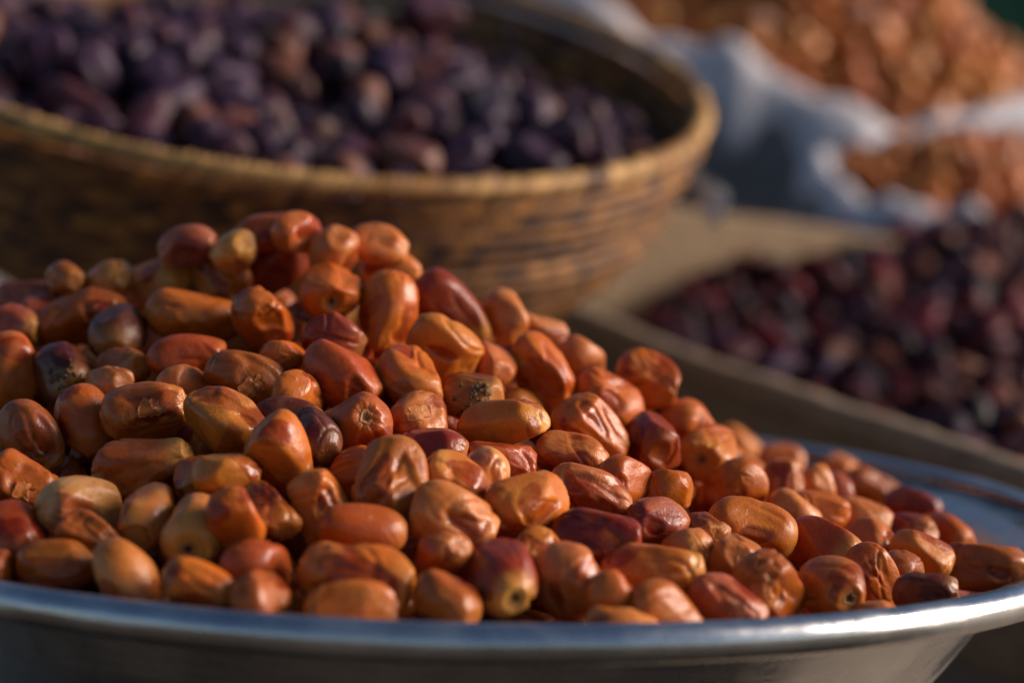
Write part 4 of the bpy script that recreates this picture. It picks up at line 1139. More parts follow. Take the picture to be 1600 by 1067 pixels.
-1977 9257 1094 466 484 727 -139 269 214 red
-2443 11490 1034 -689 708 -10 -156 252 191 orange
-1020 9798 1453 -476 336 709 -397 307 223 amber
566 11882 984 -637 -385 409 -529 260 194 gold
-310 10289 1533 -740 -664 -100 -47 274 212 gold
-1262 9869 1470 373 278 605 646 293 204 pink
-457 8321 896 -193 -614 -499 580 288 210 brown
1535 9694 729 475 -527 -459 -535 271 195 rust
-1629 11183 1362 734 655 -32 177 300 207 tan
652 9367 992 379 322 -586 640 241 191 gold
1493 10971 764 528 709 -457 -100 265 200 orange
-358 10992 1478 -701 708 -81 -11 258 200 red
-762 12457 995 117 -687 -211 686 248 193 orange
1509 10492 793 322 -732 441 407 253 192 gold
1268 11782 753 672 -612 306 -282 282 196 gold
-121 12234 1000 311 589 -25 745 237 190 amber
-326 9348 1224 -227 632 -371 642 269 215 rust
-1758 9492 1244 606 591 -443 -295 258 194 gold
351 12497 848 -295 -708 -174 -617 274 196 gold
8 8698 955 -500 -120 -765 386 294 207 darkred
498 9013 943 -559 -226 765 225 267 194 amber
-314 10036 1486 -659 -408 533 339 323 217 brown
-538 8687 1076 323 -498 750 -291 269 212 orange
-1285 9246 1198 -596 374 -145 -696 310 215 orange
1709 10384 705 -229 -682 -370 -588 275 190 amber
-2182 11863 967 -529 -506 312 606 265 190 brown
818 11465 944 115 -541 -575 604 260 193 brown
-2656 10902 1117 194 -370 -669 -615 279 187 tan
1190 10190 866 -559 70 696 444 264 190 brown
-1857 10145 1414 355 -583 369 630 257 187 orange
1352 11246 763 350 -536 -533 -554 272 205 tan
-332 11594 1269 -759 -519 359 -161 294 205 brown
-1010 11976 1166 413 433 -627 -499 293 223 amber
1115 9919 826 98 779 -51 617 257 196 darkred
-129 9564 1273 -824 -552 -58 118 267 194 pink
1144 10635 874 244 173 730 -615 276 204 red
233 8456 839 -523 -500 -525 -448 278 190 darkred
-251 12461 951 -687 652 -159 279 297 207 pink
-456 11799 1209 -356 -393 -846 46 249 186 rust
-742 11377 1461 -319 195 -864 337 263 193 red
774 10729 1095 171 476 37 -862 289 219 rust
1139 9622 794 175 -73 608 -771 247 194 brown
592 11118 1067 -200 -555 -129 797 286 194 pink
-1335 10940 1478 -626 662 -112 -396 313 220 brown
-2448 10051 1172 -489 -807 -282 173 304 215 pink
1197 9304 766 271 180 561 -761 280 214 pink
1373 11582 768 -528 -362 717 -274 322 219 gold
-1504 9943 1401 522 171 -797 -251 244 191 brown
-558 11139 1451 -667 533 143 -501 317 215 darkred
-2234 11498 1081 -853 -154 -495 63 263 204 brown
-2317 10725 1342 -4 -575 -365 -732 256 195 darkred
-1381 10667 1555 -393 -776 -246 427 238 190 brown
-1084 10872 1561 -346 709 -303 535 304 225 red
-1017 9026 1197 770 -472 -423 -74 319 215 tan
1659 10808 709 613 740 -8 -277 243 192 rust
74 10985 1304 598 453 -594 292 264 186 gold
-1061 10287 1617 -711 632 -308 22 237 185 tan
-1990 10803 1445 489 514 340 -617 277 202 tan
-2398 11172 1132 420 -758 -50 -496 305 223 pink
1120 11594 783 -326 399 -741 431 265 197 tan
794 8928 854 -251 -27 -647 720 259 196 orange
-1474 11376 1305 565 -564 -480 -364 287 194 tan
984 9660 866 444 212 344 -800 261 191 gold
-93 11883 1101 276 618 521 -520 271 189 darkred
-1586 10549 1522 118 -659 -581 -463 294 199 orange
-1072 9595 1360 -655 -413 -428 -466 261 206 darkred
-2023 11528 1123 752 -452 -440 -194 236 186 amber
-2472 9776 1057 -453 643 -311 -534 257 203 red
313 11983 975 -721 -381 523 247 246 188 darkred
-694 8328 930 167 581 -590 535 293 203 pink
156 10402 1360 -85 -216 -779 582 262 210 orange
-79 11388 1277 -676 -224 -616 336 255 202 pink
-2263 9354 993 365 773 201 -479 267 196 pink
-1778 10332 1488 307 492 -57 813 281 212 red
-2139 11128 1237 530 713 320 330 250 189 orange
-390 9545 1361 416 -281 844 190 268 194 rust
-7 8363 872 -366 730 -376 -437 291 214 rust
697 12364 795 583 -712 165 355 287 210 gold
175 11436 1164 77 245 -653 -712 286 195 rust
-733 11549 1341 606 290 -309 -673 235 186 darkred
-1155 8546 942 -358 389 -628 570 262 196 pink
-2437 10510 1372 362 96 -788 -489 242 192 tan
980 12212 815 541 304 -327 -713 281 200 tan
-1894 9032 976 -335 436 541 636 269 194 tan
691 10376 1097 -578 638 -24 -509 271 203 orange
-505 10657 1634 231 633 -693 257 302 209 darkred
786 10155 1027 372 -829 247 337 297 209 orange
-2090 9087 993 408 166 -878 -186 238 186 brown
-601 10909 1551 258 -22 554 -791 291 209 orange
550 10095 1150 426 -783 -450 -51 293 206 brown
-2387 9526 1025 294 656 -113 -685 278 201 orange
-1186 12315 1059 370 -213 -617 661 302 220 red
-683 8909 1113 254 337 736 -529 275 213 pink
-553 11642 1275 2 359 -587 726 298 208 gold
626 9768 1037 23 -740 431 517 251 190 amber
1037 11144 905 -333 -556 -457 609 273 192 tan
-1797 11091 1370 764 563 265 -170 257 196 amber
1025 10548 989 512 169 424 -728 281 194 orange
1355 10026 826 -692 522 -470 167 239 188 gold
-51 12424 941 -111 237 307 915 294 198 gold"""
BASKET = """-1440 15599 3002 94 123 -412 898 365 255 bk3
-3656 16228 3401 564 -630 45 533 409 288 bk2
-405 16154 3141 101 747 402 519 411 299 bk2
-1033 14787 2668 494 -345 544 583 416 272 bk3
-2299 15069 3119 635 -495 -371 -463 469 290 bk2
616 16386 2918 567 -523 -381 510 436 280 bk3
-1558 16492 3459 -524 743 -240 340 397 259 bk3
93 14918 2685 803 -107 -561 172 401 283 bk2
-3323 14840 2942 -120 504 68 -853 472 292 bk3
-2680 15237 3188 422 203 -394 791 414 267 bk2
59 17270 3044 583 -705 -402 -37 393 254 bk
-674 17602 3294 -396 293 216 844 444 286 bk4
-935 16865 3367 -845 302 -226 -378 477 282 bk3
-1877 15211 3006 -383 398 624 -552 410 295 bk2
-1176 16246 3253 -659 132 525 -523 418 259 bk4
-3391 16246 3364 -349 -314 -717 516 477 277 bk3
-676 14610 2663 191 507 -314 -780 422 278 bk4
-1339 15035 2813 -545 72 -656 517 410 276 bk2
90 15907 2978 -65 457 69 -884 378 269 bk4
-2396 17348 3440 237 824 481 186 430 252 bk
535 15298 2648 -315 -165 0 935 408 289 bk3
-2640 14915 3101 -80 956 135 247 417 277 bk2
-3350 17171 3531 646 35 595 478 421 282 bk3
-2950 16058 3370 -122 360 -656 651 423 272 bk2
-580 15171 2882 657 37 753 13 412 283 bk2
-1003 15509 2948 319 10 58 946 425 261 bk4
-2746 15652 3324 441 -181 803 -358 447 262 bk2
-2353 15969 3310 -252 922 189 -224 369 269 bk2
-1360 14800 2683 321 -477 -219 788 410 261 bk3
-1851 17295 3504 -410 550 430 -587 444 277 bk3
-2667 14168 2538 -372 789 -252 -420 409 295 bk4
-1042 14095 2479 -5 360 -929 81 446 299 bk4
-1753 14056 2616 497 61 -865 -24 437 277 bk3
-1424 13794 2506 -730 -250 -359 -525 423 282 bk4
-222 15308 2936 -805 487 -305 -149 497 292 bk
-1919 18268 3551 -741 -639 -205 -8 517 298 bk2
-25 14593 2447 -770 588 -49 242 438 277 bk2
-2864 17647 3551 565 645 394 331 377 274 bk
-1753 14962 2886 -733 -75 655 167 415 262 bk2
-54 17500 3169 -376 -383 675 506 463 267 bk3
-3245 15587 3256 127 403 689 -589 444 256 bk2
-653 16728 3251 723 -124 496 -464 404 293 bk3
-1596 15823 3150 826 -332 -440 116 421 282 bk4
-2926 15042 3163 -357 19 187 915 451 296 bk2
-3347 15250 3060 -557 324 -382 663 484 285 bk2
-3236 14587 2818 509 -561 -651 53 379 270 bk2
-2111 17859 3546 194 968 -117 -110 428 259 bk3
-1186 15888 3177 -174 -172 -609 754 422 250 bk
-3282 17529 3538 -745 495 414 -167 424 297 bk2
-2363 17937 3615 -521 558 337 -550 347 255 bk4
747 16071 2752 -308 384 -612 618 422 265 bk2
222 15130 2769 -545 275 -575 545 439 257 bk3
-1632 16124 3324 169 246 -628 -719 382 270 bk4
-1542 17128 3507 -233 234 869 368 408 269 bk
347 16029 2956 -512 217 -571 604 434 251 bk3
-2971 17065 3416 241 -208 -359 -877 432 273 bk4
-836 16282 3256 -286 421 -779 366 462 293 bk2
-2384 15683 3319 229 -727 121 636 374 254 bk3
502 15830 2837 283 35 -729 623 390 259 bk2
-2682 14642 2886 489 -548 -238 636 472 287 bk3
-2615 17788 3615 -955 -82 -88 272 369 257 bk2
-678 17018 3293 -148 401 -841 330 399 267 bk2
-389 17407 3234 -125 404 -839 -343 383 279 bk2
322 16948 2951 -71 15 213 974 475 283 bk3
-1279 17065 3520 -480 270 -121 -826 408 257 bk4
-2699 17169 3413 517 -473 -641 -313 463 278 bk3
-1795 14282 2637 -258 -169 -937 -161 489 292 bk2
-2041 17031 3453 -141 613 280 -726 459 290 bk2
-526 15677 3042 -774 -60 -410 -478 502 295 bk2
-1719 14630 2783 528 847 -65 -12 375 259 bk4
-2148 14809 2952 209 -291 -788 501 481 289 bk2
-723 14235 2451 276 -43 369 886 396 263 bk2
-1943 16251 3304 552 194 -554 593 376 256 bk
-1484 14297 2672 -953 -97 272 92 409 295 bk2
-1865 15480 3125 -546 554 -604 -175 448 257 bk2
300 15453 2776 65 348 -873 335 478 280 bk
-771 14950 2810 -110 -678 583 434 454 274 bk3
-246 16678 3117 684 249 507 463 426 282 bk3
59 15640 2923 85 56 190 977 401 272 bk2
-354 14781 2684 -41 755 526 -390 379 250 bk2
-2453 14410 2733 -132 -27 544 -828 426 254 bk2
-2039 15682 3187 -645 -145 320 679 371 251 bk2
-1785 16786 3449 -628 -681 -213 310 444 291 bk2
-2349 17623 3546 385 252 783 -419 445 287 bk2
-2228 16699 3408 311 -300 303 849 490 295 bk2
-3611 17233 3597 57 432 588 681 394 254 bk2
-3053 15417 3203 5 -7 126 992 384 276 bk2
-2158 14207 2578 -91 395 747 -526 422 267 bk2
38 16385 3003 694 -41 714 -89 485 283 bk
-2971 14371 2720 524 -715 -460 55 357 253 bk3
-1038 14415 2563 -579 412 274 -648 392 263 bk2
273 14707 2480 627 -404 -402 -531 387 262 bk2
-3114 16528 3421 385 -329 -796 332 470 273 bk
-1364 14013 2572 495 -202 58 -843 432 271 bk
-2610 15981 3349 -179 -760 -624 34 507 290 bk3
-1328 16727 3499 -183 -589 -773 150 474 284 bk2
-171 17713 3280 -628 13 775 -68 412 258 bk
-1766 17749 3453 -616 -146 -211 745 500 297 bk3
650 15603 2652 420 473 -744 -217 463 268 bk4
-618 15949 3140 451 465 761 30 419 270 bk4
-1201 15202 2789 163 685 -416 576 444 256 bk
-2216 14430 2790 147 202 345 905 425 253 bk3
-2724 14409 2696 -760 -286 -398 427 404 276 bk2
495 17086 2982 207 942 253 -74 390 251 bk3
-985 15237 2863 542 217 -38 -811 424 252 bk2
-1093 16476 3392 64 314 -854 -409 416 256 bk4
-292 17994 3307 -640 432 -264 -577 375 255 bk4
-1854 13749 2467 283 -302 840 352 415 273 bk2
-1168 17579 3476 -57 518 -853 44 448 270 bk
-3641 16697 3529 -406 -362 -832 -114 422 253 bk3
-912 15954 3170 531 -100 -549 -638 420 288 bk2
-2058 17609 3491 -231 443 158 851 406 261 bk3
-1609 15250 2861 -886 348 25 305 437 252 bk3
672 16679 2919 672 355 -619 197 404 294 bk2
-3591 15895 3318 28 -475 -834 280 407 263 bk4
-1956 14575 2810 -463 -447 -644 414 409 292 bk4
-1099 13836 2385 706 103 683 156 403 274 bk3
-2700 16202 3343 -192 -481 154 842 384 278 bk3
-2337 13949 2456 55 -808 566 -152 377 265 bk4
-576 15384 2979 -29 831 248 496 393 291 bk3
-274 14532 2497 347 -126 584 -723 454 264 bk2
-2145 16039 3361 -956 277 91 -15 376 251 bk3
-248 15701 3047 623 -274 524 512 429 261 bk
-2485 15396 3252 508 615 486 -356 372 267 bk2
-2180 15410 3173 735 -198 108 -639 446 266 bk2
-915 16579 3380 -443 -109 114 883 369 253 bk4
-3390 16891 3489 382 -308 314 -813 415 261 bk2
-1900 15925 3234 -391 -2 -445 806 410 298 bk2
-2781 17988 3591 262 -9 -957 -123 367 262 bk2
-501 17876 3306 154 125 288 937 358 260 bk3
-280 15005 2762 -446 -279 815 244 391 257 bk2
-3329 15043 3016 -951 -81 286 88 412 252 bk2
-1481 14582 2739 904 194 -21 380 408 262 bk
-2135 13856 2466 -254 42 -782 -568 370 274 bk2
-583 17219 3270 547 -256 -754 -261 397 268 bk2
-2183 18253 3613 -56 -264 898 348 447 297 bk3
-2924 14816 2786 128 848 -70 509 395 257 bk2
-1614 16544 3178 718 172 653 168 472 289 bk2
-820 14772 2434 -832 227 201 -465 367 268 bk2
-1214 15907 2892 -780 326 454 -281 436 275 bk2
-813 16091 2907 584 -59 -477 -654 412 289 bk2
-1741 15664 2907 29 -354 -763 540 439 277 bk4
-1168 14687 2481 400 -142 778 464 391 267 bk2
-1952 14969 2655 -321 -57 563 -760 417 270 bk
-1648 16960 3255 504 549 -285 603 423 263 bk3
-3145 15703 3031 503 -460 -537 497 352 253 bk4
-148 14972 2523 -644 698 -306 66 457 293 bk3
-476 15118 2576 825 -555 23 -106 440 272 bk3
-2354 14843 2691 -12 562 561 -608 460 296 bk
-3355 15511 2931 293 -855 -206 376 438 273 bk3
-2709 15159 2922 -177 321 -789 492 488 283 bk2
-157 15744 2839 -154 606 264 734 435 288 bk2
-770 15637 2758 -322 228 -786 477 386 250 bk3
-1286 15597 2773 -404 429 186 786 462 287 bk2
-1390 16894 3267 -393 286 -248 -838 411 259 bk2
-439 15483 2734 698 -708 -50 93 372 257 bk
-1297 16232 3089 -592 -309 514 -539 377 261 bk2
-731 14976 2521 -677 -651 -166 -300 465 277 bk4
-36 15452 2698 -627 -574 -475 -229 437 273 bk2
-2141 14667 2582 -3 163 -256 -953 421 274 bk3
-2461 15433 3013 -279 -104 604 739 421 275 bk
-757 15303 2637 38 -466 -444 -764 374 259 bk2
-2280 15170 2871 764 499 -398 -96 360 267 bk2
-2492 14430 2506 581 -779 21 -233 358 265 bk3
-3033 15124 2876 -126 184 728 -648 440 252 bk3
-656 16600 3609 -591 -196 -635 -457 460 340 bk3"""
BASKET_DEEP = """-2472 16866 3331 -543 33 -632 -552 496 286 bk4
-2753 16523 3366 679 -45 -654 -329 379 251 bk2
-3763 15723 3125 -381 -451 -799 115 462 270 bk3
-2323 16414 3333 -146 712 -297 619 425 259 bk3
92 16744 2945 -96 -403 -890 191 417 257 bk4
-3217 16738 3390 -837 -92 -517 -153 390 276 bk
-903 17755 3372 -385 -158 -602 681 473 273 bk3
-191 17014 3063 -811 -518 195 -190 398 289 bk3
-365 14225 2337 -343 297 -460 -763 475 283 bk2
-3889 16650 3474 -475 140 -799 -339 342 252 bk2
-916 17361 3369 313 877 -293 219 459 280 bk2
-1458 18219 3351 -709 430 520 -204 440 251 bk4
-1520 17736 3498 -160 -120 747 635 431 264 bk
-1143 17987 3417 -674 626 289 265 398 281 bk3
-1304 17358 3488 -205 592 -380 -681 473 289 bk3
-3722 15162 2996 -362 -610 692 135 432 288 bk
-3781 15460 3063 -272 670 230 -651 387 256 bk
-209 16000 2991 -117 -308 -937 -116 390 265 bk2
-746 18144 3343 -122 -241 -768 581 469 272 bk2
-534 16389 3138 -579 -206 781 107 384 257 bk2
357 16650 2888 695 622 -174 -316 428 251 bk2
-3511 15615 3152 -356 -553 -615 435 378 272 bk2
-3821 16006 3259 107 -31 -91 990 463 280 bk4
277 17443 3021 -597 149 -565 550 356 259 bk3
-2791 16777 3389 -882 -95 -449 -105 383 267 bk4
468 15016 2522 905 -87 412 -54 355 260 bk3
-2528 18163 3669 858 27 -43 510 397 251 bk3
-1548 18044 3430 325 299 892 -99 476 274 bk2
-1059 18259 3331 385 -815 -55 430 398 250 bk2
-2924 17384 3424 -501 -48 -601 -621 364 257 bk4
-2555 17672 3302 521 642 442 -348 438 300 bk4
-1879 15340 2746 -412 810 -237 342 436 297 bk4
-591 17157 3015 608 568 -549 -79 450 281 bk4
-1920 16748 3241 -569 -580 -157 563 455 271 bk2
-1588 16278 3097 -602 717 -124 328 416 258 bk2
-3047 15962 3138 636 78 -705 -305 410 250 bk4
-2335 14304 2397 341 338 575 663 386 260 bk3
-1310 17860 3185 -122 664 -613 -411 400 284 bk2
-3437 15939 3054 606 -147 -62 779 405 282 bk2
-1113 15103 2534 207 -78 -655 722 376 275 bk
434 16277 2672 284 176 351 875 385 251 bk4
-2835 16348 3106 163 -685 -279 -653 361 252 bk2
-2621 16599 3105 -779 232 567 138 397 286 bk2
-1607 18076 3200 583 -511 604 -186 430 252 bk2
-371 16738 2871 -332 -88 -767 543 424 290 bk2
-2246 16082 3078 347 909 226 -53 413 272 bk2
-2216 16921 3228 -211 441 -252 835 353 257 bk3
238 15772 2667 189 -533 -795 218 400 287 bk2
-3276 16528 3147 -680 -68 -623 -382 405 276 bk
-2003 17128 3240 -84 -719 5 -690 367 258 bk3
-1625 14693 2487 867 68 -450 -203 415 288 bk3
-2174 17665 3268 213 -546 -122 801 390 280 bk2
33 16425 2783 252 -401 456 753 396 257 bk2
-913 16455 3072 -800 -65 514 302 458 282 bk2
-2116 18122 3333 610 518 327 -502 404 263 bk3
-1188 17317 3224 -570 167 -393 -702 401 287 bk4
-3901 16347 3230 102 -380 -571 -721 395 285 bk
-3175 16242 3163 692 -151 650 274 419 287 bk2
-3141 17121 3197 455 856 155 -193 367 254 bk3
-2293 15655 3022 -47 722 -182 -666 388 253 bk2
-429 15904 2824 403 838 -19 366 382 270 bk4
-2813 15633 3075 -651 -608 -424 165 415 262 bk3
-2993 16854 3146 -757 22 649 68 398 258 bk
-552 14477 2318 -736 520 281 331 397 276 bk4
-786 18118 3124 -699 -385 538 -272 374 255 bk
-3610 15103 2710 -581 530 -422 -451 376 250 bk2
-1866 17458 3330 372 80 577 723 375 250 bk
-2398 17972 3381 148 -609 286 725 415 279 bk3
469 15967 2592 557 -759 -177 289 374 257 bk4
-2527 17171 3169 411 437 -692 402 394 288 bk3
-1157 16792 3232 638 -436 287 566 378 276 bk4
-1225 14335 2354 204 -458 59 863 368 263 bk3
-371 16283 2859 -133 -721 451 -510 426 284 bk3
-3376 15008 2749 530 -354 743 206 394 254 bk2
-3678 15418 2836 -197 632 -170 -730 425 261 bk4
287 17168 2801 579 345 -728 127 429 252 bk2
-212 17746 3002 -339 624 216 -670 392 270 bk3
-2792 17756 3322 215 93 523 819 408 261 bk2
-1423 15301 2626 -259 -774 -494 -301 377 264 bk3
-3586 16225 3123 101 138 -885 434 418 265 bk3
-130 16753 2811 68 289 -439 -848 354 255 bk2
-3039 17525 3269 702 -163 -467 -512 456 280 bk2
-213 14569 2253 737 594 -257 198 379 256 bk4
-1641 14941 2552 -834 283 -461 109 442 272 bk2
-608 16809 2997 545 797 -261 22 426 282 bk4
-1609 17561 3328 618 -748 200 138 406 294 bk4
-3339 17344 3281 255 66 934 -242 408 271 bk2
-1906 14331 2411 -239 -460 738 -432 411 258 bk2
-3589 17066 3309 737 306 -600 51 481 285 bk3
-201 17355 2892 159 420 343 -825 477 275 bk2
-1795 14004 2297 -126 -336 -337 -870 435 259 bk3
-1354 14111 2317 -166 498 -632 570 433 251 bk2
-3175 14530 2578 10 -265 -385 884 452 293 bk4
214 15203 2496 302 911 -242 142 364 267 bk3
313 16524 2680 698 -133 -673 204 412 292 bk2
-66 17129 2828 -405 388 375 739 371 257 bk3
-2807 17190 3183 -627 -676 -65 381 433 280 bk4
-2029 15792 2968 -629 315 -50 -709 367 250 bk2
-849 14345 2282 -573 -237 544 -565 395 254 bk2
-2314 16502 3102 -714 -357 565 -210 465 278 bk3
-3880 15890 3006 84 -688 224 -685 344 254 bk2
-1095 18151 3131 539 -471 558 420 416 269 bk
-763 17756 3110 827 -263 -133 479 374 268 bk2
172 16041 2735 -581 -627 -501 -136 380 258 bk2
-517 18009 3128 -80 141 -306 -938 398 259 bk
-1885 18267 3322 -548 534 298 571 412 273 bk4"""
CRATE = """4016 20032 2179 429 -437 -494 -617 452 266 wine
2283 18202 1543 671 208 653 -282 341 239 wine
3455 18670 1805 -360 -169 785 -475 432 278 bk3
2578 18634 1660 542 690 441 -191 378 255 wine2
1902 17206 1459 779 -88 476 399 397 232 bk
970 17629 1418 442 740 -460 -214 378 272 wine2
3416 20058 2042 -757 -370 -149 -517 332 235 bk2
1545 16729 1372 433 -578 -170 -670 459 272 wine
2901 16589 1464 723 -687 -40 -58 375 236 bk
3303 18010 1650 500 354 -691 -384 399 255 wine
3234 15726 1230 -538 519 -627 220 340 241 bk4
4348 20345 2197 -56 -685 -702 186 413 230 bk4
2042 16064 1152 -270 -290 -576 715 423 240 wine2
3684 19009 1874 491 857 -42 -149 436 257 bk4
3338 15200 1191 -167 500 378 -761 448 271 bk4
3030 19398 1902 -655 589 335 333 387 238 bk3
2370 19221 1866 788 0 608 -96 396 258 wine2
3109 19105 1845 -197 -332 17 -922 448 275 bk4
3076 16340 1362 445 -15 835 324 384 253 bk4
1159 17372 1439 487 -330 718 -371 443 255 wine
2732 19991 1966 710 -219 381 -550 472 273 wine
2225 17642 1416 -186 316 -767 527 367 267 wine2
1725 18224 1563 -344 120 -883 -297 411 242 bk
3923 20548 2186 559 -232 -508 -613 376 277 bk2
2609 15963 1202 -568 -822 -33 -9 464 275 wine2
2998 18182 1563 -484 12 793 -370 342 235 bk2
2060 18914 1819 313 -543 -573 -528 403 236 wine
1144 17038 1365 -76 -710 67 -697 430 278 bk2
3316 16507 1507 482 -276 672 490 485 277 wine
3425 15909 1366 890 -414 13 -191 334 239 wine
2461 15623 1052 -59 818 -303 485 409 270 bk4
2569 18980 1823 -75 387 -917 63 392 262 bk
3146 18691 1731 -638 496 -365 463 436 261 bk
1681 18755 1704 -632 404 419 512 363 248 wine
1889 18457 1618 -626 -506 -530 -268 352 234 bk3
3501 16198 1385 495 36 -863 95 387 260 wine
2782 17609 1531 754 148 -574 284 324 233 wine2
1549 19138 1738 508 -346 -663 -428 370 266 wine
3026 14651 1187 -644 208 -535 -506 379 255 bk
1693 16140 1200 -556 653 -357 370 389 258 bk2
2421 16406 1276 885 -371 -280 35 411 239 bk
3715 18057 1797 677 517 397 -341 361 238 bk4
2360 18799 1756 852 242 364 286 439 257 wine
2719 18334 1626 -968 182 164 56 386 232 wine
3534 19542 2094 -240 -527 -566 -587 403 271 bk4
2934 17912 1555 567 564 -170 -575 383 278 wine2
3029 20277 2029 -479 -596 -314 -562 363 231 wine2
2364 17344 1439 -170 -513 -637 549 413 257 bk
3502 18339 1747 -263 -824 -484 135 469 275 bk
3524 19202 1978 617 -771 -112 -112 367 245 bk2
1485 18327 1581 -715 110 -648 -238 392 247 wine2
1201 18027 1442 -650 -404 -427 482 351 246 wine
2711 14105 1090 346 644 236 -640 457 279 bk3
2798 18622 1722 672 266 -126 680 385 274 bk4
2562 17802 1535 574 -549 -597 114 335 233 bk
2881 19025 1843 893 -266 -287 -223 402 246 wine2
2969 17362 1612 -765 397 212 461 426 272 wine2
3293 16853 1539 -193 -226 -278 -913 491 280 wine2
3132 14403 1130 -864 75 282 -411 465 274 bk4
3686 20091 2130 470 126 -567 664 338 249 bk4
3520 20374 2119 -539 -580 -595 139 397 261 wine2
2202 16939 1407 544 127 -815 -150 490 274 bk3
2701 14560 1115 -174 150 435 870 373 275 bk
2957 15700 1173 -454 850 202 175 465 266 bk4
1777 17373 1488 -710 61 -539 -448 332 243 wine
1702 17796 1490 368 -778 213 464 406 232 bk4
3517 17313 1643 -670 -317 -657 139 443 247 wine2
2815 16189 1295 -351 843 -311 -264 483 271 wine
3902 18511 1802 217 154 584 -767 439 258 bk4
1820 19214 1835 -449 441 -754 189 330 241 wine2
3771 19765 2154 -870 178 -346 302 430 239 wine
2576 18177 1515 -806 -282 217 -474 381 263 bk2
2803 15325 1127 908 -297 -94 -281 424 264 wine
2109 16461 1284 72 869 237 -428 362 254 bk2
3248 19482 1956 -706 444 189 -518 410 245 bk2
3406 19850 2011 40 947 -77 -309 317 233 bk3
2585 14841 1052 -600 -759 83 240 377 238 wine
2724 16841 1484 -286 -602 654 -359 363 261 bk
1164 18624 1464 -42 -975 -218 -23 422 277 bk
1850 16563 1329 -681 -368 622 -117 416 241 bk2
1380 18666 1559 375 868 309 100 442 259 wine2
2883 14955 1154 -21 -59 -151 -986 442 261 bk
2585 15117 1098 595 -397 -638 285 402 233 bk2
2763 19505 1928 -479 -857 -188 -28 471 270 bk
2102 18626 1691 478 -733 -416 250 353 251 wine2
2674 20321 2071 -68 -594 -701 388 353 249 bk3
3121 17712 1595 943 -319 90 35 387 260 wine
1474 17271 1415 -410 -498 -625 439 395 233 bk2
2887 13554 1040 -38 -391 -808 440 371 237 wine2
3414 15483 1281 -794 -283 510 174 350 236 bk4
3174 15967 1337 -883 -435 -177 19 345 244 bk2
2409 15336 1055 156 820 333 438 408 234 wine2
3577 16691 1521 -445 247 819 266 405 242 bk2
1491 17723 1472 -672 81 386 627 361 258 wine
3924 19414 2028 -978 -183 30 97 358 260 wine
2597 16592 1345 843 -419 -186 282 439 265 bk4
2319 15911 1148 -79 837 -450 301 431 278 wine
2621 17210 1482 27 217 -322 -921 429 239 wine
3232 18310 1700 680 458 -512 257 361 238 bk2
1144 18355 1467 -609 176 770 73 375 233 wine2
3658 17822 1706 -660 -216 31 -719 362 243 wine
3185 17435 1596 81 -182 -628 -752 353 245 wine2
4293 20587 2287 57 286 350 -890 421 251 bk2
3368 18991 1838 -368 58 742 -557 371 242 bk
1296 17673 1426 -261 -533 -804 -42 406 254 bk
3892 18799 1869 -379 -412 763 324 388 249 wine
2397 18512 1563 76 -168 829 528 438 258 bk
2545 16947 1419 187 765 530 -315 360 250 bk
2024 17423 1389 -231 55 475 847 441 261 bk2
3035 15275 1231 231 -465 -712 -473 391 241 wine2
3237 19728 1986 -320 -737 246 -541 362 234 bk2
2911 16995 1554 515 -210 -467 -687 363 251 wine2
3212 17083 1568 170 -376 -617 670 458 261 bk
3275 20365 2075 330 844 305 294 389 277 wine2
4161 19641 2082 -546 618 546 -145 373 232 wine2
2958 18445 1617 -799 -275 -301 443 394 243 wine
3356 17670 1695 -550 765 -276 -188 463 276 wine2
1441 18059 1523 241 961 -8 139 401 266 wine
1015 17915 1407 245 735 -333 538 385 241 bk2
1415 18945 1684 476 201 671 -532 392 234 wine2
2019 18220 1548 355 -759 498 226 475 269 bk
896 16863 1280 -274 829 231 -430 370 246 bk
2868 15916 1274 -716 43 635 -288 375 257 wine
2271 16725 1360 -449 792 -149 385 354 255 bk4
2956 14022 1106 -86 -523 -503 683 362 237 wine
3709 20545 2141 -177 342 -431 -816 371 244 wine
1828 18958 1816 -803 -289 -121 -507 410 231 wine
3549 17056 1666 -42 -747 648 -140 447 266 wine2
2293 16207 1185 24 -867 191 460 382 234 bk2
2993 19793 1919 -153 918 31 364 390 238 bk2
2740 15666 1213 494 289 218 -790 373 252 bk2
1828 16913 1432 -718 134 475 490 429 263 wine2
3718 19326 2025 -402 -619 -672 -59 437 265 wine
3109 17219 1393 527 227 -599 559 427 256 wine
1675 16785 1184 797 204 542 -174 379 261 bk
2899 19522 1720 -66 723 327 -605 435 244 bk4
2886 16971 1277 679 561 -434 -190 347 252 bk
3544 19755 1842 -431 -873 229 18 387 257 wine2
1543 17386 1229 501 -641 -93 573 352 255 bk2
2114 17105 1165 -135 292 532 783 429 276 wine
2163 19150 1591 240 830 -364 348 384 248 wine2"""
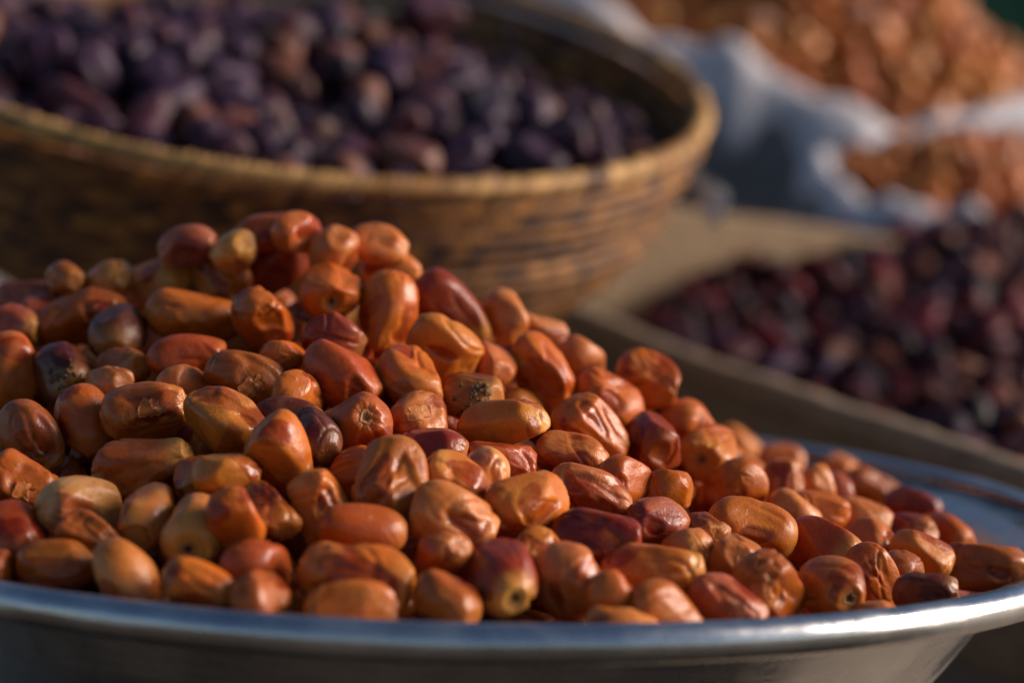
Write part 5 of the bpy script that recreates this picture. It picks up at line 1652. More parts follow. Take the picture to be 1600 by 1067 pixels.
CRATE_DEEP = """2320 14816 972 -33 -296 -314 -901 456 271 bk4
4423 17386 1601 -578 -791 -160 117 482 275 wine2
4230 18742 1845 99 817 -144 -550 398 258 bk4
1169 16704 1301 -380 802 -272 372 439 245 wine
4779 18871 1843 -425 -553 561 -446 392 236 wine2
4831 19210 1834 -532 -175 -821 -112 346 253 bk4
4495 17921 1712 274 296 741 -537 372 265 bk4
4666 20150 2132 972 -147 143 112 337 245 wine
5502 20380 2056 -484 -451 473 581 402 239 wine2
3937 17643 1774 10 -816 101 570 413 265 wine2
1843 15816 1017 484 -638 -405 -442 347 245 wine2
3836 16318 1388 -53 -731 276 -622 338 241 bk4
5650 20176 2001 -300 -128 -147 934 417 270 bk2
3360 13126 931 553 513 -562 339 383 259 bk4
4716 19934 2075 363 -554 -244 -708 410 234 wine
4502 16474 1420 -353 -279 169 -877 465 259 wine2
4658 18125 1799 680 -406 -360 494 379 230 bk
3272 13985 1179 621 -493 601 -99 435 275 bk
4114 18008 1786 -67 220 845 483 487 275 bk4
4595 20551 2258 -627 452 -633 -41 390 239 wine2
3737 16011 1334 -863 318 24 392 441 246 wine2
3858 14608 1226 544 -28 -839 7 485 274 wine2
3682 15530 1275 -768 -637 -70 -3 362 253 wine2
4720 17356 1542 266 -331 -731 534 432 275 bk3
744 17806 1267 766 444 -331 -326 325 235 wine2
3651 14254 1207 -731 -138 -543 391 387 240 bk3
3811 16938 1577 -675 -6 525 -519 412 259 wine2
5242 18639 1877 498 -354 687 -394 409 279 bk4
3707 13779 1080 -30 -589 -138 -796 388 279 bk2
2295 20027 2004 391 -873 212 -200 422 240 wine2
5932 20846 2166 -761 492 -328 -268 327 236 bk
4506 19298 1846 -41 -859 -420 291 347 250 bk2
631 17573 1249 493 349 649 462 361 245 bk4
3369 13784 1101 -397 235 875 -144 359 239 bk4
1576 15776 1066 -363 894 191 180 436 265 bk2
4211 16680 1467 -564 -393 -309 -658 407 249 bk2
4163 18446 1767 -67 -523 600 -601 370 258 wine2
5358 20592 2081 -261 -875 -373 -164 385 275 bk3
4189 16022 1269 -706 8 -627 329 441 258 bk4
4085 18959 1906 100 -559 97 -817 339 245 wine2
3571 14751 1203 744 357 31 -564 483 273 wine2
2647 19778 1892 -593 394 536 -455 423 248 wine2
4703 19490 1926 -545 710 -57 -443 433 276 wine2
436 17732 1089 -630 -323 680 191 323 232 bk4
4865 18316 1755 -66 -507 -785 351 376 269 bk2
4800 17675 1626 479 251 754 374 338 246 bk2
5520 19936 2019 -378 -407 -301 -775 391 235 wine
5309 19026 1947 -123 -49 -872 -472 442 258 bk2
5177 19340 1927 171 -300 287 -894 407 268 bk
2189 15155 1028 -839 162 -423 301 353 250 wine
4368 19736 2093 -701 578 -4 -418 367 267 wine
3676 17467 1718 518 425 -448 592 348 243 bk2
2333 19632 1822 -319 -816 -349 333 401 247 bk3
2519 19496 1816 -29 -69 -521 850 423 244 bk4
702 17196 1354 268 443 791 -325 465 276 bk4
2053 15565 1042 143 -733 635 198 344 247 wine
3864 15156 1248 180 -612 375 673 446 263 bk2
5326 19650 1884 -112 357 -328 867 335 244 bk2
4383 19469 1919 -466 157 849 -192 430 255 wine2
3863 16621 1530 230 -62 958 162 376 230 wine
3859 15774 1324 232 589 -489 -600 332 236 wine
1936 19429 1818 -391 -728 -364 -429 419 240 bk3
3793 14398 1158 679 176 330 631 329 236 bk3
3323 14249 1200 159 -543 -758 323 422 278 bk3
835 18193 1273 -412 -457 284 736 452 257 bk4
5489 20825 2223 319 -638 13 701 447 272 wine
4651 16778 1385 -568 -301 573 -508 388 259 wine
1858 15358 987 27 77 827 -556 436 244 wine2
4393 16172 1309 -255 159 -951 69 409 237 bk2
5394 20190 1964 629 -126 -310 702 411 243 wine2
4602 18544 1792 -229 -331 -688 -604 349 231 wine2
5058 18993 1841 -680 510 -501 161 415 251 bk2
4151 19165 1891 72 824 382 412 385 265 bk
2503 14204 1002 -833 -18 551 -44 427 240 wine
4171 17362 1680 26 -58 -356 932 426 252 wine
5136 18234 1807 388 402 -301 -773 430 251 wine2
4301 16946 1498 -505 -422 -516 -549 413 279 bk3
3721 14010 1137 -290 389 -49 -873 343 234 bk2
4557 19050 1794 -943 250 -189 109 347 246 wine
4214 15686 1313 -133 -636 27 -760 352 245 wine2
5072 20802 2257 527 534 -580 -318 344 230 wine2
1253 16315 1211 -505 223 -408 -727 432 254 bk3
2013 17960 1431 -261 -259 -732 -574 337 244 bk3
4934 19777 1943 107 -527 -747 -391 353 242 bk3
3337 14925 1209 411 782 -459 -92 433 278 wine
3147 13322 980 -522 -581 405 -476 403 252 wine
2190 19777 1804 -777 547 -254 178 369 252 bk4
5078 20387 2075 -166 -703 -160 673 369 239 bk2
4175 15341 1293 369 -310 -874 -59 403 254 wine2
4962 18029 1701 -535 -133 648 -525 382 261 wine
5739 20602 2118 -813 -426 -332 218 341 251 bk
3127 20062 1925 372 -386 814 -225 391 243 bk2
2459 14469 983 -80 -453 -714 529 405 273 wine2
3916 15451 1292 -411 423 762 270 417 232 bk2
4095 16352 1429 697 -584 -355 216 368 244 bk3
4444 20049 2189 -550 626 326 -445 416 249 bk
4814 20357 2191 -726 249 -500 401 342 247 bk
4957 20171 2009 -344 -514 -191 -762 357 244 wine2
4617 16978 1530 8 191 -552 812 436 259 bk2
3516 13371 1026 -542 -581 -540 -277 382 234 wine2
5526 19475 2028 -830 -368 417 50 393 237 bk2
3948 17266 1682 851 408 197 263 372 248 wine
1440 16416 1205 -562 748 339 -101 348 236 bk2
5005 20585 2209 695 -351 535 -327 351 251 wine
5192 20017 1925 -609 744 -269 -57 422 273 wine2
4426 18266 1759 255 -403 -354 804 380 265 bk2
4318 17705 1687 980 -122 -150 43 368 264 wine
3920 17939 1726 -335 700 -597 -206 477 270 wine
3449 12887 861 628 342 -656 242 458 259 wine
662 17959 1134 150 814 505 245 370 253 bk3
5025 19616 1861 -792 441 -201 371 402 247 bk4
3652 15065 1214 796 233 170 533 399 246 bk2
4134 17120 1616 837 483 -131 -222 429 263 bk
4072 14843 1264 -775 212 -209 558 468 265 wine2
3289 14634 1236 299 923 -46 -238 394 253 bk4
3172 13652 1111 898 -306 276 155 350 236 wine2
4028 18736 1618 -421 -248 590 642 436 260 wine2
5888 20817 1969 -442 -681 70 580 370 241 bk3
5807 20347 1854 145 546 -601 -565 426 242 wine2
2841 20290 1821 514 698 409 286 436 267 wine2
4215 20522 1993 -327 -868 -370 -50 356 233 wine2
3590 19278 1731 23 -752 -57 656 389 240 bk2
4177 16586 1205 236 -951 198 -32 447 250 wine2
4970 18583 1642 601 449 435 -498 368 242 bk4
1562 17089 1226 91 -446 233 -859 372 235 wine
2409 17808 1316 -779 -599 -42 -183 413 244 bk2
2264 18547 1382 -539 -535 -415 502 360 238 bk3
1269 18369 1266 87 -54 533 840 390 259 wine
3720 14141 952 -355 340 152 858 342 238 wine
1646 16334 964 577 -584 -196 537 464 267 bk2
2735 19931 1664 -734 -144 -630 209 452 260 bk3
4524 18721 1638 846 -414 -197 -270 450 257 wine2
1743 19088 1555 -57 258 773 -577 411 236 wine2
3957 17828 1519 -412 494 -686 -341 339 242 wine
2430 15079 807 830 -327 -128 433 370 260 wine2
3329 13690 882 469 -845 23 -258 429 251 bk2
4760 20422 1949 -284 -895 204 -278 476 275 bk
2584 17471 1307 40 813 82 -576 461 273 bk2
5311 20442 1826 512 411 659 -366 337 231 bk3
2865 13820 891 660 -514 135 -531 418 236 wine
1753 17909 1291 597 -587 -532 -122 336 239 wine
4339 15785 1127 486 657 13 576 456 263 bk2
2113 15058 800 696 180 -657 225 382 258 bk
2805 19224 1618 -373 -777 -76 502 428 276 wine
4563 18055 1518 -618 587 107 512 391 242 wine2
4828 17967 1492 -289 271 694 -601 398 239 bk2
2437 19764 1651 -502 -370 767 149 442 274 wine2
4762 19859 1760 -363 -642 -414 533 343 246 wine2
1426 16122 940 -809 -386 -198 397 419 269 bk2
4451 16900 1230 608 -410 -598 -325 445 280 bk2
2700 18001 1294 -818 -242 -507 124 395 256 bk2
3256 16145 1164 -353 -357 432 749 366 249 bk2
5647 19884 1818 -202 -389 -591 -678 396 248 bk2
5386 19285 1703 473 -146 644 -583 336 244 wine2
2860 14709 943 -652 385 207 -620 373 239 wine2
4039 18356 1562 14 695 -222 -684 365 259 wine2
3864 14666 1010 328 -265 537 731 432 253 bk2
3409 17720 1477 289 519 63 802 417 248 bk2
3530 13473 837 465 -430 451 628 412 266 bk
4381 19989 1895 -815 39 391 426 386 263 wine2
3337 18295 1454 744 303 578 -143 418 257 wine
2889 15467 998 81 604 -592 528 451 254 bk3
4124 15191 1002 -335 -145 914 -178 389 237 bk
3709 16573 1238 -737 -547 -346 -197 327 230 bk2
4161 19770 1908 -505 420 -14 754 354 240 wine2
2080 19748 1601 368 741 -280 487 359 251 wine
2671 18750 1458 640 435 -326 -542 372 260 bk
3278 15355 999 426 -537 -616 388 387 248 wine2
3294 18580 1505 -689 -175 -692 125 432 271 wine2
2053 18839 1521 -430 -838 -296 -156 434 263 wine
1815 15719 810 855 403 -196 -260 406 280 bk3
2874 17694 1313 680 531 326 388 401 254 wine2
2351 18194 1302 459 -770 395 203 471 276 bk
2195 15448 776 174 445 -390 -787 400 265 bk
2233 16828 1177 -583 -543 376 473 391 235 wine
4136 20110 1975 -720 -646 161 -193 346 248 wine2
4528 17622 1447 -765 136 610 -155 361 233 bk2
3934 15743 1119 517 846 -57 114 410 260 bk
2346 19214 1639 29 226 -545 -807 388 230 wine
5038 20606 1947 419 856 -117 277 374 232 wine2
2987 13558 832 615 -494 134 -600 368 269 wine2
2760 18427 1354 239 626 -660 338 397 250 wine
5159 19415 1641 281 -161 -632 704 408 232 wine2
2989 18924 1571 -473 477 -192 715 389 275 wine2
3560 18055 1487 -442 111 -626 -633 360 246 wine2
2147 16036 895 -624 238 302 681 342 237 bk
2416 16216 992 -567 -425 -293 641 485 274 bk2
3148 20347 1825 80 180 935 -294 387 274 bk
2453 17078 1209 -86 617 248 742 373 263 wine2
1917 19359 1554 66 818 -57 569 404 248 wine2
3379 16478 1257 -298 -696 -262 599 354 258 bk2
1974 15328 761 -906 -185 -381 4 329 242 bk
3883 15436 1027 430 -153 -757 -467 343 232 wine2
3186 15604 1050 346 564 -14 750 444 276 wine2
3213 13182 712 716 -559 -65 413 425 241 bk2
3929 19831 1914 -770 265 -363 -452 426 265 wine2
1908 17430 1194 -187 771 272 545 372 230 bk4
4166 17655 1478 751 328 -459 -342 404 256 wine2
3712 17173 1435 10 -693 419 -586 328 238 wine
3186 14153 907 -362 -271 607 -653 422 250 wine
5373 19972 1750 468 -608 -448 459 353 233 wine2
3200 14696 959 -619 -137 -718 287 440 279 wine
1231 17371 1221 -564 357 -424 -611 355 243 bk2
482 17837 869 413 -587 -294 632 431 244 bk
2430 20039 1759 -473 762 337 286 401 276 bk4
4759 17266 1315 561 -630 -349 410 421 239 wine2
5896 20582 1941 -366 349 -322 800 389 238 bk2
900 17273 1194 571 263 -755 188 383 253 bk4
2558 15904 947 614 -418 433 511 363 237 wine
4481 19633 1758 904 -378 -123 157 478 277 wine2
3734 18709 1620 -646 622 -232 -376 365 263 wine2
4191 16335 1124 -232 562 692 -389 404 279 bk
3530 20271 1830 -346 -528 593 -500 471 278 wine2
4372 18304 1548 -192 -470 -268 819 397 233 wine
4515 20353 2004 90 632 -397 659 371 273 wine2
3201 15068 989 173 -649 -398 625 429 243 wine2
5316 20860 1983 135 -809 360 444 392 271 bk2
2046 17713 1265 560 759 188 274 417 261 wine
798 18209 968 -444 397 -786 166 397 234 wine
5178 18935 1647 -542 -453 -464 -534 427 243 bk2
1862 16998 1171 -188 -938 -15 292 365 255 wine2
4337 18923 1596 -841 450 283 -104 411 261 wine
2335 16576 1089 347 -407 394 747 364 239 bk2
1365 18823 1429 -551 -341 -757 -83 386 236 bk
1046 16793 1090 351 -559 347 -666 416 278 bk3
3868 16122 1112 -45 -915 -297 270 359 250 wine
2310 15797 872 -338 -487 -800 -91 414 230 bk3
1949 19606 1634 -189 203 -791 545 356 241 bk2
3930 19174 1761 13 63 453 889 383 277 wine
3388 18883 1576 298 -425 -664 538 433 243 wine2
1934 18613 1474 -343 -177 334 860 391 261 wine
1682 18629 1473 -605 -530 -318 501 390 245 bk3
3582 16046 1108 416 -547 -235 -688 438 259 bk2
3787 20510 1907 96 -855 13 509 443 251 wine
2792 17229 1272 -469 -549 605 -335 391 263 wine
3863 16850 1362 627 -73 -763 -141 438 253 wine
1068 18400 1118 -832 372 -362 -194 388 266 wine2
1597 18182 1278 456 -431 -680 379 469 266 wine
3755 13890 849 -159 183 624 -743 424 242 wine2
1128 17622 1234 718 -207 403 529 337 236 bk3
1190 16542 1086 -604 492 80 -622 358 263 bk
2928 16119 1075 -13 340 -641 -688 417 264 bk2
2692 14843 857 -648 -34 -656 -386 410 258 wine2
1333 17862 1274 -417 -267 -803 -333 365 264 bk
4780 19369 1676 -885 -6 -418 -205 352 237 bk
2863 14364 956 167 176 -825 511 377 238 bk2
1918 16482 1033 -819 444 113 -347 435 243 bk2
1921 18169 1279 321 873 41 -365 348 256 wine2
4857 19163 1613 -501 -263 -823 -52 398 239 bk4
1721 16073 965 -3 515 215 830 345 248 bk4
5153 18260 1545 698 -6 -424 -577 435 275 bk4
3580 14526 962 -618 507 -589 122 334 235 wine2
3745 17698 1498 858 318 297 -271 413 248 wine2
3431 14054 915 806 548 197 -107 385 266 wine
2913 16518 1233 -822 -354 196 402 393 234 wine2
3761 18231 1604 -45 356 -202 -911 388 238 bk3
3658 17479 1489 625 -288 -726 -8 352 250 bk3
4253 17982 1520 297 -657 422 549 387 245 bk
3085 16692 1269 -361 686 -449 -444 399 247 bk3
688 17425 1104 -789 -186 515 -279 359 251 wine
1092 18066 1176 -747 454 -485 -31 347 233 bk2
4052 17210 1404 1 -67 -661 748 430 259 bk
5288 18605 1636 815 481 96 -309 362 242 bk2
3907 15013 1044 490 -546 -65 677 392 242 bk3
4800 18521 1573 739 -602 -295 -63 356 240 wine2
3372 20509 1914 -578 -85 -528 -617 316 231 wine2
3238 19788 1807 815 -579 17 -20 372 232 bk2
5586 20743 1901 440 510 537 -508 400 261 bk2
3603 15525 1056 602 778 -20 -179 392 251 wine2
3093 18193 1380 -696 528 365 323 427 262 wine2
2053 16643 1078 -472 345 797 155 336 237 bk4
5593 19538 1793 48 -168 503 846 422 236 bk3
2538 19326 1633 727 590 -26 349 410 231 bk3
4258 15548 1037 -802 -472 -235 280 349 237 wine
2367 14516 777 483 109 724 480 417 241 bk3
4455 17180 1366 815 462 -294 189 349 232 wine
4581 16452 1147 -837 457 -291 78 336 244 wine
4671 20715 2062 712 241 546 370 358 265 bk2
4858 19651 1670 369 720 220 -546 368 245 wine2
3687 19476 1885 -630 198 -750 -31 350 245 bk4
5028 20153 1784 -241 -12 -849 471 431 253 wine
4746 18934 1663 -392 -140 -789 451 335 233 bk2
4309 18548 1630 18 249 856 -452 377 235 wine"""
SACKA = """3100 25484 4430 -416 11 -634 652 396 282 so2
1213 25683 4095 636 330 588 -376 439 287 so2
2861 24773 3764 -785 354 -408 303 420 285 so2
2992 24602 3507 -539 196 371 730 370 271 so
5306 26986 3829 351 583 -387 621 368 282 so
3825 25291 4151 -640 -215 650 348 412 277 so
3428 25302 4216 -798 325 -486 -143 374 263 so3
3625 24734 3617 -134 702 207 -668 408 295 so3
3740 24970 3768 -64 -527 -376 -759 404 269 so
5141 26358 3802 -687 331 642 80 414 283 so2
4333 24812 3439 351 -608 -2 712 456 295 so
3046 25293 4192 -362 458 13 -812 424 279 so3
2746 24938 3925 451 -130 -424 774 375 286 so2
1548 24933 3695 213 -146 791 554 411 261 so3
3746 24313 3070 77 -778 -60 -621 392 298 so3
1831 25564 4164 697 437 433 369 370 263 so3
4732 25742 3895 -696 68 -80 710 459 302 so
3418 24240 3054 -469 -546 642 -264 424 289 so3
2348 24778 3821 444 487 -734 163 396 282 so2
3931 25777 4418 506 -64 289 810 416 285 so3
2035 25211 4005 -562 -680 -151 447 416 275 so
3352 24619 3516 942 315 -90 -79 444 303 so3
2527 25198 4222 608 546 -1 577 421 267 so3
4579 25340 3791 -339 -377 654 -561 387 298 so2
1658 25207 3860 -497 318 -505 630 431 272 so
5295 25419 3489 282 -396 -684 543 442 283 so
4302 25209 3842 162 523 -468 -694 416 289 so3
2550 24613 3675 -314 -141 709 -616 366 265 so3
4463 26192 4371 -200 -267 -471 -816 407 274 so
4409 25603 4029 -495 757 346 -251 414 291 so
2227 25464 4284 178 18 804 -567 365 281 so3
4834 24907 3290 -177 -555 -802 131 450 302 so2
1639 26177 4416 -543 -433 719 -13 431 296 so2
2710 24413 3416 550 -44 830 -83 417 305 so3
5141 26713 3962 253 -489 461 -695 426 284 so2
2390 25079 4024 -446 805 -208 331 442 301 so3
3409 25567 4447 -589 -29 144 -795 453 302 so3
4868 26529 4097 -625 -555 -232 -498 381 265 so3
888 25624 4047 165 -708 -219 651 379 285 so2
4609 25966 4200 -428 828 -226 284 380 271 so
3266 24990 3908 519 499 -468 -512 435 302 so
922 25960 4195 8 -741 -248 -624 438 277 so2
4017 24951 3718 -99 -186 947 -244 392 262 so2
3784 24619 3423 384 -115 -912 -90 460 300 so2
4250 25748 4317 -384 434 53 -813 407 276 so2
1031 25385 3981 305 -706 509 387 414 264 so3
1341 25907 4247 -912 -369 40 177 376 274 so
4184 24472 3236 454 856 -133 -207 452 297 so2
3075 24375 3199 -24 306 -757 -577 454 297 so3
4973 25440 3547 -736 -343 584 22 401 298 so2
1399 25363 4016 869 376 -180 266 391 289 so2
1327 26240 4336 -22 -405 -243 -881 405 269 so
3745 25549 4346 -114 -365 365 849 431 290 so3
5409 26078 3575 495 509 -605 360 418 296 so
4828 26844 4203 613 672 -88 406 388 271 so
4177 25407 4080 -379 -221 645 -625 410 308 so3
4801 26237 4080 857 -382 -320 133 434 298 so
1629 25821 4271 653 -738 140 97 393 271 so2
5106 26013 3753 486 -716 349 -359 387 260 so
3677 25099 3996 75 -664 -534 -518 441 278 so2
4632 26575 4342 417 226 328 817 442 306 so3
5461 27337 3741 539 -576 -459 -409 458 306 so3
3817 24485 3223 28 86 -909 -406 365 280 so3
4449 25098 3570 242 -404 98 -877 394 276 so2
4954 25625 3684 -514 393 592 -480 403 263 so2
4631 24773 3271 549 323 661 -397 406 274 so
3411 24427 3327 765 525 -255 -272 392 288 so3
5001 25106 3320 90 -172 -970 147 430 285 so
1046 26319 4224 -671 379 -25 -637 397 268 so3
4319 25950 4429 436 767 8 470 467 298 so
2969 25049 4059 -448 346 821 75 390 264 so
4629 28277 4485 -19 -546 382 -746 400 283 so3
2767 25265 4291 777 -438 -344 -295 414 275 so3
3308 24859 3710 657 418 440 -447 387 268 so3
4791 25201 3530 46 680 -613 -399 379 261 so2
1831 25371 3984 262 -899 -93 -337 422 305 so3
3591 25753 4250 400 778 -478 76 412 301 so
2311 25291 3930 55 761 439 -475 375 274 so3
2350 25656 4174 -139 402 -635 645 391 268 so3
4892 29812 4192 -589 253 -572 512 424 276 so2
4360 27670 4483 -139 -501 700 -491 357 269 so2
2123 25973 4342 -432 -849 303 1 448 305 so3
1555 25693 4009 404 792 357 284 465 307 so2
4356 24713 3133 149 -180 -449 -863 472 302 so2
3111 24276 2908 372 -49 759 -532 456 303 so2
2074 25625 4006 362 731 -308 489 403 295 so3
2753 25287 4040 321 580 -134 -736 404 273 so
2805 24426 3119 -751 455 134 459 464 300 so3
2712 24780 3485 -200 329 -312 -869 429 304 so2
1427 26683 4265 64 -691 -615 375 428 269 so
1328 25352 3729 560 363 312 -676 386 291 so
3115 25072 3708 373 76 495 781 385 290 so
4760 26018 3868 402 -182 791 -424 367 273 so2
4020 24711 3236 78 -571 -799 171 443 300 so
3577 25292 3893 -398 -40 -523 -752 412 262 so2
3145 25506 4106 688 -165 357 -609 347 266 so3
1891 26400 4397 377 696 -607 -70 420 302 so
3063 24711 3327 -486 -830 -169 -215 393 273 so3
3788 24901 3488 -279 386 -431 766 375 265 so3
5323 30664 3955 -86 683 -397 607 365 273 so
3968 25528 4008 -354 -563 722 -191 369 277 so
3236 25797 4320 843 -289 -107 -442 443 278 so3
4567 25384 3553 551 -613 263 -502 404 262 so3
4691 28962 4324 -444 -52 334 830 441 280 so"""
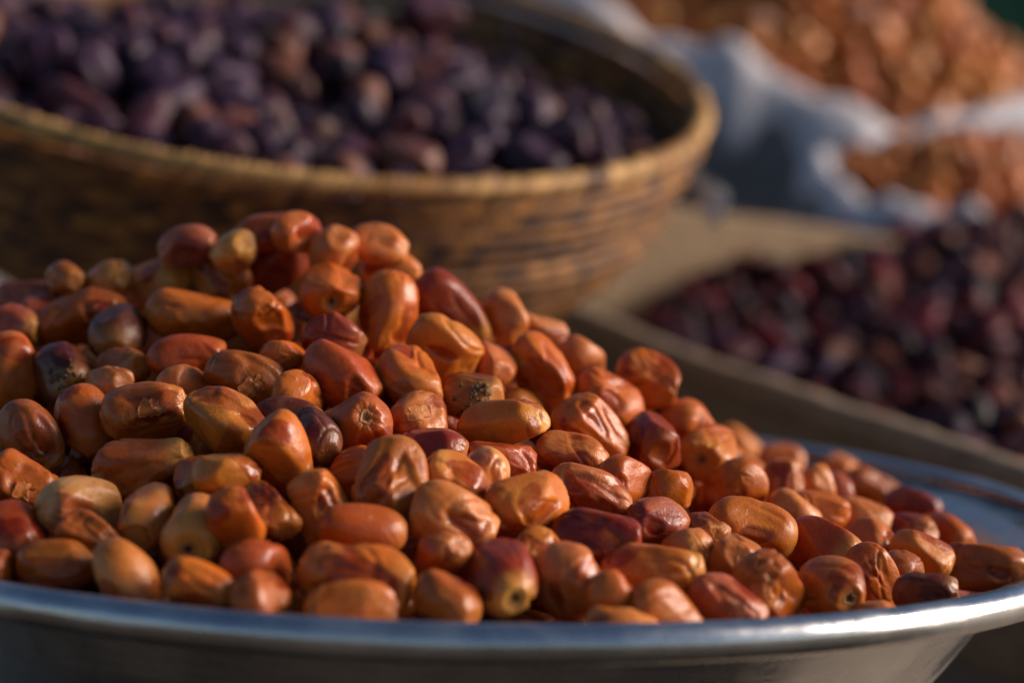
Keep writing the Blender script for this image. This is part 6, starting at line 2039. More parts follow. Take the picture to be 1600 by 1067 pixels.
SACKA_DEEP = """4668 29775 4594 465 792 144 369 357 264 so3
2829 28277 5307 -335 -207 -919 20 403 309 so3
5219 27407 3994 478 496 -506 -519 422 278 so2
6302 28832 3350 209 -900 127 361 434 290 so3
5169 30582 4191 501 843 150 128 384 290 so2
3559 26259 4904 -530 -580 -490 377 397 273 so2
6708 29673 3375 -338 507 -449 -653 472 300 so2
2518 25480 4468 551 674 -114 478 403 262 so
3407 25858 4595 -538 138 -822 123 453 294 so2
2237 29691 5066 -635 -482 -550 -249 459 291 so2
770 27220 4404 -83 -160 -819 545 409 289 so
4327 30020 4776 -697 -488 376 -367 437 304 so2
2246 25772 4437 386 -586 -358 616 374 266 so3
5095 28317 4095 -369 722 -260 524 423 305 so3
3106 26581 5148 -396 -3 -294 -870 434 305 so2
6222 26956 3284 45 109 -867 484 375 283 so2
1540 29677 4923 545 693 -316 351 392 277 so2
2511 26142 4951 -514 -844 54 -143 454 288 so3
5155 30873 4242 -754 101 193 619 376 266 so2
2817 25479 4483 -245 900 337 126 356 260 so3
6874 28143 3155 167 166 -577 -782 370 278 so
4605 30441 4618 916 43 369 -152 432 291 so2
4176 29244 4982 102 463 -789 -390 409 283 so2
591 25728 4043 -531 -425 724 -111 421 303 so2
6198 29334 3493 182 291 395 -852 446 289 so
6108 30605 3682 711 -287 -114 -632 390 271 so
1133 25117 3796 -267 -528 612 525 389 290 so2
2191 26522 4918 -856 -139 273 416 419 309 so2
5527 28047 3710 550 -344 116 752 375 281 so
5969 28967 3572 146 270 -754 581 394 287 so3
3333 29225 5222 726 -36 631 -272 396 293 so3
2324 25959 4639 -405 -454 -342 -716 391 271 so
2833 29249 5279 -641 -378 -347 571 411 264 so2
1926 24880 3712 -725 221 -558 -339 439 283 so
3904 26297 4798 334 -273 474 768 375 286 so
3078 25868 4742 -263 114 860 422 391 299 so3
1275 26506 4352 702 344 606 144 426 266 so3
4424 28166 4649 575 -565 283 520 376 279 so3
2318 26986 5044 -531 843 38 -72 474 306 so
2986 30351 5136 -129 763 -194 603 361 276 so2
438 28183 4553 -694 -160 681 172 398 273 so3
3393 27814 5287 69 -5 671 739 393 273 so3
3787 26820 5045 -431 226 831 270 427 307 so2
1507 28265 4740 -342 -736 76 580 363 271 so
2656 27525 5277 -1 -845 314 -434 477 303 so3
5689 30537 3957 -107 -302 -779 -539 412 278 so2
2268 27448 5057 -262 567 35 -780 404 304 so3
3740 29147 5095 752 -233 -605 -117 419 292 so2
3621 29624 5078 -395 -150 545 724 415 278 so2
5246 29357 4030 873 -76 -408 -255 492 308 so2
3084 27096 5278 347 515 688 375 379 283 so2
1909 26549 4698 650 253 712 74 395 303 so2
5368 30040 4028 -198 -630 -482 576 393 270 so2
319 26096 4271 661 -446 -597 -91 444 284 so
1221 29441 4789 -56 707 -648 280 423 304 so
704 25310 3966 60 432 -799 414 402 299 so
-192 27647 4609 -474 477 691 -265 374 271 so3
4995 29493 4288 923 -208 192 260 444 289 so
4029 28636 5104 307 302 327 841 435 289 so
796 26206 4163 -911 -180 -322 -182 417 262 so
3467 30342 5011 574 131 -743 318 453 304 so
749 26705 4278 259 -651 232 675 479 302 so3
4389 29487 4734 -564 417 -672 -238 399 260 so2
2188 29260 5122 511 848 105 -93 433 308 so3
6143 27868 3368 946 -103 104 291 427 292 so2
2530 28771 5288 -406 56 -266 -873 436 275 so3
5041 30297 4321 488 -506 -634 -322 468 306 so2
43 28475 4756 513 664 331 -431 427 291 so3
5787 26024 3341 -578 -715 -286 -270 401 270 so2
354 26979 4349 -217 -236 892 -318 360 270 so3
3432 26974 5163 -581 408 -459 534 408 270 so
6740 28972 3233 -475 -31 -879 -29 397 297 so2
1876 25865 4420 -521 -429 633 -379 432 280 so2
2962 29859 5203 658 -293 27 693 361 269 so2
49 26730 4397 -811 569 86 106 423 297 so
2700 26385 5076 307 927 198 -89 468 303 so2
2843 28751 5278 -59 669 263 -693 371 262 so3
4143 26952 4896 753 -480 445 62 401 283 so3
394 26531 4236 -126 437 350 -819 391 266 so2
1384 27842 4680 -265 -797 -218 496 416 278 so
152 27857 4557 -794 -53 547 -258 435 287 so3
4794 30671 4422 -60 -797 171 -576 448 295 so
5815 30252 3821 -142 -114 -699 692 391 268 so
5576 26399 3609 134 618 169 756 376 265 so3
865 26925 4381 -254 394 -883 15 462 306 so2
4647 28780 4528 150 -72 -831 531 441 295 so
4035 29642 4988 390 -804 319 316 384 284 so
4118 30207 4863 -799 182 -471 -327 453 285 so
3756 30681 4876 154 -680 277 661 471 307 so2
4125 26126 4650 -469 550 -451 -523 363 262 so2
3373 26106 4831 779 -501 -108 361 412 291 so3
6460 27794 3267 615 592 -313 416 410 294 so2
5481 25277 3298 493 -670 64 551 424 277 so3
6240 29716 3442 -789 141 562 -204 387 273 so2
4989 29049 4216 -774 -363 -328 -403 461 298 so
5625 28711 3743 -463 -716 307 -423 455 287 so
1371 27185 4588 -830 233 506 42 418 266 so3
606 29149 4778 -123 439 -465 -759 393 281 so3
3759 27871 5097 353 -267 -710 548 422 310 so
2217 26281 4812 678 345 516 395 403 293 so
1535 27335 4696 -484 312 805 145 429 305 so2
4937 27250 4169 221 300 -849 374 433 276 so3
2623 29618 5263 -808 -26 575 124 391 280 so
-612 27345 4673 583 649 -369 320 377 285 so3
6421 26559 3203 100 495 -235 831 413 294 so
1640 26907 4663 -92 768 134 -619 416 278 so3
2678 29837 5156 -344 384 -567 642 355 260 so
5071 28602 4161 902 -70 417 86 469 308 so3
1888 28891 4995 -420 -890 -98 148 464 294 so3
6088 28341 3411 -555 -582 498 324 464 307 so2
2787 27727 5355 -405 -163 -646 626 350 267 so3
4670 27834 4480 88 796 -396 -450 413 267 so3
3618 28498 5198 -152 825 -188 -510 401 269 so3
3341 26433 4976 188 439 98 873 423 269 so2
4850 27779 4289 -303 -358 -753 -462 395 281 so2
6794 28703 3211 442 -323 -187 816 444 294 so
5934 27246 3427 -385 -731 -182 533 462 295 so2
2406 28098 5259 -238 -200 640 -703 454 304 so3
4734 27176 4382 -835 381 -336 -210 484 303 so3
3007 26188 5011 -376 471 306 -737 376 262 so2
5753 27594 3578 -529 -391 -204 725 474 303 so3
6108 26208 3268 745 -427 -508 65 462 296 so3
3822 30252 4910 -780 151 -539 -281 425 285 so2
5625 29672 3857 -298 679 444 -503 404 279 so
-213 26598 4435 741 -616 -237 124 366 263 so3
4194 26546 4750 9 -618 52 -784 414 286 so3
6424 30179 3533 -327 391 -598 -618 454 294 so3
4194 28819 4966 -757 -382 -519 107 423 305 so
631 27699 4477 -425 509 -681 312 432 290 so3
5863 29583 3647 -641 -340 -25 -688 409 290 so3
-425 27136 4561 599 -775 140 145 356 263 so
5716 25769 3376 -51 920 348 -170 450 306 so2
4249 27491 4758 -78 -148 -976 139 413 271 so3
2087 30417 4975 876 -287 80 379 436 301 so2
4471 29099 4729 -481 239 -458 -708 460 290 so3
390 27415 4379 -397 -680 612 74 435 289 so3
1570 26573 4554 221 -520 -561 605 428 278 so2
2511 30209 5093 257 667 -294 -634 353 267 so3
4254 27923 4821 810 -285 -278 429 434 305 so
4505 28564 4631 -850 -238 -306 -358 413 265 so
1406 28455 4761 -328 810 -142 464 403 268 so3
3342 29596 5200 -112 -718 676 -124 401 275 so2
3537 27203 5118 -173 -468 -300 -813 356 274 so3
4849 29921 4413 -43 -736 -211 642 395 295 so2
-161 27323 4476 470 591 -642 -132 379 284 so2
4372 26389 4554 -134 789 304 517 433 273 so2
4301 29672 4849 520 282 -774 226 354 270 so2
3864 29934 4959 849 273 370 261 477 306 so
3243 30693 5031 473 -40 267 -838 355 261 so
1135 28586 4678 400 -477 -144 -769 385 267 so2
1744 30082 4959 156 621 716 -280 363 268 so2
2600 25726 4707 650 -547 213 -483 432 310 so
3431 28884 5288 278 -227 717 -597 401 280 so
5273 29036 4044 -803 517 -270 -123 406 278 so3
1651 29092 4924 484 -37 -718 -500 409 282 so2
6405 28547 3259 259 915 -279 132 349 267 so3
2094 27963 4980 685 284 -663 -103 362 264 so3
6610 27335 3224 555 286 -704 -338 443 300 so
1899 28198 4972 -676 339 -349 553 428 287 so2
4022 28262 5019 731 257 335 536 425 295 so3
6566 28148 3252 28 406 -327 -853 453 290 so2
6556 26850 3249 675 -432 -512 309 451 287 so2
3152 29983 5188 -600 -754 146 -225 347 264 so2
2289 28933 5153 -318 475 766 -295 410 281 so3
2039 24705 3613 250 850 -179 -427 402 261 so
5647 26857 3656 427 -293 675 525 381 278 so3
3864 27425 5043 458 -517 -38 -722 417 302 so
2160 28426 5065 70 229 782 575 380 280 so
4276 30695 4757 273 -585 -356 -676 394 299 so2
1901 27570 4846 -909 -53 398 111 365 263 so2
3574 27533 5166 -547 83 -553 623 403 307 so
5397 29591 4001 358 788 -502 5 384 295 so2
1175 27510 4544 878 37 377 -291 426 301 so2
3885 27098 5044 -55 509 -218 -831 404 301 so3
3733 25918 4598 -575 729 173 330 369 261 so3
6874 28440 3162 -106 581 -165 -790 379 280 so
5623 29260 3771 -808 364 -460 -46 471 304 so3
1917 28558 4913 725 -156 493 455 449 290 so
6162 27519 3390 -224 -317 -875 288 451 288 so3
369 28841 4698 -642 -7 758 111 399 261 so3
5991 30235 3645 -113 -238 954 -144 381 266 so
5325 27685 3887 844 174 -470 -192 422 304 so3
1866 27272 4846 -661 70 272 696 398 279 so3
2551 27035 5278 -464 -288 756 -359 357 273 so2
1633 27731 4714 -719 -579 18 385 428 289 so3
1907 29669 4942 754 -31 -600 -265 443 281 so
5315 28759 3938 -55 833 471 -285 404 264 so
6360 30578 3568 -650 258 -592 -401 458 305 so3
3033 28068 5371 -679 453 178 -550 478 303 so2
750 27967 4527 -449 -705 -211 -507 378 280 so3
5989 29985 3626 -624 170 698 -306 415 263 so3
1267 26828 4423 -627 -419 -97 -649 424 308 so2
2774 26040 4870 574 -785 -226 60 372 279 so2
909 29144 4678 395 67 88 912 402 269 so
1039 30062 4838 7 536 -794 285 398 278 so2
2041 30044 5025 -688 519 225 454 430 277 so
6518 29161 3272 -430 -481 -436 -628 412 278 so2
5382 30323 4063 -573 403 581 -415 403 260 so3
2402 29289 5228 -610 -641 360 -297 369 272 so3
4739 30256 4459 -42 60 -982 -173 372 283 so3
4153 27283 4929 600 339 -720 83 377 261 so2
3030 27410 5277 -742 547 386 -24 421 288 so
5516 30797 4003 -598 503 -1 -624 378 275 so2
5937 26497 3411 692 356 603 174 421 297 so
1382 29194 4814 -25 -536 -728 -427 362 264 so3
3706 28221 5145 57 -636 31 769 372 272 so3
2061 26880 4854 -369 -807 -342 -308 431 305 so
3339 26769 5105 9 -952 -256 -165 375 269 so3
1194 29827 4828 -894 151 274 322 400 289 so
-33 27080 4502 413 -77 38 907 426 284 so
2510 30536 5038 -169 690 -48 702 441 294 so2
824 28713 4677 553 339 -154 -745 462 309 so3
3301 28654 5286 -696 95 -640 311 401 308 so
2251 27738 5108 142 -679 -171 -700 433 292 so3
5178 29968 4200 131 911 273 -282 426 286 so3
2878 30637 5087 490 803 178 289 474 304 so
3656 28916 5135 -259 345 -309 -848 431 275 so
4833 29261 4406 -496 -528 381 574 365 277 so3
4347 30370 4707 83 -591 753 -278 374 268 so2
4371 27150 4650 -212 522 -441 -698 368 282 so3
4978 27532 4140 262 753 -451 -402 373 270 so
3072 28984 5352 507 -476 707 -129 393 291 so3
4635 27495 4483 416 551 715 112 390 278 so3
6538 29495 3306 522 311 565 -558 432 283 so
3057 29392 5307 721 -524 261 371 380 276 so2
2953 25685 4590 514 -134 -826 -189 479 308 so2
1321 30243 4937 563 -746 -209 -287 400 279 so
6067 26740 3432 -412 278 -723 480 408 286 so3
5451 28388 3803 145 240 819 501 419 307 so3
1130 28118 4659 395 776 -309 383 364 275 so
5292 28126 3965 -193 374 167 892 416 268 so2
1825 29312 4984 -16 -177 -889 -422 466 292 so
8 26295 4330 -308 382 273 827 402 281 so
3806 26540 4940 90 -673 -52 -733 422 281 so2
3143 27710 5293 -54 378 -924 -7 423 309 so
6195 28105 3344 -577 319 750 -53 409 272 so2
5769 28118 3577 -306 352 615 635 483 307 so3
2813 26718 5232 -68 583 -451 -672 444 300 so3
2785 27228 5313 19 -894 -397 209 448 291 so2
4651 29486 4550 -271 810 83 -514 366 272 so2
4835 28667 4358 -674 -698 -91 -223 367 268 so2
6683 30069 3373 -388 -487 -260 738 390 289 so2
3004 28477 5330 784 -311 -512 -163 362 277 so3
5613 29980 3873 -580 -73 316 747 354 269 so3
1145 28978 4730 192 -857 -472 75 413 303 so2
1913 26246 4619 166 629 127 -749 386 282 so
5827 29239 3627 -389 694 299 527 416 290 so3
3440 30017 5138 -627 300 -365 620 405 287 so2
900 29829 4810 -339 -719 600 87 385 271 so3
4398 26754 4592 60 633 27 -771 378 268 so
5057 28015 4143 -395 -173 401 808 380 271 so2
4289 28459 4800 573 -168 -782 -178 442 301 so2
249 28366 4632 -237 599 316 697 372 266 so3
2599 28498 5322 861 147 396 283 411 307 so
4514 30786 4632 -578 -236 -220 -750 360 261 so2
-260 28075 4664 -199 24 -235 -951 348 263 so
5913 30807 3805 -390 -590 196 679 361 263 so2
3338 28239 5275 194 -503 121 834 429 304 so3
6995 29537 3201 467 207 314 801 449 295 so
5499 25644 3414 794 -517 -289 -138 387 263 so2
1468 28748 4771 974 -178 115 78 459 302 so
767 29423 4725 339 -519 726 296 408 300 so
3416 30725 4906 940 -337 48 -13 377 261 so3
7030 29091 3192 932 128 225 253 416 262 so2
6763 27698 3183 -577 -773 -167 -206 434 283 so3
2378 24515 3532 -434 353 -587 -584 416 269 so3
661 28429 4611 -335 258 824 -377 437 284 so3
178 27431 4459 -255 326 -800 -434 365 260 so2
1065 25914 3924 696 -648 85 -297 392 285 so
3802 29518 4859 -746 616 -197 -158 391 262 so
4074 30419 4638 267 -76 850 -447 394 275 so
5143 25571 3324 291 -18 -906 307 483 308 so3
6116 28720 3170 205 14 -942 -266 466 292 so2
893 26541 4051 -713 694 -56 80 385 295 so2
5612 26748 3395 -342 589 113 724 392 265 so
3287 25310 3903 652 726 193 105 407 293 so
2482 26175 4660 -42 -93 -965 241 345 261 so3
5596 27362 3515 786 617 29 -20 362 264 so3
518 27673 4256 -96 -208 -648 -726 404 267 so2
317 25893 3933 884 -112 -423 167 434 275 so3
5711 26404 3238 -212 -524 625 -539 402 281 so
2239 29355 4910 214 -519 -743 364 421 279 so3
1652 29877 4685 1 -396 -918 -20 371 282 so3
2869 26545 4913 261 695 456 491 360 273 so
1290 28485 4463 421 -258 -818 -293 342 261 so
1561 24932 3410 428 -902 43 39 405 261 so
1265 24965 3494 -517 -495 605 -348 422 265 so
4165 28954 4729 511 -156 786 -311 446 282 so
3812 26768 4776 162 -153 -722 655 397 271 so2
1345 28150 4450 373 -626 -264 632 352 266 so3
3931 27825 4834 -327 302 249 -860 408 307 so
3282 28898 5069 -552 99 -826 -51 388 273 so3
2886 29058 5120 514 775 -30 -367 440 297 so3
-198 27080 4277 -177 225 716 637 405 264 so3
4472 29258 4492 -728 -382 -552 136 422 276 so3
5656 25531 3082 -370 207 -905 -31 429 290 so
907 27343 4208 -462 852 -13 -247 416 292 so
1745 30365 4746 -684 -505 470 -235 413 292 so3
5257 25160 3079 42 142 792 -592 401 298 so3
3431 26609 4833 -307 -645 672 197 469 294 so3
6179 30059 3326 -148 271 -580 -754 411 265 so2
2656 25925 4555 350 865 116 -341 435 288 so3
6512 28314 3083 130 -681 113 -712 406 283 so2
2931 30107 4941 -817 512 230 -134 450 303 so2
3440 29803 4930 -763 595 -108 -230 364 266 so
4680 29652 4304 747 662 52 43 347 264 so
4610 24828 3016 186 -529 -706 -432 395 265 so
2538 26625 4968 374 779 -502 -35 459 289 so3
1808 25269 3650 -417 577 583 -391 408 307 so3
610 29394 4528 -330 -762 -438 -345 443 308 so
2325 24876 3608 18 245 525 815 354 266 so2
5083 30147 4098 -220 541 669 -459 413 278 so
657 25493 3792 -192 341 494 776 378 265 so
2972 27220 5035 252 786 499 262 373 265 so3
-51 27599 4388 382 -492 -389 678 376 263 so3
6749 29384 3063 -851 342 399 -3 358 265 so
4349 25937 4081 -164 598 -365 -694 426 293 so3
4118 26953 4667 -569 -342 -701 -260 374 270 so
4699 30926 4323 411 -649 -357 531 474 304 so3
1292 27368 4341 136 -642 -714 -244 363 278 so3
-555 27263 4363 -327 276 574 698 415 294 so2
217 26359 4055 487 -243 30 838 452 297 so
2271 30226 4839 -745 426 -463 -224 449 289 so2
5969 29628 3386 711 -521 174 438 424 289 so2
1603 27435 4476 111 -586 -605 528 377 269 so
5504 30350 3768 -824 -281 -27 491 345 263 so
311 28378 4415 620 -150 647 418 404 278 so2
688 26739 4033 644 -331 -357 -590 394 266 so2
5817 30621 3610 -256 15 -948 189 380 277 so
6415 30185 3243 -428 -605 -574 348 408 277 so3
2790 27854 5132 -623 132 640 430 401 295 so2
3901 30816 4640 383 568 -710 164 426 287 so3
2845 27012 5032 -454 -356 215 -788 413 275 so
4498 26900 4324 353 -328 -183 857 415 284 so3
2235 29853 4842 -736 -356 415 399 388 275 so
4232 30851 4500 298 307 582 692 447 298 so3
5709 28587 3479 -487 -659 -320 475 394 268 so3
5068 27846 3869 631 -155 -187 737 416 303 so
3704 30442 4738 -512 -223 -751 -352 412 262 so2
5133 27432 3774 -657 405 538 339 469 295 so
6786 27906 3025 -483 -76 842 229 467 298 so
-502 27763 4431 -270 -334 -806 407 377 275 so2
2665 28359 5119 -497 -620 202 573 407 269 so3
931 28380 4426 -682 646 -135 -315 387 263 so3
515 28948 4488 -188 -576 -579 545 374 264 so3
534 26118 3979 -316 -496 38 808 404 282 so3
4116 24432 2871 182 -417 -552 699 484 307 so
-55 26472 4151 108 -332 -402 -846 369 284 so
3179 26167 4637 -548 469 -384 -576 367 278 so3
686 28652 4404 331 -536 -404 663 421 306 so
5301 26695 3578 -160 43 486 858 450 282 so2
1750 29284 4719 621 709 237 -234 379 268 so2
334 26788 4115 560 287 766 132 394 274 so
5941 26592 3200 471 869 94 -119 426 273 so
6245 27573 3100 657 731 2 -183 444 292 so
2654 29429 5038 -567 -385 498 531 408 299 so2
3769 26244 4592 -496 -230 497 674 423 284 so
1463 29002 4619 -407 261 -847 220 441 277 so2
718 27244 4115 -338 -924 -93 -154 386 271 so
6502 27502 3020 -37 61 -511 -857 469 309 so
6192 30782 3453 -620 -623 303 368 390 300 so3
1218 30139 4658 887 287 338 126 411 295 so3
3594 24266 2787 -563 -160 772 249 412 304 so2
6230 27183 3123 -585 213 -662 417 426 304 so
6408 27922 3046 -256 702 -58 -662 392 274 so2
2135 27782 4849 347 657 -258 -618 473 304 so3
6567 30460 3279 59 -302 605 735 381 265 so3
6042 29136 3266 -31 -467 -372 -802 375 262 so2
1779 28490 4641 -82 -210 697 -681 465 309 so3
4800 27989 4088 41 194 742 640 427 268 so2
999 29511 4554 -247 -851 -151 438 488 309 so
384 27177 4149 -93 827 31 -554 412 266 so3
3488 27064 4906 -439 -452 138 -764 381 287 so2
1495 29716 4649 -519 369 -41 -770 436 289 so3
5903 27895 3286 -554 -812 173 -64 478 301 so2
3237 27948 5110 811 -420 44 -406 389 261 so
3834 28915 4915 563 -168 502 -635 407 260 so2
5381 27846 3623 820 -195 -130 522 386 273 so3
6767 30004 3143 838 538 -24 -82 422 278 so
3548 29317 4966 -300 469 314 -769 375 274 so
182 28670 4510 696 -227 601 -321 366 274 so
1959 26763 4561 -638 -206 654 350 419 309 so2
1925 27937 4750 122 -859 56 -493 438 276 so
1110 26671 4132 -645 600 446 157 426 283 so3
3172 30411 4856 -74 229 -636 -733 393 291 so2
2409 24558 3289 -511 -632 11 583 421 267 so2
-97 28190 4435 -682 99 -568 -451 416 279 so3
3899 29216 4895 367 916 136 -89 425 280 so2
2022 28930 4783 815 274 472 194 432 275 so2
1422 26149 4096 170 501 -463 -711 399 268 so3
590 28188 4315 -32 706 42 -707 373 280 so
1829 25000 3500 -543 -628 -523 -193 389 282 so3
2553 28996 5047 -271 -29 940 205 412 302 so3
3137 26707 4934 -466 -123 493 725 405 265 so
3860 26032 4397 -230 -618 -255 -707 409 262 so2
4406 30018 4528 -474 167 -617 -606 419 297 so
6029 26079 3028 -386 -800 82 452 374 287 so"""
SACKB = """4228 22277 2746 148 56 925 -347 427 271 so3
3476 22537 2784 136 466 -874 11 414 300 so2
3887 21387 2221 227 191 469 832 389 291 so
4035 21723 2474 -524 518 162 -657 456 302 so3
4845 22843 2777 153 817 182 525 415 269 so3
3428 21726 2444 360 196 -661 -629 386 282 so2
3718 22126 2692 573 347 199 715 445 289 so2
3695 21748 2537 665 724 156 97 415 282 so
3634 22849 2838 -627 359 -658 -211 414 298 so2
3071 22371 2674 34 57 570 819 376 269 so
4590 23082 2919 157 833 -4 531 402 283 so
3085 22653 2606 -587 -270 -709 -283 390 270 so
4452 22527 2826 436 181 353 808 414 310 so3
3799 22550 2885 -388 -114 -527 748 397 272 so2
4432 21992 2522 391 612 -676 -125 443 300 so
2947 22072 2491 -350 -393 -420 -740 395 277 so3
4448 21705 2342 -538 -700 -33 -470 410 265 so2
3354 22193 2689 -700 -529 332 -346 412 263 so
3005 21815 2321 732 -668 89 97 392 294 so2
3455 23101 2760 -777 457 -288 -323 448 286 so
4740 22573 2752 -185 746 -243 -592 479 308 so3
4271 22931 2931 136 343 686 -627 417 277 so
4140 21876 2645 924 330 175 78 425 278 so3
3608 21407 2248 103 947 268 -147 433 296 so3
4413 21501 2200 -67 -643 312 -696 472 308 so
4059 22597 2918 224 919 19 323 423 276 so
4015 22204 2793 498 -832 -231 84 388 282 so
3236 22861 2714 -783 112 567 230 405 305 so3
4538 22296 2700 -111 -672 -543 -492 376 262 so2
3201 21977 2552 130 -938 -11 -322 357 260 so
4960 23493 2907 -797 544 176 193 443 292 so3
3297 22199 2444 476 -214 817 -245 420 265 so3
3723 22374 2621 -684 -503 -487 -202 402 273 so2
4341 22765 2707 588 406 -695 79 417 306 so2
4039 22167 2564 599 613 -56 -512 403 270 so
4020 21663 2232 700 -608 -217 306 427 288 so"""
SACKB_DEEP = """5555 22725 2389 355 -460 495 -646 440 279 so3
4004 22915 2841 78 -747 274 -602 349 265 so2
5573 22357 2186 376 -290 -17 880 404 274 so
4381 21133 1994 161 -158 -26 974 370 263 so2
4857 22300 2535 -698 -444 -560 42 459 292 so
5320 21894 1957 631 -637 -442 -4 426 289 so2
3880 23220 2845 554 -424 51 -715 366 272 so2
4762 23269 2838 -552 81 713 425 448 304 so3
4649 21295 1961 -365 -268 690 -565 426 289 so2
5240 23305 2741 251 29 956 148 434 309 so3
4361 23406 2848 376 797 -438 -175 410 305 so3
4114 21204 2063 110 78 687 -714 381 291 so
5155 21587 1907 604 250 -756 23 476 304 so
5478 23050 2626 -322 -331 788 407 347 264 so
4819 21877 2195 -343 -520 -327 -710 382 283 so2
5516 22069 2027 280 -177 644 -690 369 281 so2
5207 22126 2234 151 -180 -565 -791 476 299 so
5205 22721 2502 115 342 -749 -556 442 307 so2
4826 21642 2056 -98 765 548 -325 448 305 so
3305 21581 2231 -258 -573 399 -668 374 287 so3
4782 22133 2389 251 199 860 398 427 274 so3
4989 22596 2599 -6 -859 307 409 404 279 so3
5693 23005 2472 -639 -156 749 83 368 264 so2
5167 22988 2679 237 391 -635 -623 398 300 so3
5729 22516 2218 -393 697 13 -600 362 265 so3
4623 21874 2368 495 -136 -801 -309 416 280 so2
5198 22472 2393 -571 -616 -238 -487 453 304 so3
4619 22973 2692 -741 -192 506 397 341 261 so
3679 22802 2606 -137 175 633 -741 369 262 so3
4558 23515 2675 -364 348 237 831 369 274 so3
3662 23259 2552 -628 748 -158 147 435 296 so3
3634 21830 2318 -526 -565 -580 262 367 263 so3
4544 22398 2446 231 573 425 -661 385 293 so2
3323 22521 2482 -597 649 18 472 382 267 so3
4037 22634 2651 -747 602 145 243 389 284 so2
4176 23143 2739 -419 462 -604 496 391 262 so2
4104 23447 2610 252 229 814 -471 376 263 so
3003 22271 2344 417 141 719 -538 393 269 so2
4895 21480 1683 -689 706 -85 -136 460 298 so3
5699 22899 2239 722 261 529 361 371 283 so
5301 22642 2196 151 -544 221 -796 367 279 so3
4951 23329 2592 -433 -563 -699 -80 449 300 so2
3300 23007 2510 457 801 38 -385 421 269 so2
5498 23334 2483 392 -533 372 651 436 302 so3
5002 22112 2068 -261 -767 -586 -4 424 277 so
4506 21749 2070 -563 -650 -449 244 416 271 so2
4634 21297 1699 -560 -808 -184 4 411 274 so3
4995 21826 1938 650 90 750 -87 402 270 so3
4910 22954 2524 670 -641 190 324 396 296 so
4604 23249 2659 -340 172 443 -812 372 261 so
3578 21619 2118 514 157 830 -149 402 264 so3
5606 22306 1878 -525 445 -528 497 384 264 so2
4335 21406 1921 -131 647 -319 680 413 292 so"""


def rows(txt):
    for ln in txt.strip().splitlines():
        t = ln.split()
        yield [float(x) for x in t[:9]], t[9]


# ------------------------------------------------------------------ table
TRAY = Vector((-.03462, 1.05251, .13)); TRAY_R = .2912


def box_mesh(name, p0, p1, thick, z_low0, z_low1, seed, nseg=40, side=1):
    """an upright board: top edge runs from p0 to p1, uneven like sawn wood"""
    rng = np.random.default_rng(seed)
    p0, p1 = np.array(p0), np.array(p1)
    d = p1 - p0; d2 = np.array([d[0], d[1], 0]); d2 /= np.linalg.norm(d2)
    nrm = np.array([-d2[1], d2[0], 0]) * side
    t = np.linspace(0, 1, nseg)
    wob = np.cumsum(rng.normal(size=nseg)); wob = (wob - np.linspace(wob[0], wob[-1], nseg)) * .0004
    wob2 = np.cumsum(rng.normal(size=nseg)); wob2 = (wob2 - np.linspace(wob2[0], wob2[-1], nseg)) * .0003
    prof = [(0, 0, 0), (.12, 1, .0), (.88, 1, 0), (1, 0, 0)]
    V = []
    b = .003
    for i in range(nseg):
        top = p0 + d * t[i]; low = z_low0 * (1 - t[i]) + z_low1 * t[i]
        z = top[2] + wob[i]
        ring = [(0, low), (0, z - b), (b, z), (thick - b, z + wob2[i]), (thick, z - b), (thick, low)]
        for off, zz in ring:
            q = top + nrm * (off + wob2[i]); V.append((q[0], q[1], zz))
    nc = 6
    F = grid_faces(nseg, nc, True).tolist()
    me = bpy.data.meshes.new(name)
    F += [list(range(nc))[::-1], [(nseg - 1) * nc + k for k in range(nc)]]
    me.from_pydata(V, [], F); me.validate()
    return me


V = []
for yy in np.linspace(.88, 6, 12):
    for xx in np.linspace(-4, 4, 14): V.append((xx, yy, 0))
table = link("table_top", mesh_np("table_top", V, grid_faces(12, 14, False)), M["table"])
tag(table, "pale worn wooden stall surface under the tray", kind="structure")

V = [(x, y, -.85) for y in np.linspace(-60, 120, 10) for x in np.linspace(-90, 90, 10)]
tag(link("ground", mesh_np("ground", V, grid_faces(10, 10, False)), plain("dusty_ground", (.055, .042, .03), .9, scale=3.)), "dusty brown ground below the stall", kind="structure")

# ------------------------------------------------------------------ tray
def lathe(name, prof, seg, wob=0., seed=0):
    prof = np.array(prof); a = np.linspace(0, 2 * np.pi, seg, endpoint=False)
    rng = np.random.default_rng(seed)
    w = sum(np.cos(a * k + rng.uniform(0, 6.28)) * wob / k for k in (2, 3, 5, 8))
    V = np.stack([prof[:, None, 0] * np.cos(a) * (1 + w * .3), prof[:, None, 0] * np.sin(a) * (1 + w * .3), prof[:, None, 1] + w * .1 * prof[:, None, 0] / prof[:, 0].max()], -1)
    return mesh_np(name, V.reshape(-1, 3), grid_faces(len(prof), seg))


tray = link("metal_tray", None)
tray.location = TRAY
tag(tray, "round shiny aluminium tray heaped with golden brown dates", "tray")
inner = [(.0005, -.126), (.10, -.126), (.160, -.1255), (.171, -.122), (.180, -.113), (.205, -.083), (.230, -.051), (.246, -.028), (.252, -.018), (.257, -.0125), (.264, -.0095), (.278, -.0060)]
outer = [(.279, -.0082), (.265, -.0118), (.258, -.0148), (.2535, -.0205), (.2475, -.0305), (.231, -.0535), (.206, -.0855), (.181, -.1155), (.172, -.1245), (.161, -.128), (.10, -.1285), (.0005, -.1285)]
link("bowl", lathe("bowl", inner + outer, 180, .004, 3), M["metal"], tray)
bead = [(.2845 + .0066 * math.cos(t), -.0068 + .0068 * math.sin(t)) for t in np.linspace(2.5, 2.5 - 5.4, 22)]
link("rolled_rim", lathe("rolled_rim", bead, 180, .004, 3), M["metal"], tray)

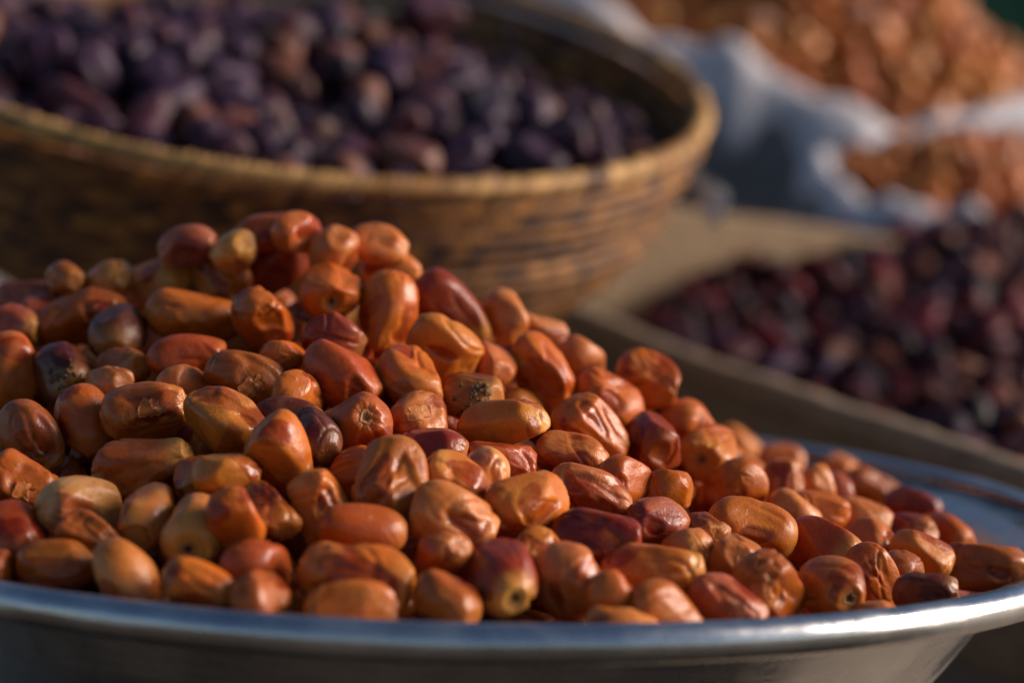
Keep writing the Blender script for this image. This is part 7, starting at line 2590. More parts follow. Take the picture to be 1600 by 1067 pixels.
# ------------------------------------------------------------------ dates
def date_shape(seed, l, w, feat="", view=None, nu=40, nv=28, dent_n=None, dent_a=1.0):
    """wrinkled date, long axis Z, stem end at +Z.  returns verts, faces, flesh, tip"""
    rng = np.random.default_rng(seed)
    ph = np.linspace(0, np.pi, nv); ph[0] = .02; ph[-1] = np.pi - .02
    u = np.linspace(0, 2 * np.pi, nu, endpoint=False)
    PH, U = np.meshgrid(ph, u, indexing="ij")
    PH, U = PH.ravel(), U.ravel()
    dirs = np.stack([np.sin(PH) * np.cos(U), np.sin(PH) * np.sin(U), np.cos(PH)], -1)
    e = rng.uniform(.64, .82)
    rr = np.sin(PH) ** e
    zz = np.sign(np.cos(PH)) * np.abs(np.cos(PH)) ** rng.uniform(.80, .95)
    k = rng.uniform(-.08, .12)
    if "X" in feat: k = .34
    rr = rr * (1 - k * zz - .05 * zz * zz)
    disp = waves(rng, dirs, 1.7, 5, .075) + waves(rng, dirs, 3.2, 6, .045)
    # flattened facets with soft ridges between them, where the date has been pressed
    for _ in range(rng.integers(5, 10)):
        c = rng.normal(size=3); c[2] *= .55; c /= np.linalg.norm(c)
        hh = rng.uniform(.66, .88)
        ex = (1 + disp) * (dirs @ c) - hh
        disp -= .9 * np.log1p(np.exp(ex / .024)) * .024 * sstep(.2, .6, dirs @ c)
    # thin crease lines where the skin has folded
    for _ in range(3):
        wv = waves(rng, dirs * np.array([1, 1, .7]), rng.uniform(2.6, 4.2), 6, 1.)
        msk = sstep(.1, .9, waves(rng, dirs, 1.8, 5, 1.))
        disp -= rng.uniform(.025, .065) * np.exp(-(wv / .14) ** 2) * msk
        disp += .016 * np.exp(-((np.abs(wv) - .3) / .16) ** 2) * msk
    # slight lateral squash
    sq = rng.uniform(.88, 1.0); sa = rng.uniform(0, 3.14)
    flesh = np.zeros(len(U))
    wob = waves(rng, dirs, 4.5, 6, .16) + waves(rng, dirs, 10, 8, .12)
    cs = []
    nd = dent_n if dent_n is not None else rng.integers(0, 3)
    for _ in range(nd):
        c = rng.normal(size=3); c[2] *= .6; c /= np.linalg.norm(c)
        cs.append((c, rng.uniform(.34, .7), rng.uniform(.03, .09) * dent_a, rng.uniform(1.0, 2.2)))
    if view is not None:
        v = np.array(view)
        side = np.cross(v, [0, 0, 1.]); side /= np.linalg.norm(side) + 1e-9
        upv = np.cross(side, v)
        if "D" in feat:
            c = v + side * rng.uniform(-.5, .5) + upv * rng.uniform(.05, .55); c /= np.linalg.norm(c)
            cs.append((c, rng.uniform(.34, .55), rng.uniform(.07, .11), rng.uniform(.8, 1.5)))
        if "W" in feat:
            for q in (-.62, -.05, .5):
                c = v + side * q; c /= np.linalg.norm(c)
                cs.append((c, .34, .06, 2.2))
        if "R" in feat:
            for q in (-.42, .42):
                c = v + side * q; c /= np.linalg.norm(c)
                cs.append((c, .46, .12, 2.0))
        if "T" in feat:
            c = v + side * .15 + upv * .35; c /= np.linalg.norm(c)
            cs.append((c, .6, .09, 1.3))
    for c, rad, dep, elong in cs:
        ta = np.cross(c, [0, 0, 1.]); ta /= np.linalg.norm(ta) + 1e-9; tb = np.cross(ta, c)
        ro = rng.uniform(-.5, .5); pw = rng.uniform(1.2, 3.2)
        da, db = dirs @ (ta * math.cos(ro) + tb * math.sin(ro)), dirs @ (tb * math.cos(ro) - ta * math.sin(ro))
        da = da * (1 + .5 * db * rng.uniform(-1, 1) / rad)
        dist = ((np.abs(da) / rad) ** pw + (np.abs(db) / (rad * elong)) ** pw + 1e-9) ** (1 / pw) + wob + 3 * (dirs @ c < 0)
        inn = sstep(1.0, .62, dist)
        disp -= dep * inn
        disp += dep * .2 * np.exp(-((dist - 1.1) / .15) ** 2) * sstep(-.5, .8, waves(rng, dirs, 2.5, 5, 1.))
        flesh = np.maximum(flesh, inn * min(1, dep / .07) * (1 if rng.uniform() < .6 else .2))
    flesh = np.maximum(flesh, .8 * sstep(.70, 1.0, waves(rng, dirs, 2.8, 7, 1.)))
    # lengthwise wrinkles, stronger toward the ends
    kk = rng.integers(5, 9)
    wr = np.cos(U * kk + waves(rng, dirs, 3, 5, 2.2) + rng.uniform(0, 6))
    ends = sstep(.35, .9, np.abs(zz))
    disp += (wr * .010 + .006 * np.cos(U * kk * 2.3 + 5 * wob / .22)) * (.15 + ends * sstep(-.6, .9, waves(rng, dirs, 2.2, 5, 1.))) * rng.uniform(.4, 1.5)
    pm = sstep(.2, 1.0, waves(rng, dirs, 2.0, 5, 1.))
    disp += .022 * pm * (np.abs(waves(rng, dirs * np.array([1, 1, .6]), 7.5, 8, 1.)) - .7)
    disp += waves(rng, dirs, 9, 8, .006)
    rad = rr * (1 + disp)
    x = rad * np.cos(U); y = rad * np.sin(U)
    ca, sa_ = math.cos(sa), math.sin(sa)
    x, y = ca * x + sa_ * y, -sa_ * x + ca * y
    y = y * sq
    x, y = ca * x - sa_ * y, sa_ * x + ca * y
    z = zz * (1 + .5 * (disp - disp.mean()))
    # stem dimple and ring at +Z
    dm = .11 if ("S" in feat) else .05
    z = z - dm * np.exp(-(PH / .22) ** 2) + .025 * np.exp(-((PH - .42) / .13) ** 2)
    z = z - .02 * np.exp(-((np.pi - PH) / .2) ** 2)
    bend = rng.uniform(-.06, .06)
    x = x + bend * zz * zz
    x = x - (x.max() + x.min()) / 2; y = y - (y.max() + y.min()) / 2; z = z - (z.max() + z.min()) / 2
    ex = (x.max() + y.max()) / 2
    V = np.stack([x / ex * w / 2, y / ex * w / 2, z / z.max() * l / 2], -1)
    tip = sstep(.45, .98, zz + .15 * wob) * (1.0 if "P" in feat else .9 if "X" in feat else rng.choice([0, .15, .4]))
    flesh = flesh * sstep(.0, .3, 1 - np.abs(zz) * .9)
    return V, grid_faces(nv, nu), flesh, tip, (nu, nv)


def close_poles(V, F, nu, nv):
    """add the pole fans as thin quads (degenerate-free): two extra vertices"""
    top = V[:nu].mean(0); bot = V[-nu:].mean(0)
    return np.vstack([V, top, bot])


def date_mesh(name, seed, l, w, feat="", view=None, nu=40, nv=28, mat="date", **kw):
    V, F, fl, tip, (nu, nv) = date_shape(seed, l, w, feat, view, nu, nv, **kw)
    n0 = len(V)
    V2 = close_poles(V, F, nu, nv)
    fl = np.r_[fl, 0, 0]; tip = np.r_[tip, tip[:nu].mean(), 0]
    j = np.arange(nu); j2 = (j + 1) % nu
    me = bpy.data.meshes.new(name)
    Q = F[:, ::-1]
    T = np.vstack([np.stack([np.full(nu, n0), j, j2], -1), np.stack([np.full(nu, n0 + 1), (nv - 1) * nu + j2, (nv - 1) * nu + j], -1)])
    me.vertices.add(len(V2)); me.vertices.foreach_set("co", V2.astype(np.float32).ravel())
    li = np.r_[Q.ravel(), T.ravel()].astype(np.int32)
    me.loops.add(len(li)); me.loops.foreach_set("vertex_index", li)
    ls = np.r_[np.arange(0, Q.size, 4), Q.size + np.arange(0, T.size, 3)].astype(np.int32)
    me.polygons.add(len(ls)); me.polygons.foreach_set("loop_start", ls)
    me.update(calc_edges=True)
    me.polygons.foreach_set("use_smooth", np.ones(len(ls), bool))
    for an, av in (("flesh", fl), ("tip", tip)):
        a = me.attributes.new(an, "FLOAT", "POINT"); a.data.foreach_set("value", av.astype(np.float32))
    me.validate()
    me.materials.append(M[mat])
    return me


def stem_scar(parent, me, l, w, nub=False, seed=0):
    """the stem end: a puckered ring round a dark pit, or a short stub, seated on the skin"""
    rng = np.random.default_rng(seed)
    nu = 20
    V = np.empty(len(me.vertices) * 3, np.float32); me.vertices.foreach_get("co", V); V = V.reshape(-1, 3)
    rowsV = V[:HU * 16].reshape(16, HU, 3)
    cx, cy = rowsV[0, :, 0].mean(), rowsV[0, :, 1].mean()
    rr = np.hypot(rowsV[..., 0] - cx, rowsV[..., 1] - cy).mean(1); rz = rowsV[..., 2].mean(1)
    surf = lambda r: float(np.interp(r, np.r_[0, rr], np.r_[V[-2, 2], rz]))
    a = np.linspace(0, 2 * np.pi, nu, endpoint=False)
    jag = 1 + .10 * np.cos(a * 5 + rng.uniform(0, 6)) + rng.normal(size=nu) * .13

    def turned(prof):
        return np.concatenate([np.stack([cx + r * w * np.cos(a) * jag, cy + r * w * np.sin(a) * jag, np.full(nu, surf(r * w) + h * w)], -1) for r, h in prof])
    if nub:
        z0 = surf(.1 * w)
        prof = [(.17, -.02), (.15, .03), (.11, .06), (.085, .11), (.075, .17), (.04, .185), (.003, .18)]
        Vn = np.concatenate([np.stack([cx + r * w * np.cos(a) * jag, cy + r * w * np.sin(a) * jag, np.full(nu, z0 + h * w)], -1) for r, h in prof])
        link("stem_cap", mesh_np("stem", Vn, grid_faces(len(prof), nu)), M["scar"], parent)
        return
    prof = [(.125, -.006), (.110, .009), (.092, .013), (.076, .008), (.062, .003)]
    ring = link("stem_scar", mesh_np("stem", turned(prof), grid_faces(len(prof), nu)), M["scar"], parent)
    link("stem_pit", mesh_np("pit", turned([(.064, .003), (.052, .003), (.02, .0015), (.002, .001)]), grid_faces(4, nu)), M["pit"], ring)


def surf_pick(V, nu, nv, view):
    """index (row, col) of the surface point that faces direction view"""
    n = V / np.linalg.norm(V, axis=1)[:, None]
    k = int(np.argmax(n @ view)); return k // nu, k % nu


def skin_flap(parent, V, nu, nv, view, w, seed):
    """a ragged scrap of torn skin lifting off the flesh along one edge"""
    rng = np.random.default_rng(seed)
    view = np.array(view) / np.linalg.norm(view)
    n = V / np.linalg.norm(V, axis=1)[:, None]
    s1 = np.cross(view, [.2, .1, 1.]); s1 /= np.linalg.norm(s1); s2 = np.cross(view, s1)
    na, nr = 36, 6
    a = np.linspace(0, 2 * np.pi, na, endpoint=False)
    ang0 = rng.uniform(0, 6.28)
    out = .40 * (1 + .35 * np.cos(a - ang0) + .22 * np.cos(2 * a + rng.uniform(0, 6)) + .16 * np.cos(5 * a + rng.uniform(0, 6)) + rng.normal(size=na) * .09)
    top, bot = [], []
    for i in range(nr):
        for j in range(na):
            r = out[j] * (i + .15) / (nr - .85)
            d = view + s1 * r * math.cos(a[j]) + s2 * r * .8 * math.sin(a[j]); d /= np.linalg.norm(d)
            kk = np.argsort(-(n @ d))[:4]
            p = V[kk].mean(0); nn = p * np.array([1, 1, .4]); nn /= np.linalg.norm(nn)
            edge = (i / (nr - 1)) ** 2
            lift = .00022 + edge * w * (.045 * max(0, math.cos(a[j] - ang0 + .4)) ** 2 + .006 * max(0, math.sin(3 * a[j] + seed)))
            top.append(p + nn * lift); bot.append(p + nn * (lift - .00016))
    P = np.vstack([top, bot]); k = nr * na
    F = grid_faces(nr, na)
    j = np.arange(na); j2 = (j + 1) % na; e = (nr - 1) * na
    rim = np.stack([e + j, e + j2, k + e + j2, k + e + j], -1)
    cap = np.stack([j, j2, (j2 + na // 2) % na, (j + na // 2) % na], -1)[:0]
    z = np.zeros(len(P))
    o = link("skin_flap", mesh_np("skin_flap", P, np.vstack([F[:, ::-1], F + k, rim]), {"flesh": z, "tip": z}), M["loose"], parent)
    c = parent.color; o.color = (min(1, c[0] * 1.1), min(1, c[1] * 1.15), min(1, c[2] * 1.2), 1)


def crust_patch(parent, V, nu, nv, view, w, seed, star=False):
    """dry flakes stuck on the skin, or a star of fibres round the stem scar"""
    rng = np.random.default_rng(seed)
    n = V / np.linalg.norm(V, axis=1)[:, None]
    if star: view = np.array([0, 0, 1.]) * .9 + np.array(view) * .25; view /= np.linalg.norm(view)
    near = np.where(n @ view > (.86 if not star else .90))[0]
    vs, fs = [], []
    for q in range(60 if star else 40):
        p = V[rng.choice(near)]
        nr = p * np.array([1, 1, .4]) if not star else p; nr = nr / np.linalg.norm(nr)
        t = rng.normal(size=3) if not star else (p - view * (p @ view)) + rng.normal(size=3) * w * .05
        t -= t @ nr * nr; t /= np.linalg.norm(t); b = np.cross(nr, t)
        L, W_ = (w * rng.uniform(.03, .08), w * rng.uniform(.005, .012)) if star else (w * rng.uniform(.03, .10), w * rng.uniform(.02, .06))
        c = p + nr * .0002; h = rng.uniform(.0001, .0004)
        k = len(vs)
        vs += [c - t * L, c - b * W_ + nr * h * .5, c + t * L + nr * h * 1.6, c + b * W_ + nr * h * .4, c + nr * h * 1.5, c - nr * .0006]
        for x, y in ((0, 1), (1, 2), (2, 3), (3, 0)): fs += [[k + x, k + y, k + 4], [k + y, k + x, k + 5]]
    link("crust", mesh_np("crust", np.array(vs), np.array(fs), smooth=False), M["scar" if star else "crust"], parent)


rnd = random.Random(5)


def jitter(col, r, amt=.13):
    k = 1 + r.uniform(-amt, amt)
    return (col[0] * k, col[1] * k * (1 + r.uniform(-.10, .10)), col[2] * k * (1 + r.uniform(-.15, .15)), 1)


CAMP = Vector((0, 0, CAM_Z))
HU, HV = 84, 58
for idx, ln in enumerate(HERO.strip().splitlines()):
    num, tone, feat, label = ln.split("|")
    x, y, z, qw, qx, qy, qz, l, w = [float(t) for t in num.split()]
    pos = Vector((x, y, z)) / 1e4; q = Quaternion((qw, qx, qy, qz)).normalized(); l /= 1e4; w /= 1e4
    vw = q.inverted() @ (CAMP - pos).normalized()
    feat = feat.strip()
    me = date_mesh("golden_date", 100 + idx, l, w, feat, tuple(vw), HU, HV)
    o = link("golden_date", me)
    o.location = pos; o.rotation_mode = "QUATERNION"; o.rotation_quaternion = q
    o.color = jitter(TONE[tone], rnd)
    tag(o, label, "date", "golden dates heaped in the metal tray")
    V = np.empty(len(me.vertices) * 3, np.float32); me.vertices.foreach_get("co", V); V = V.reshape(-1, 3)[:HU * HV].astype(float)
    v = np.array(vw)
    if "S" in feat: stem_scar(o, me, l, w, False, idx)
    if "N" in feat: stem_scar(o, me, l, w, True, idx)
    if "T" in feat: skin_flap(o, V, HU, HV, v + np.array([0, 0, .25]), w, idx)
    if "C" in feat and "S" not in feat: crust_patch(o, V, HU, HV, v, w, idx)


def variants(name, mat, n, seed, nu=40, nv=28, **kw):
    return [date_mesh(name, seed + k, .030, .020, "P" if k % 5 == 0 else "", None, nu, nv, mat, **kw) for k in range(n)]


def scatter(txt, name, vs, label, group, seed):
    r = random.Random(seed)
    for k, (f, tone) in enumerate(rows(txt)):
        o = bpy.data.objects.new(name, vs[k % len(vs)])
        COL.objects.link(o)
        o.location = (f[0] / 1e4, f[1] / 1e4, f[2] / 1e4)
        o.rotation_mode = "QUATERNION"; o.rotation_quaternion = Quaternion(f[3:7]).normalized()
        o.scale = (f[8] / 200, f[8] / 200, f[7] / 300)
        o.color = jitter(TONE[tone], r, .2)
        tag(o, label(Vector(f[:3]) / 1e4, tone) if callable(label) else label, "date", group)


def mass(txt, name, mat, tone, label, seed):
    """the dates packed underneath, which only show as a mass in the gaps"""
    Vs, Fs, fl, tp = [], [], [], []
    sh = [date_shape(seed + k, .030, .020, "", None, 16, 12) for k in range(5)]
    off = 0
    for k, (f, t_) in enumerate(rows(txt)):
        V, F, a, b, _ = sh[k % 5]
        q = np.array(Quaternion(f[3:7]).normalized().to_matrix())
        W = (V * np.array([f[8] / 200, f[8] / 200, f[7] / 300])) @ q.T + np.array(f[:3]) / 1e4
        Vs.append(W); Fs.append(F[:, ::-1] + off); fl.append(a); tp.append(b); off += len(W)
    if not Vs: return
    o = link(name, mesh_np(name, np.vstack(Vs), np.vstack(Fs), {"flesh": np.concatenate(fl), "tip": np.concatenate(tp)}), M[mat])
    o.color = (*TONE[tone], 1)
    tag(o, label, "dates", kind="stuff")


vg = variants("golden_date_fill", "date", 12, 900)
HUE = {"amber": "amber", "orange": "orange", "rust": "rust brown", "tan": "tan", "brown": "brown", "gold": "golden", "pink": "pinkish", "red": "red", "darkred": "dark red",
       "bk": "near black", "bk2": "purple black", "bk3": "dark plum", "bk4": "reddish brown", "wine": "wine dark", "wine2": "dull red",
       "so": "orange", "so2": "light orange", "so3": "deep orange"}


def fill_label(p, tone):
    side = "left slope" if p.x < -.12 else "middle" if p.x < .03 else "right slope"
    row = "near the front rim" if p.y < .90 else "halfway up" if p.y < 1.0 else "behind the crest"
    return f"{HUE[tone]} date half buried between others, heap {side}, {row}"


def basket_label(p, tone):
    if p.z > .355 and p.y > 1.6 and tone == "bk3" and abs(p.x + .056) < .004:
        return "dark plum date perched on top at the back of the basket heap"
    side = "left" if p.x < -.25 else "centre" if p.x < -.08 else "right"
    row = "front rim" if p.y < 1.52 else "middle" if p.y < 1.68 else "back wall"
    return f"{HUE[tone]} wrinkled date in coiled basket, {side}, towards its {row}"


def crate_label(p, tone):
    side = "by the back board" if p.x < .2 else "mid heap" if p.x < .36 else "by right picture edge"
    row = "near rail side" if p.y < 1.6 else "halfway back" if p.y < 1.85 else "far side"
    return f"{HUE[tone]} date in wooden crate, {row}, {side}"


def sack_label(which):
    def f(p, tone):
        return f"{HUE[tone]} blurred date heaped in the {which}, " + ("front part" if p.y < (2.7 if "big" in which else 2.24) else "rear part")
    return f


scatter(FILL, "golden_date", vg, fill_label, "golden dates in the gaps of the heap", 3)
mass(DEEP, "tray_dates_beneath", "date", "rust", "amber dates packed beneath the top layer in the metal tray", 950)

# ------------------------------------------------------------------ basket
BC, BN = np.array([-0.15673, 1.6, 0.33481]), np.array([0.11341, -0.27529, 0.95465])
E1, E2 = np.array([0.99302, 0.0, -0.11797]), np.array([0.03247, 0.96136, 0.27336])
bas = link("coiled_basket", None)
bm = Matrix.Identity(4)
for i in range(3): bm[i][0], bm[i][1], bm[i][2], bm[i][3] = E1[i], E2[i], BN[i], BC[i]
bas.matrix_world = bm
tag(bas, "shallow coiled palm basket full of dark dates", "basket")


def coil(name, rad, h, tube, stitches, seed, pal, runs, parent):
    """one coil of the basket: a bundle wrapped in flat palm stitches"""
    rng = np.random.default_rng(seed)
    seg = stitches * 2
    a = np.arange(seg) / seg * 2 * np.pi
    nc = 8
    bul = np.where(np.arange(seg) % 2 == 0, .84, 1.10) * (1 + np.repeat(rng.normal(size=stitches) * .05, 2))
    wob = sum(np.cos(a * k + rng.uniform(0, 6.28)) * .0016 / k for k in (2, 3, 7, 11))
    ct = np.linspace(0, 2 * np.pi, nc, endpoint=False)
    V = np.zeros((seg, nc, 3))
    for j, t in enumerate(ct):
        sk = a + .35 * tube / rad * np.sin(t) * 2
        r = rad + wob + np.cos(t) * tube * bul
        V[:, j] = np.stack([r * np.cos(sk), r * np.sin(sk), h + np.sin(t) * tube * bul * .95], -1)
    idx = np.zeros(stitches, int); k = 0
    while k < stitches:
        n = rng.integers(*runs); idx[k:k + n] = rng.choice(len(pal), p=[p[1] for p in pal]); k += n
    cols = np.array([p[0] for p in pal])[idx] * (1 + rng.normal(size=(stitches, 1)) * .22)
    cols = np.clip(np.repeat(np.repeat(cols, 2, 0)[:, None], nc, 1), .004, 1)
    F = grid_faces(seg, nc)
    F = np.vstack([F, np.stack([(seg - 1) * nc + np.arange(nc), (seg - 1) * nc + (np.arange(nc) + 1) % nc, (np.arange(nc) + 1) % nc, np.arange(nc)], -1)])
    return link(name, mesh_np(name, V.reshape(-1, 3), F, cols=cols.reshape(-1, 3)), M["wicker"], parent)


prof = np.array([(.279, 0), (.271, -.03), (.258, -.07), (.235, -.105), (.200, -.133), (.155, -.151), (.10, -.159), (.02, -.161)])
sl = np.r_[0, np.cumsum(np.linalg.norm(np.diff(prof, axis=0), axis=1))]
PAL = [((.30, .125, .020), .40), ((.17, .062, .010), .40), ((.075, .027, .006), .20)]
RIMPAL = [((.50, .29, .10), .62), ((.36, .18, .05), .28), ((.14, .06, .02), .10)]
pitch = .0098
for k in range(int(sl[-1] / pitch)):
    s = .004 + pitch * (k + 1)
    r_, h_ = np.interp(s, sl, prof[:, 0]), np.interp(s, sl, prof[:, 1])
    if r_ < .03: break
    coil("coil", r_, h_, .0052, max(24, int(2 * math.pi * r_ / .0085)), 40 + k, PAL, (1, 3), bas)
coil("rim", .278, .0, .0068, 300, 39, RIMPAL, (1, 9), bas)
th = np.linspace(0, 2 * np.pi, 60, endpoint=False)
Vb = np.vstack([np.stack([r_ * np.cos(th), r_ * np.sin(th), np.full(60, -.160 + .0 * r_)], -1) for r_ in (.035, .02, .002)])
link("base", mesh_np("base", Vb, grid_faces(3, 60), cols=np.full((180, 3), .12)), M["wicker"], bas)

vd = variants("dark_date_variant", "dark", 12, 1200, 32, 24, dent_n=4, dent_a=1.3)
scatter(BASKET, "dark_date", vd, basket_label, "dark dates in the coiled basket", 11)
mass(BASKET_DEEP, "basket_dates_beneath", "dark", "bk", "dark dates packed beneath the top layer in the basket", 1250)

# riser that carries the basket
riser = link("wooden_riser", None)
riser.location = (-.20, 1.62, 0)
tag(riser, "low wooden box carrying the coiled basket", "box")
for k in range(4):
    a0 = (-.17, -.16 + k * .085, .150); a1 = (.15, -.16 + k * .085, .135)
    b = box_mesh("slat", a0, a1, .08, .118, .104, 70 + k, 12)
    link("slat", b, M["wood"], riser)
for sx in (-.165, .125):
    b = box_mesh("side_panel", (sx, -.15, .117 if sx < 0 else .102), (sx, .17, .117 if sx < 0 else .102), .02, .001, .001, 80, 12)
    link("side_panel", b, M["wood"], riser)

# ------------------------------------------------------------------ crate
CN0, CN1, CB0, CB1 = [np.array(v) for v in ([0.30537, 1.255, 0.10334], [0.01696, 1.79, 0.15477], [0.00438, 1.82, 0.24509], [0.67342, 2.2, 0.16944])]
crate = link("wooden_crate", None)
tag(crate, "weathered wooden crate of dark reddish dates behind the tray", "crate")
ext = (CN0 - CN1) * .25
link("side_board", box_mesh("side_board", CN0 + ext, CN1, .016, .001, .001, 5, 60, -1), M["wood"], crate)

def rail(name, p0, p1, r, seed, n=60):
    rng = np.random.default_rng(seed); p0, p1 = np.array(p0), np.array(p1); d = p1 - p0; d /= np.linalg.norm(d)
    sx = np.cross(d, [0, 0, 1.]); sx /= np.linalg.norm(sx); sz = np.cross(sx, d)
    w = np.cumsum(rng.normal(size=(n, 2)), 0); w = (w - w[0] - (w[-1] - w[0]) * np.linspace(0, 1, n)[:, None]) * .0005
    V = []
    for i, t in enumerate(np.linspace(0, 1, n)):
        c = p0 + (p1 - p0) * t + sx * w[i, 0] + sz * w[i, 1]
        for a in np.linspace(0, 2 * np.pi, 12, endpoint=False):
            ca, sa = math.cos(a), math.sin(a)
            V.append(c + sx * r * 1.15 * np.sign(ca) * abs(ca) ** .6 + sz * r * np.sign(sa) * abs(sa) ** .6)
    me = bpy.data.meshes.new(name); F = grid_faces(n, 12).tolist() + [list(range(12))[::-1], [(n - 1) * 12 + k for k in range(12)]]
    me.from_pydata([tuple(v) for v in V], [], F); me.polygons.foreach_set("use_smooth", np.ones(len(F), bool)); return me


link("top_rail", rail("top_rail", CN0 + ext + np.array([0, 0, .002]), CN1 + np.array([0, 0, .002]), .0095, 9), M["wood"], crate)
link("back_board", box_mesh("back_board", CB0, CB1, .024, .03, .03, 6, 60, 1), M["ply"], crate)
link("side_board", box_mesh("side_board", CN0 + ext + np.array([.004, .002, 0]), CB1 + np.array([.004, -.012, -.01]), .016, .001, .001, 15, 60, 1), M["wood"], crate)
# floor of the crate
fl = [CN0 + ext, CN1, CB0, CB1]
Vf = [(p[0], p[1], max(.02, min(p[2] - .075, .12))) for p in fl]
fm = bpy.data.meshes.new("floor_board"); fm.from_pydata(Vf, [], [(0, 1, 2, 3)])
link("floor_board", fm, M["ply"], crate)
vc = variants("crate_date_variant", "wine", 12, 1400, 32, 24, dent_n=4, dent_a=1.3)
scatter(CRATE, "reddish_black_date", vc, crate_label, "dark dates in the wooden crate", 13)
mass(CRATE_DEEP, "crate_dates_beneath", "wine", "bk", "dark dates packed beneath the top layer in the crate", 1450)

# ------------------------------------------------------------------ sacks
LOOPA = np.array([[-0.09937, 2.75, 0.49448], [-0.01762, 2.6, 0.45296], [0.04358, 2.52, 0.42375], [0.08982, 2.48, 0.39397], [0.13085, 2.47, 0.37088], [0.17424, 2.46, 0.3725], [0.21806, 2.44, 0.36619], [0.26248, 2.42, 0.33594], [0.30637, 2.4, 0.3036], [0.36056, 2.4, 0.29718], [0.42026, 2.42, 0.30994], [0.48479, 2.46, 0.32317], [0.57201, 2.52, 0.33924], [0.68623, 2.68, 0.3388], [0.74065, 2.95, 0.33145], [0.66952, 3.1, 0.37342], [0.56395, 3.12, 0.42454], [0.47101, 3.12, 0.47084], [0.30256, 3.1, 0.51875], [0.09781, 3.05, 0.51413]])
LOOPB = np.array([[0.27928, 2.24, 0.26349], [0.28739, 2.18, 0.24305], [0.32386, 2.15, 0.233], [0.36065, 2.13, 0.22743], [0.40284, 2.11, 0.21331], [0.44649, 2.1, 0.19679], [0.51793, 2.14, 0.18648], [0.58667, 2.24, 0.22518], [0.58203, 2.33, 0.27543], [0.50062, 2.36, 0.30109], [0.43861, 2.36, 0.29709], [0.36157, 2.34, 0.28391], [0.31321, 2.3, 0.2785]])


def smooth_loop(P, n):
    k = len(P); out = []
    for t in np.linspace(0, k, n, endpoint=False):
        i = int(t); f = t - i
        p0, p1, p2, p3 = P[(i - 1) % k], P[i % k], P[(i + 1) % k], P[(i + 2) % k]
        out.append(.5 * ((2 * p1) + (-p0 + p2) * f + (2 * p0 - 5 * p1 + 4 * p2 - p3) * f ** 2 + (-p0 + 3 * p1 - 3 * p2 + p3) * f ** 3))
    return np.array(out)


def sack(name, label, loop, rad, mat, mat_body, seed, shrink):
    root = link(name, None); root.location = (0, 0, 0)
    rng = np.random.default_rng(seed)
    n = 220
    L = smooth_loop(loop, n); cen = L.mean(0)
    T = np.roll(L, -1, 0) - np.roll(L, 1, 0); T /= np.linalg.norm(T, axis=1)[:, None]
    outw = np.stack([T[:, 1], -T[:, 0], 0 * T[:, 0]], -1); outw /= np.linalg.norm(outw, axis=1)[:, None]
    if ((L - cen) * outw).sum() < 0: outw = -outw
    upv = np.array([0, 0, 1.])
    pro = np.array([(-.012, -.045), (-.010, -.015), (-.006, .004), (.002, .011), (.012, .008), (.020, -.006), (.026, -.028), (.031, -.055), (.033, -.072),
                    (.030, -.072), (.027, -.054), (.022, -.028), (.016, -.008), (.010, .004), (.003, .007), (-.003, .001), (-.007, -.016), (-.009, -.045)]) * (rad / .026)
    nc = len(pro)
    V = np.zeros((n, nc, 3))
    f = np.arange(n) / n * 2 * np.pi
    fold = sum(np.cos(f * k + rng.uniform(0, 6.28)) / math.sqrt(k) for k in (3, 5, 8, 12, 17, 23))
    fold2 = sum(np.cos(f * k + rng.uniform(0, 6.28)) / math.sqrt(k) for k in (4, 7, 10, 15))
    for j in range(nc):
        dn = min(1., max(0., .25 - pro[j, 1] * 14))
        o_ = pro[j, 0] + fold * .012 * dn; u_ = pro[j, 1] * (1 + .30 * fold2) + .008 * fold2
        V[:, j] = L + outw * np.broadcast_to(o_, (n,))[:, None] + upv * np.broadcast_to(u_, (n,))[:, None]
    F = grid_faces(n, nc)
    F = np.vstack([F, np.stack([(n - 1) * nc + np.arange(nc), (n - 1) * nc + (np.arange(nc) + 1) % nc, (np.arange(nc) + 1) % nc, np.arange(nc)], -1)])
    link("folded_rim", mesh_np("folded_rim", V.reshape(-1, 3), F), mat, root)
    nr = 18
    B = np.zeros((nr, n, 3))
    folds = sum(np.cos(f * k + rng.uniform(0, 6.28)) / k ** .6 for k in (5, 9, 14, 23, 37))
    for i in range(nr):
        t = i / (nr - 1)
        ring = L + outw * (rad * .5 + .05 * math.sin(t * math.pi) - shrink * t * t + .010 * folds * t)[:, None]
        ring[:, 2] = (L[:, 2] - rad * .2) * (1 - t) + .002 * t
        B[i] = ring
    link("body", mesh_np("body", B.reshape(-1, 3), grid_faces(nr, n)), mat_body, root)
    tag(root, label, "sack")
    return root


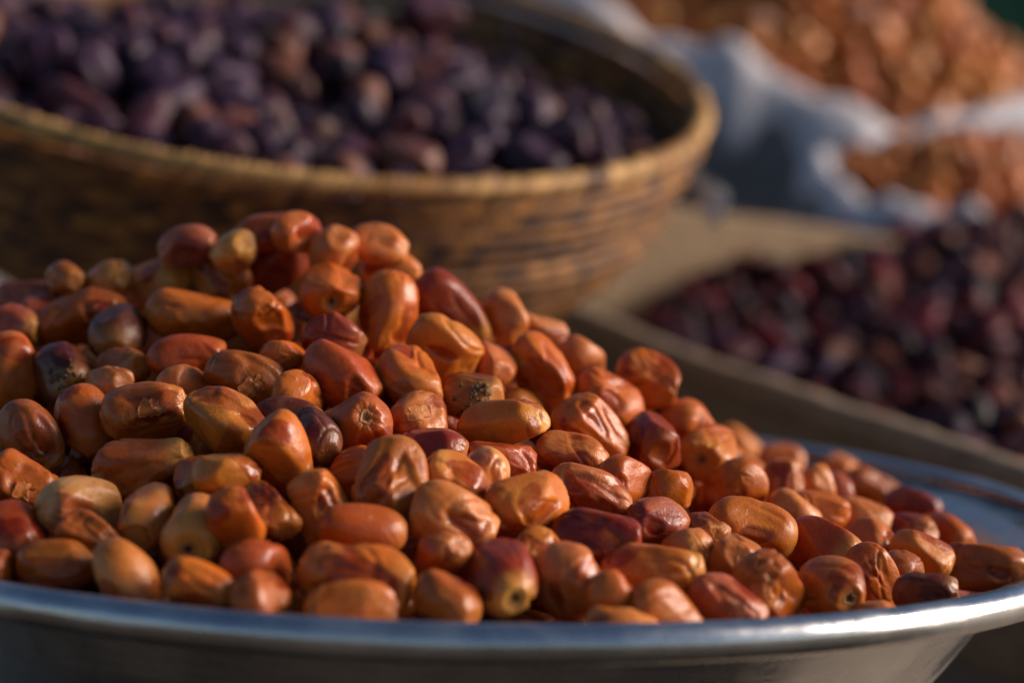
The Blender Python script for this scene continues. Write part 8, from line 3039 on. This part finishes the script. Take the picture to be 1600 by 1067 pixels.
sack("open_sack", "big white woven sack with crumpled rim and orange dates at the back", LOOPA, .034, M["sack"], M["sack_shade"], 21, .05)
sb = sack("open_sack", "smaller white rimmed sack of orange dates beside the dark date crate", LOOPB, .026, M["sack"], M["sack_shade"], 22, .03)
va = variants("sack_date_variant", "amberfar", 10, 1600, 24, 18)
scatter(SACKA, "orange_date", va, sack_label("big white sack"), "orange dates in the big sack", 17)
mass(SACKA_DEEP, "big_sack_dates_beneath", "amberfar", "so3", "orange dates packed beneath the top layer in the big white sack", 1650)
scatter(SACKB, "orange_date", va, sack_label("smaller white rimmed sack"), "orange dates in the smaller sack", 19)
mass(SACKB_DEEP, "small_sack_dates_beneath", "amberfar", "so3", "orange dates packed beneath the top layer in the smaller sack", 1660)

# pale plastic strip that hangs by the basket rim
pts = np.array([[0.09327, 1.55, 0.26475], [0.10835, 1.56, 0.26358], [0.11974, 1.57, 0.25726], [0.12686, 1.58, 0.24733], [0.12934, 1.585, 0.23136]])
cv = []
for t in np.linspace(0, len(pts) - 1.001, 24):
    i = int(t); cv.append(pts[i] * (1 - (t - i)) + pts[i + 1] * (t - i))
cv = np.array(cv)
Vp = []
for i, p in enumerate(cv):
    wd = .008 + .003 * math.sin(i * .5)
    for sx, sy in ((-1, 0), (-.4, .003), (.4, .002), (1, -.001), (.4, .0005), (-.4, .0015)): Vp.append(p + np.array([wd * sx, sy, .2 * wd * sx]))
tag(link("plastic_strip", mesh_np("plastic_strip", Vp, grid_faces(24, 6)), M["plastic"]), "pale blue grey plastic strip curling down beside the basket rim", "strip")

# green tarpaulin far behind
nx, nz = 60, 24
Vt = []
for i in range(nz):
    for j in range(nx):
        x = .55 + 1.2 * j / nx; z = .002 + 1.5 * i / nz
        Vt.append((x, 4.3 + .05 * math.sin(x * 14 + z * 2) + .03 * math.sin(x * 31 + z * 5), z))
tag(link("green_tarpaulin", mesh_np("green_tarpaulin", Vt, grid_faces(nz, nx, False)), M["green"]), "dark green tarpaulin hanging behind the big sack", "tarpaulin")
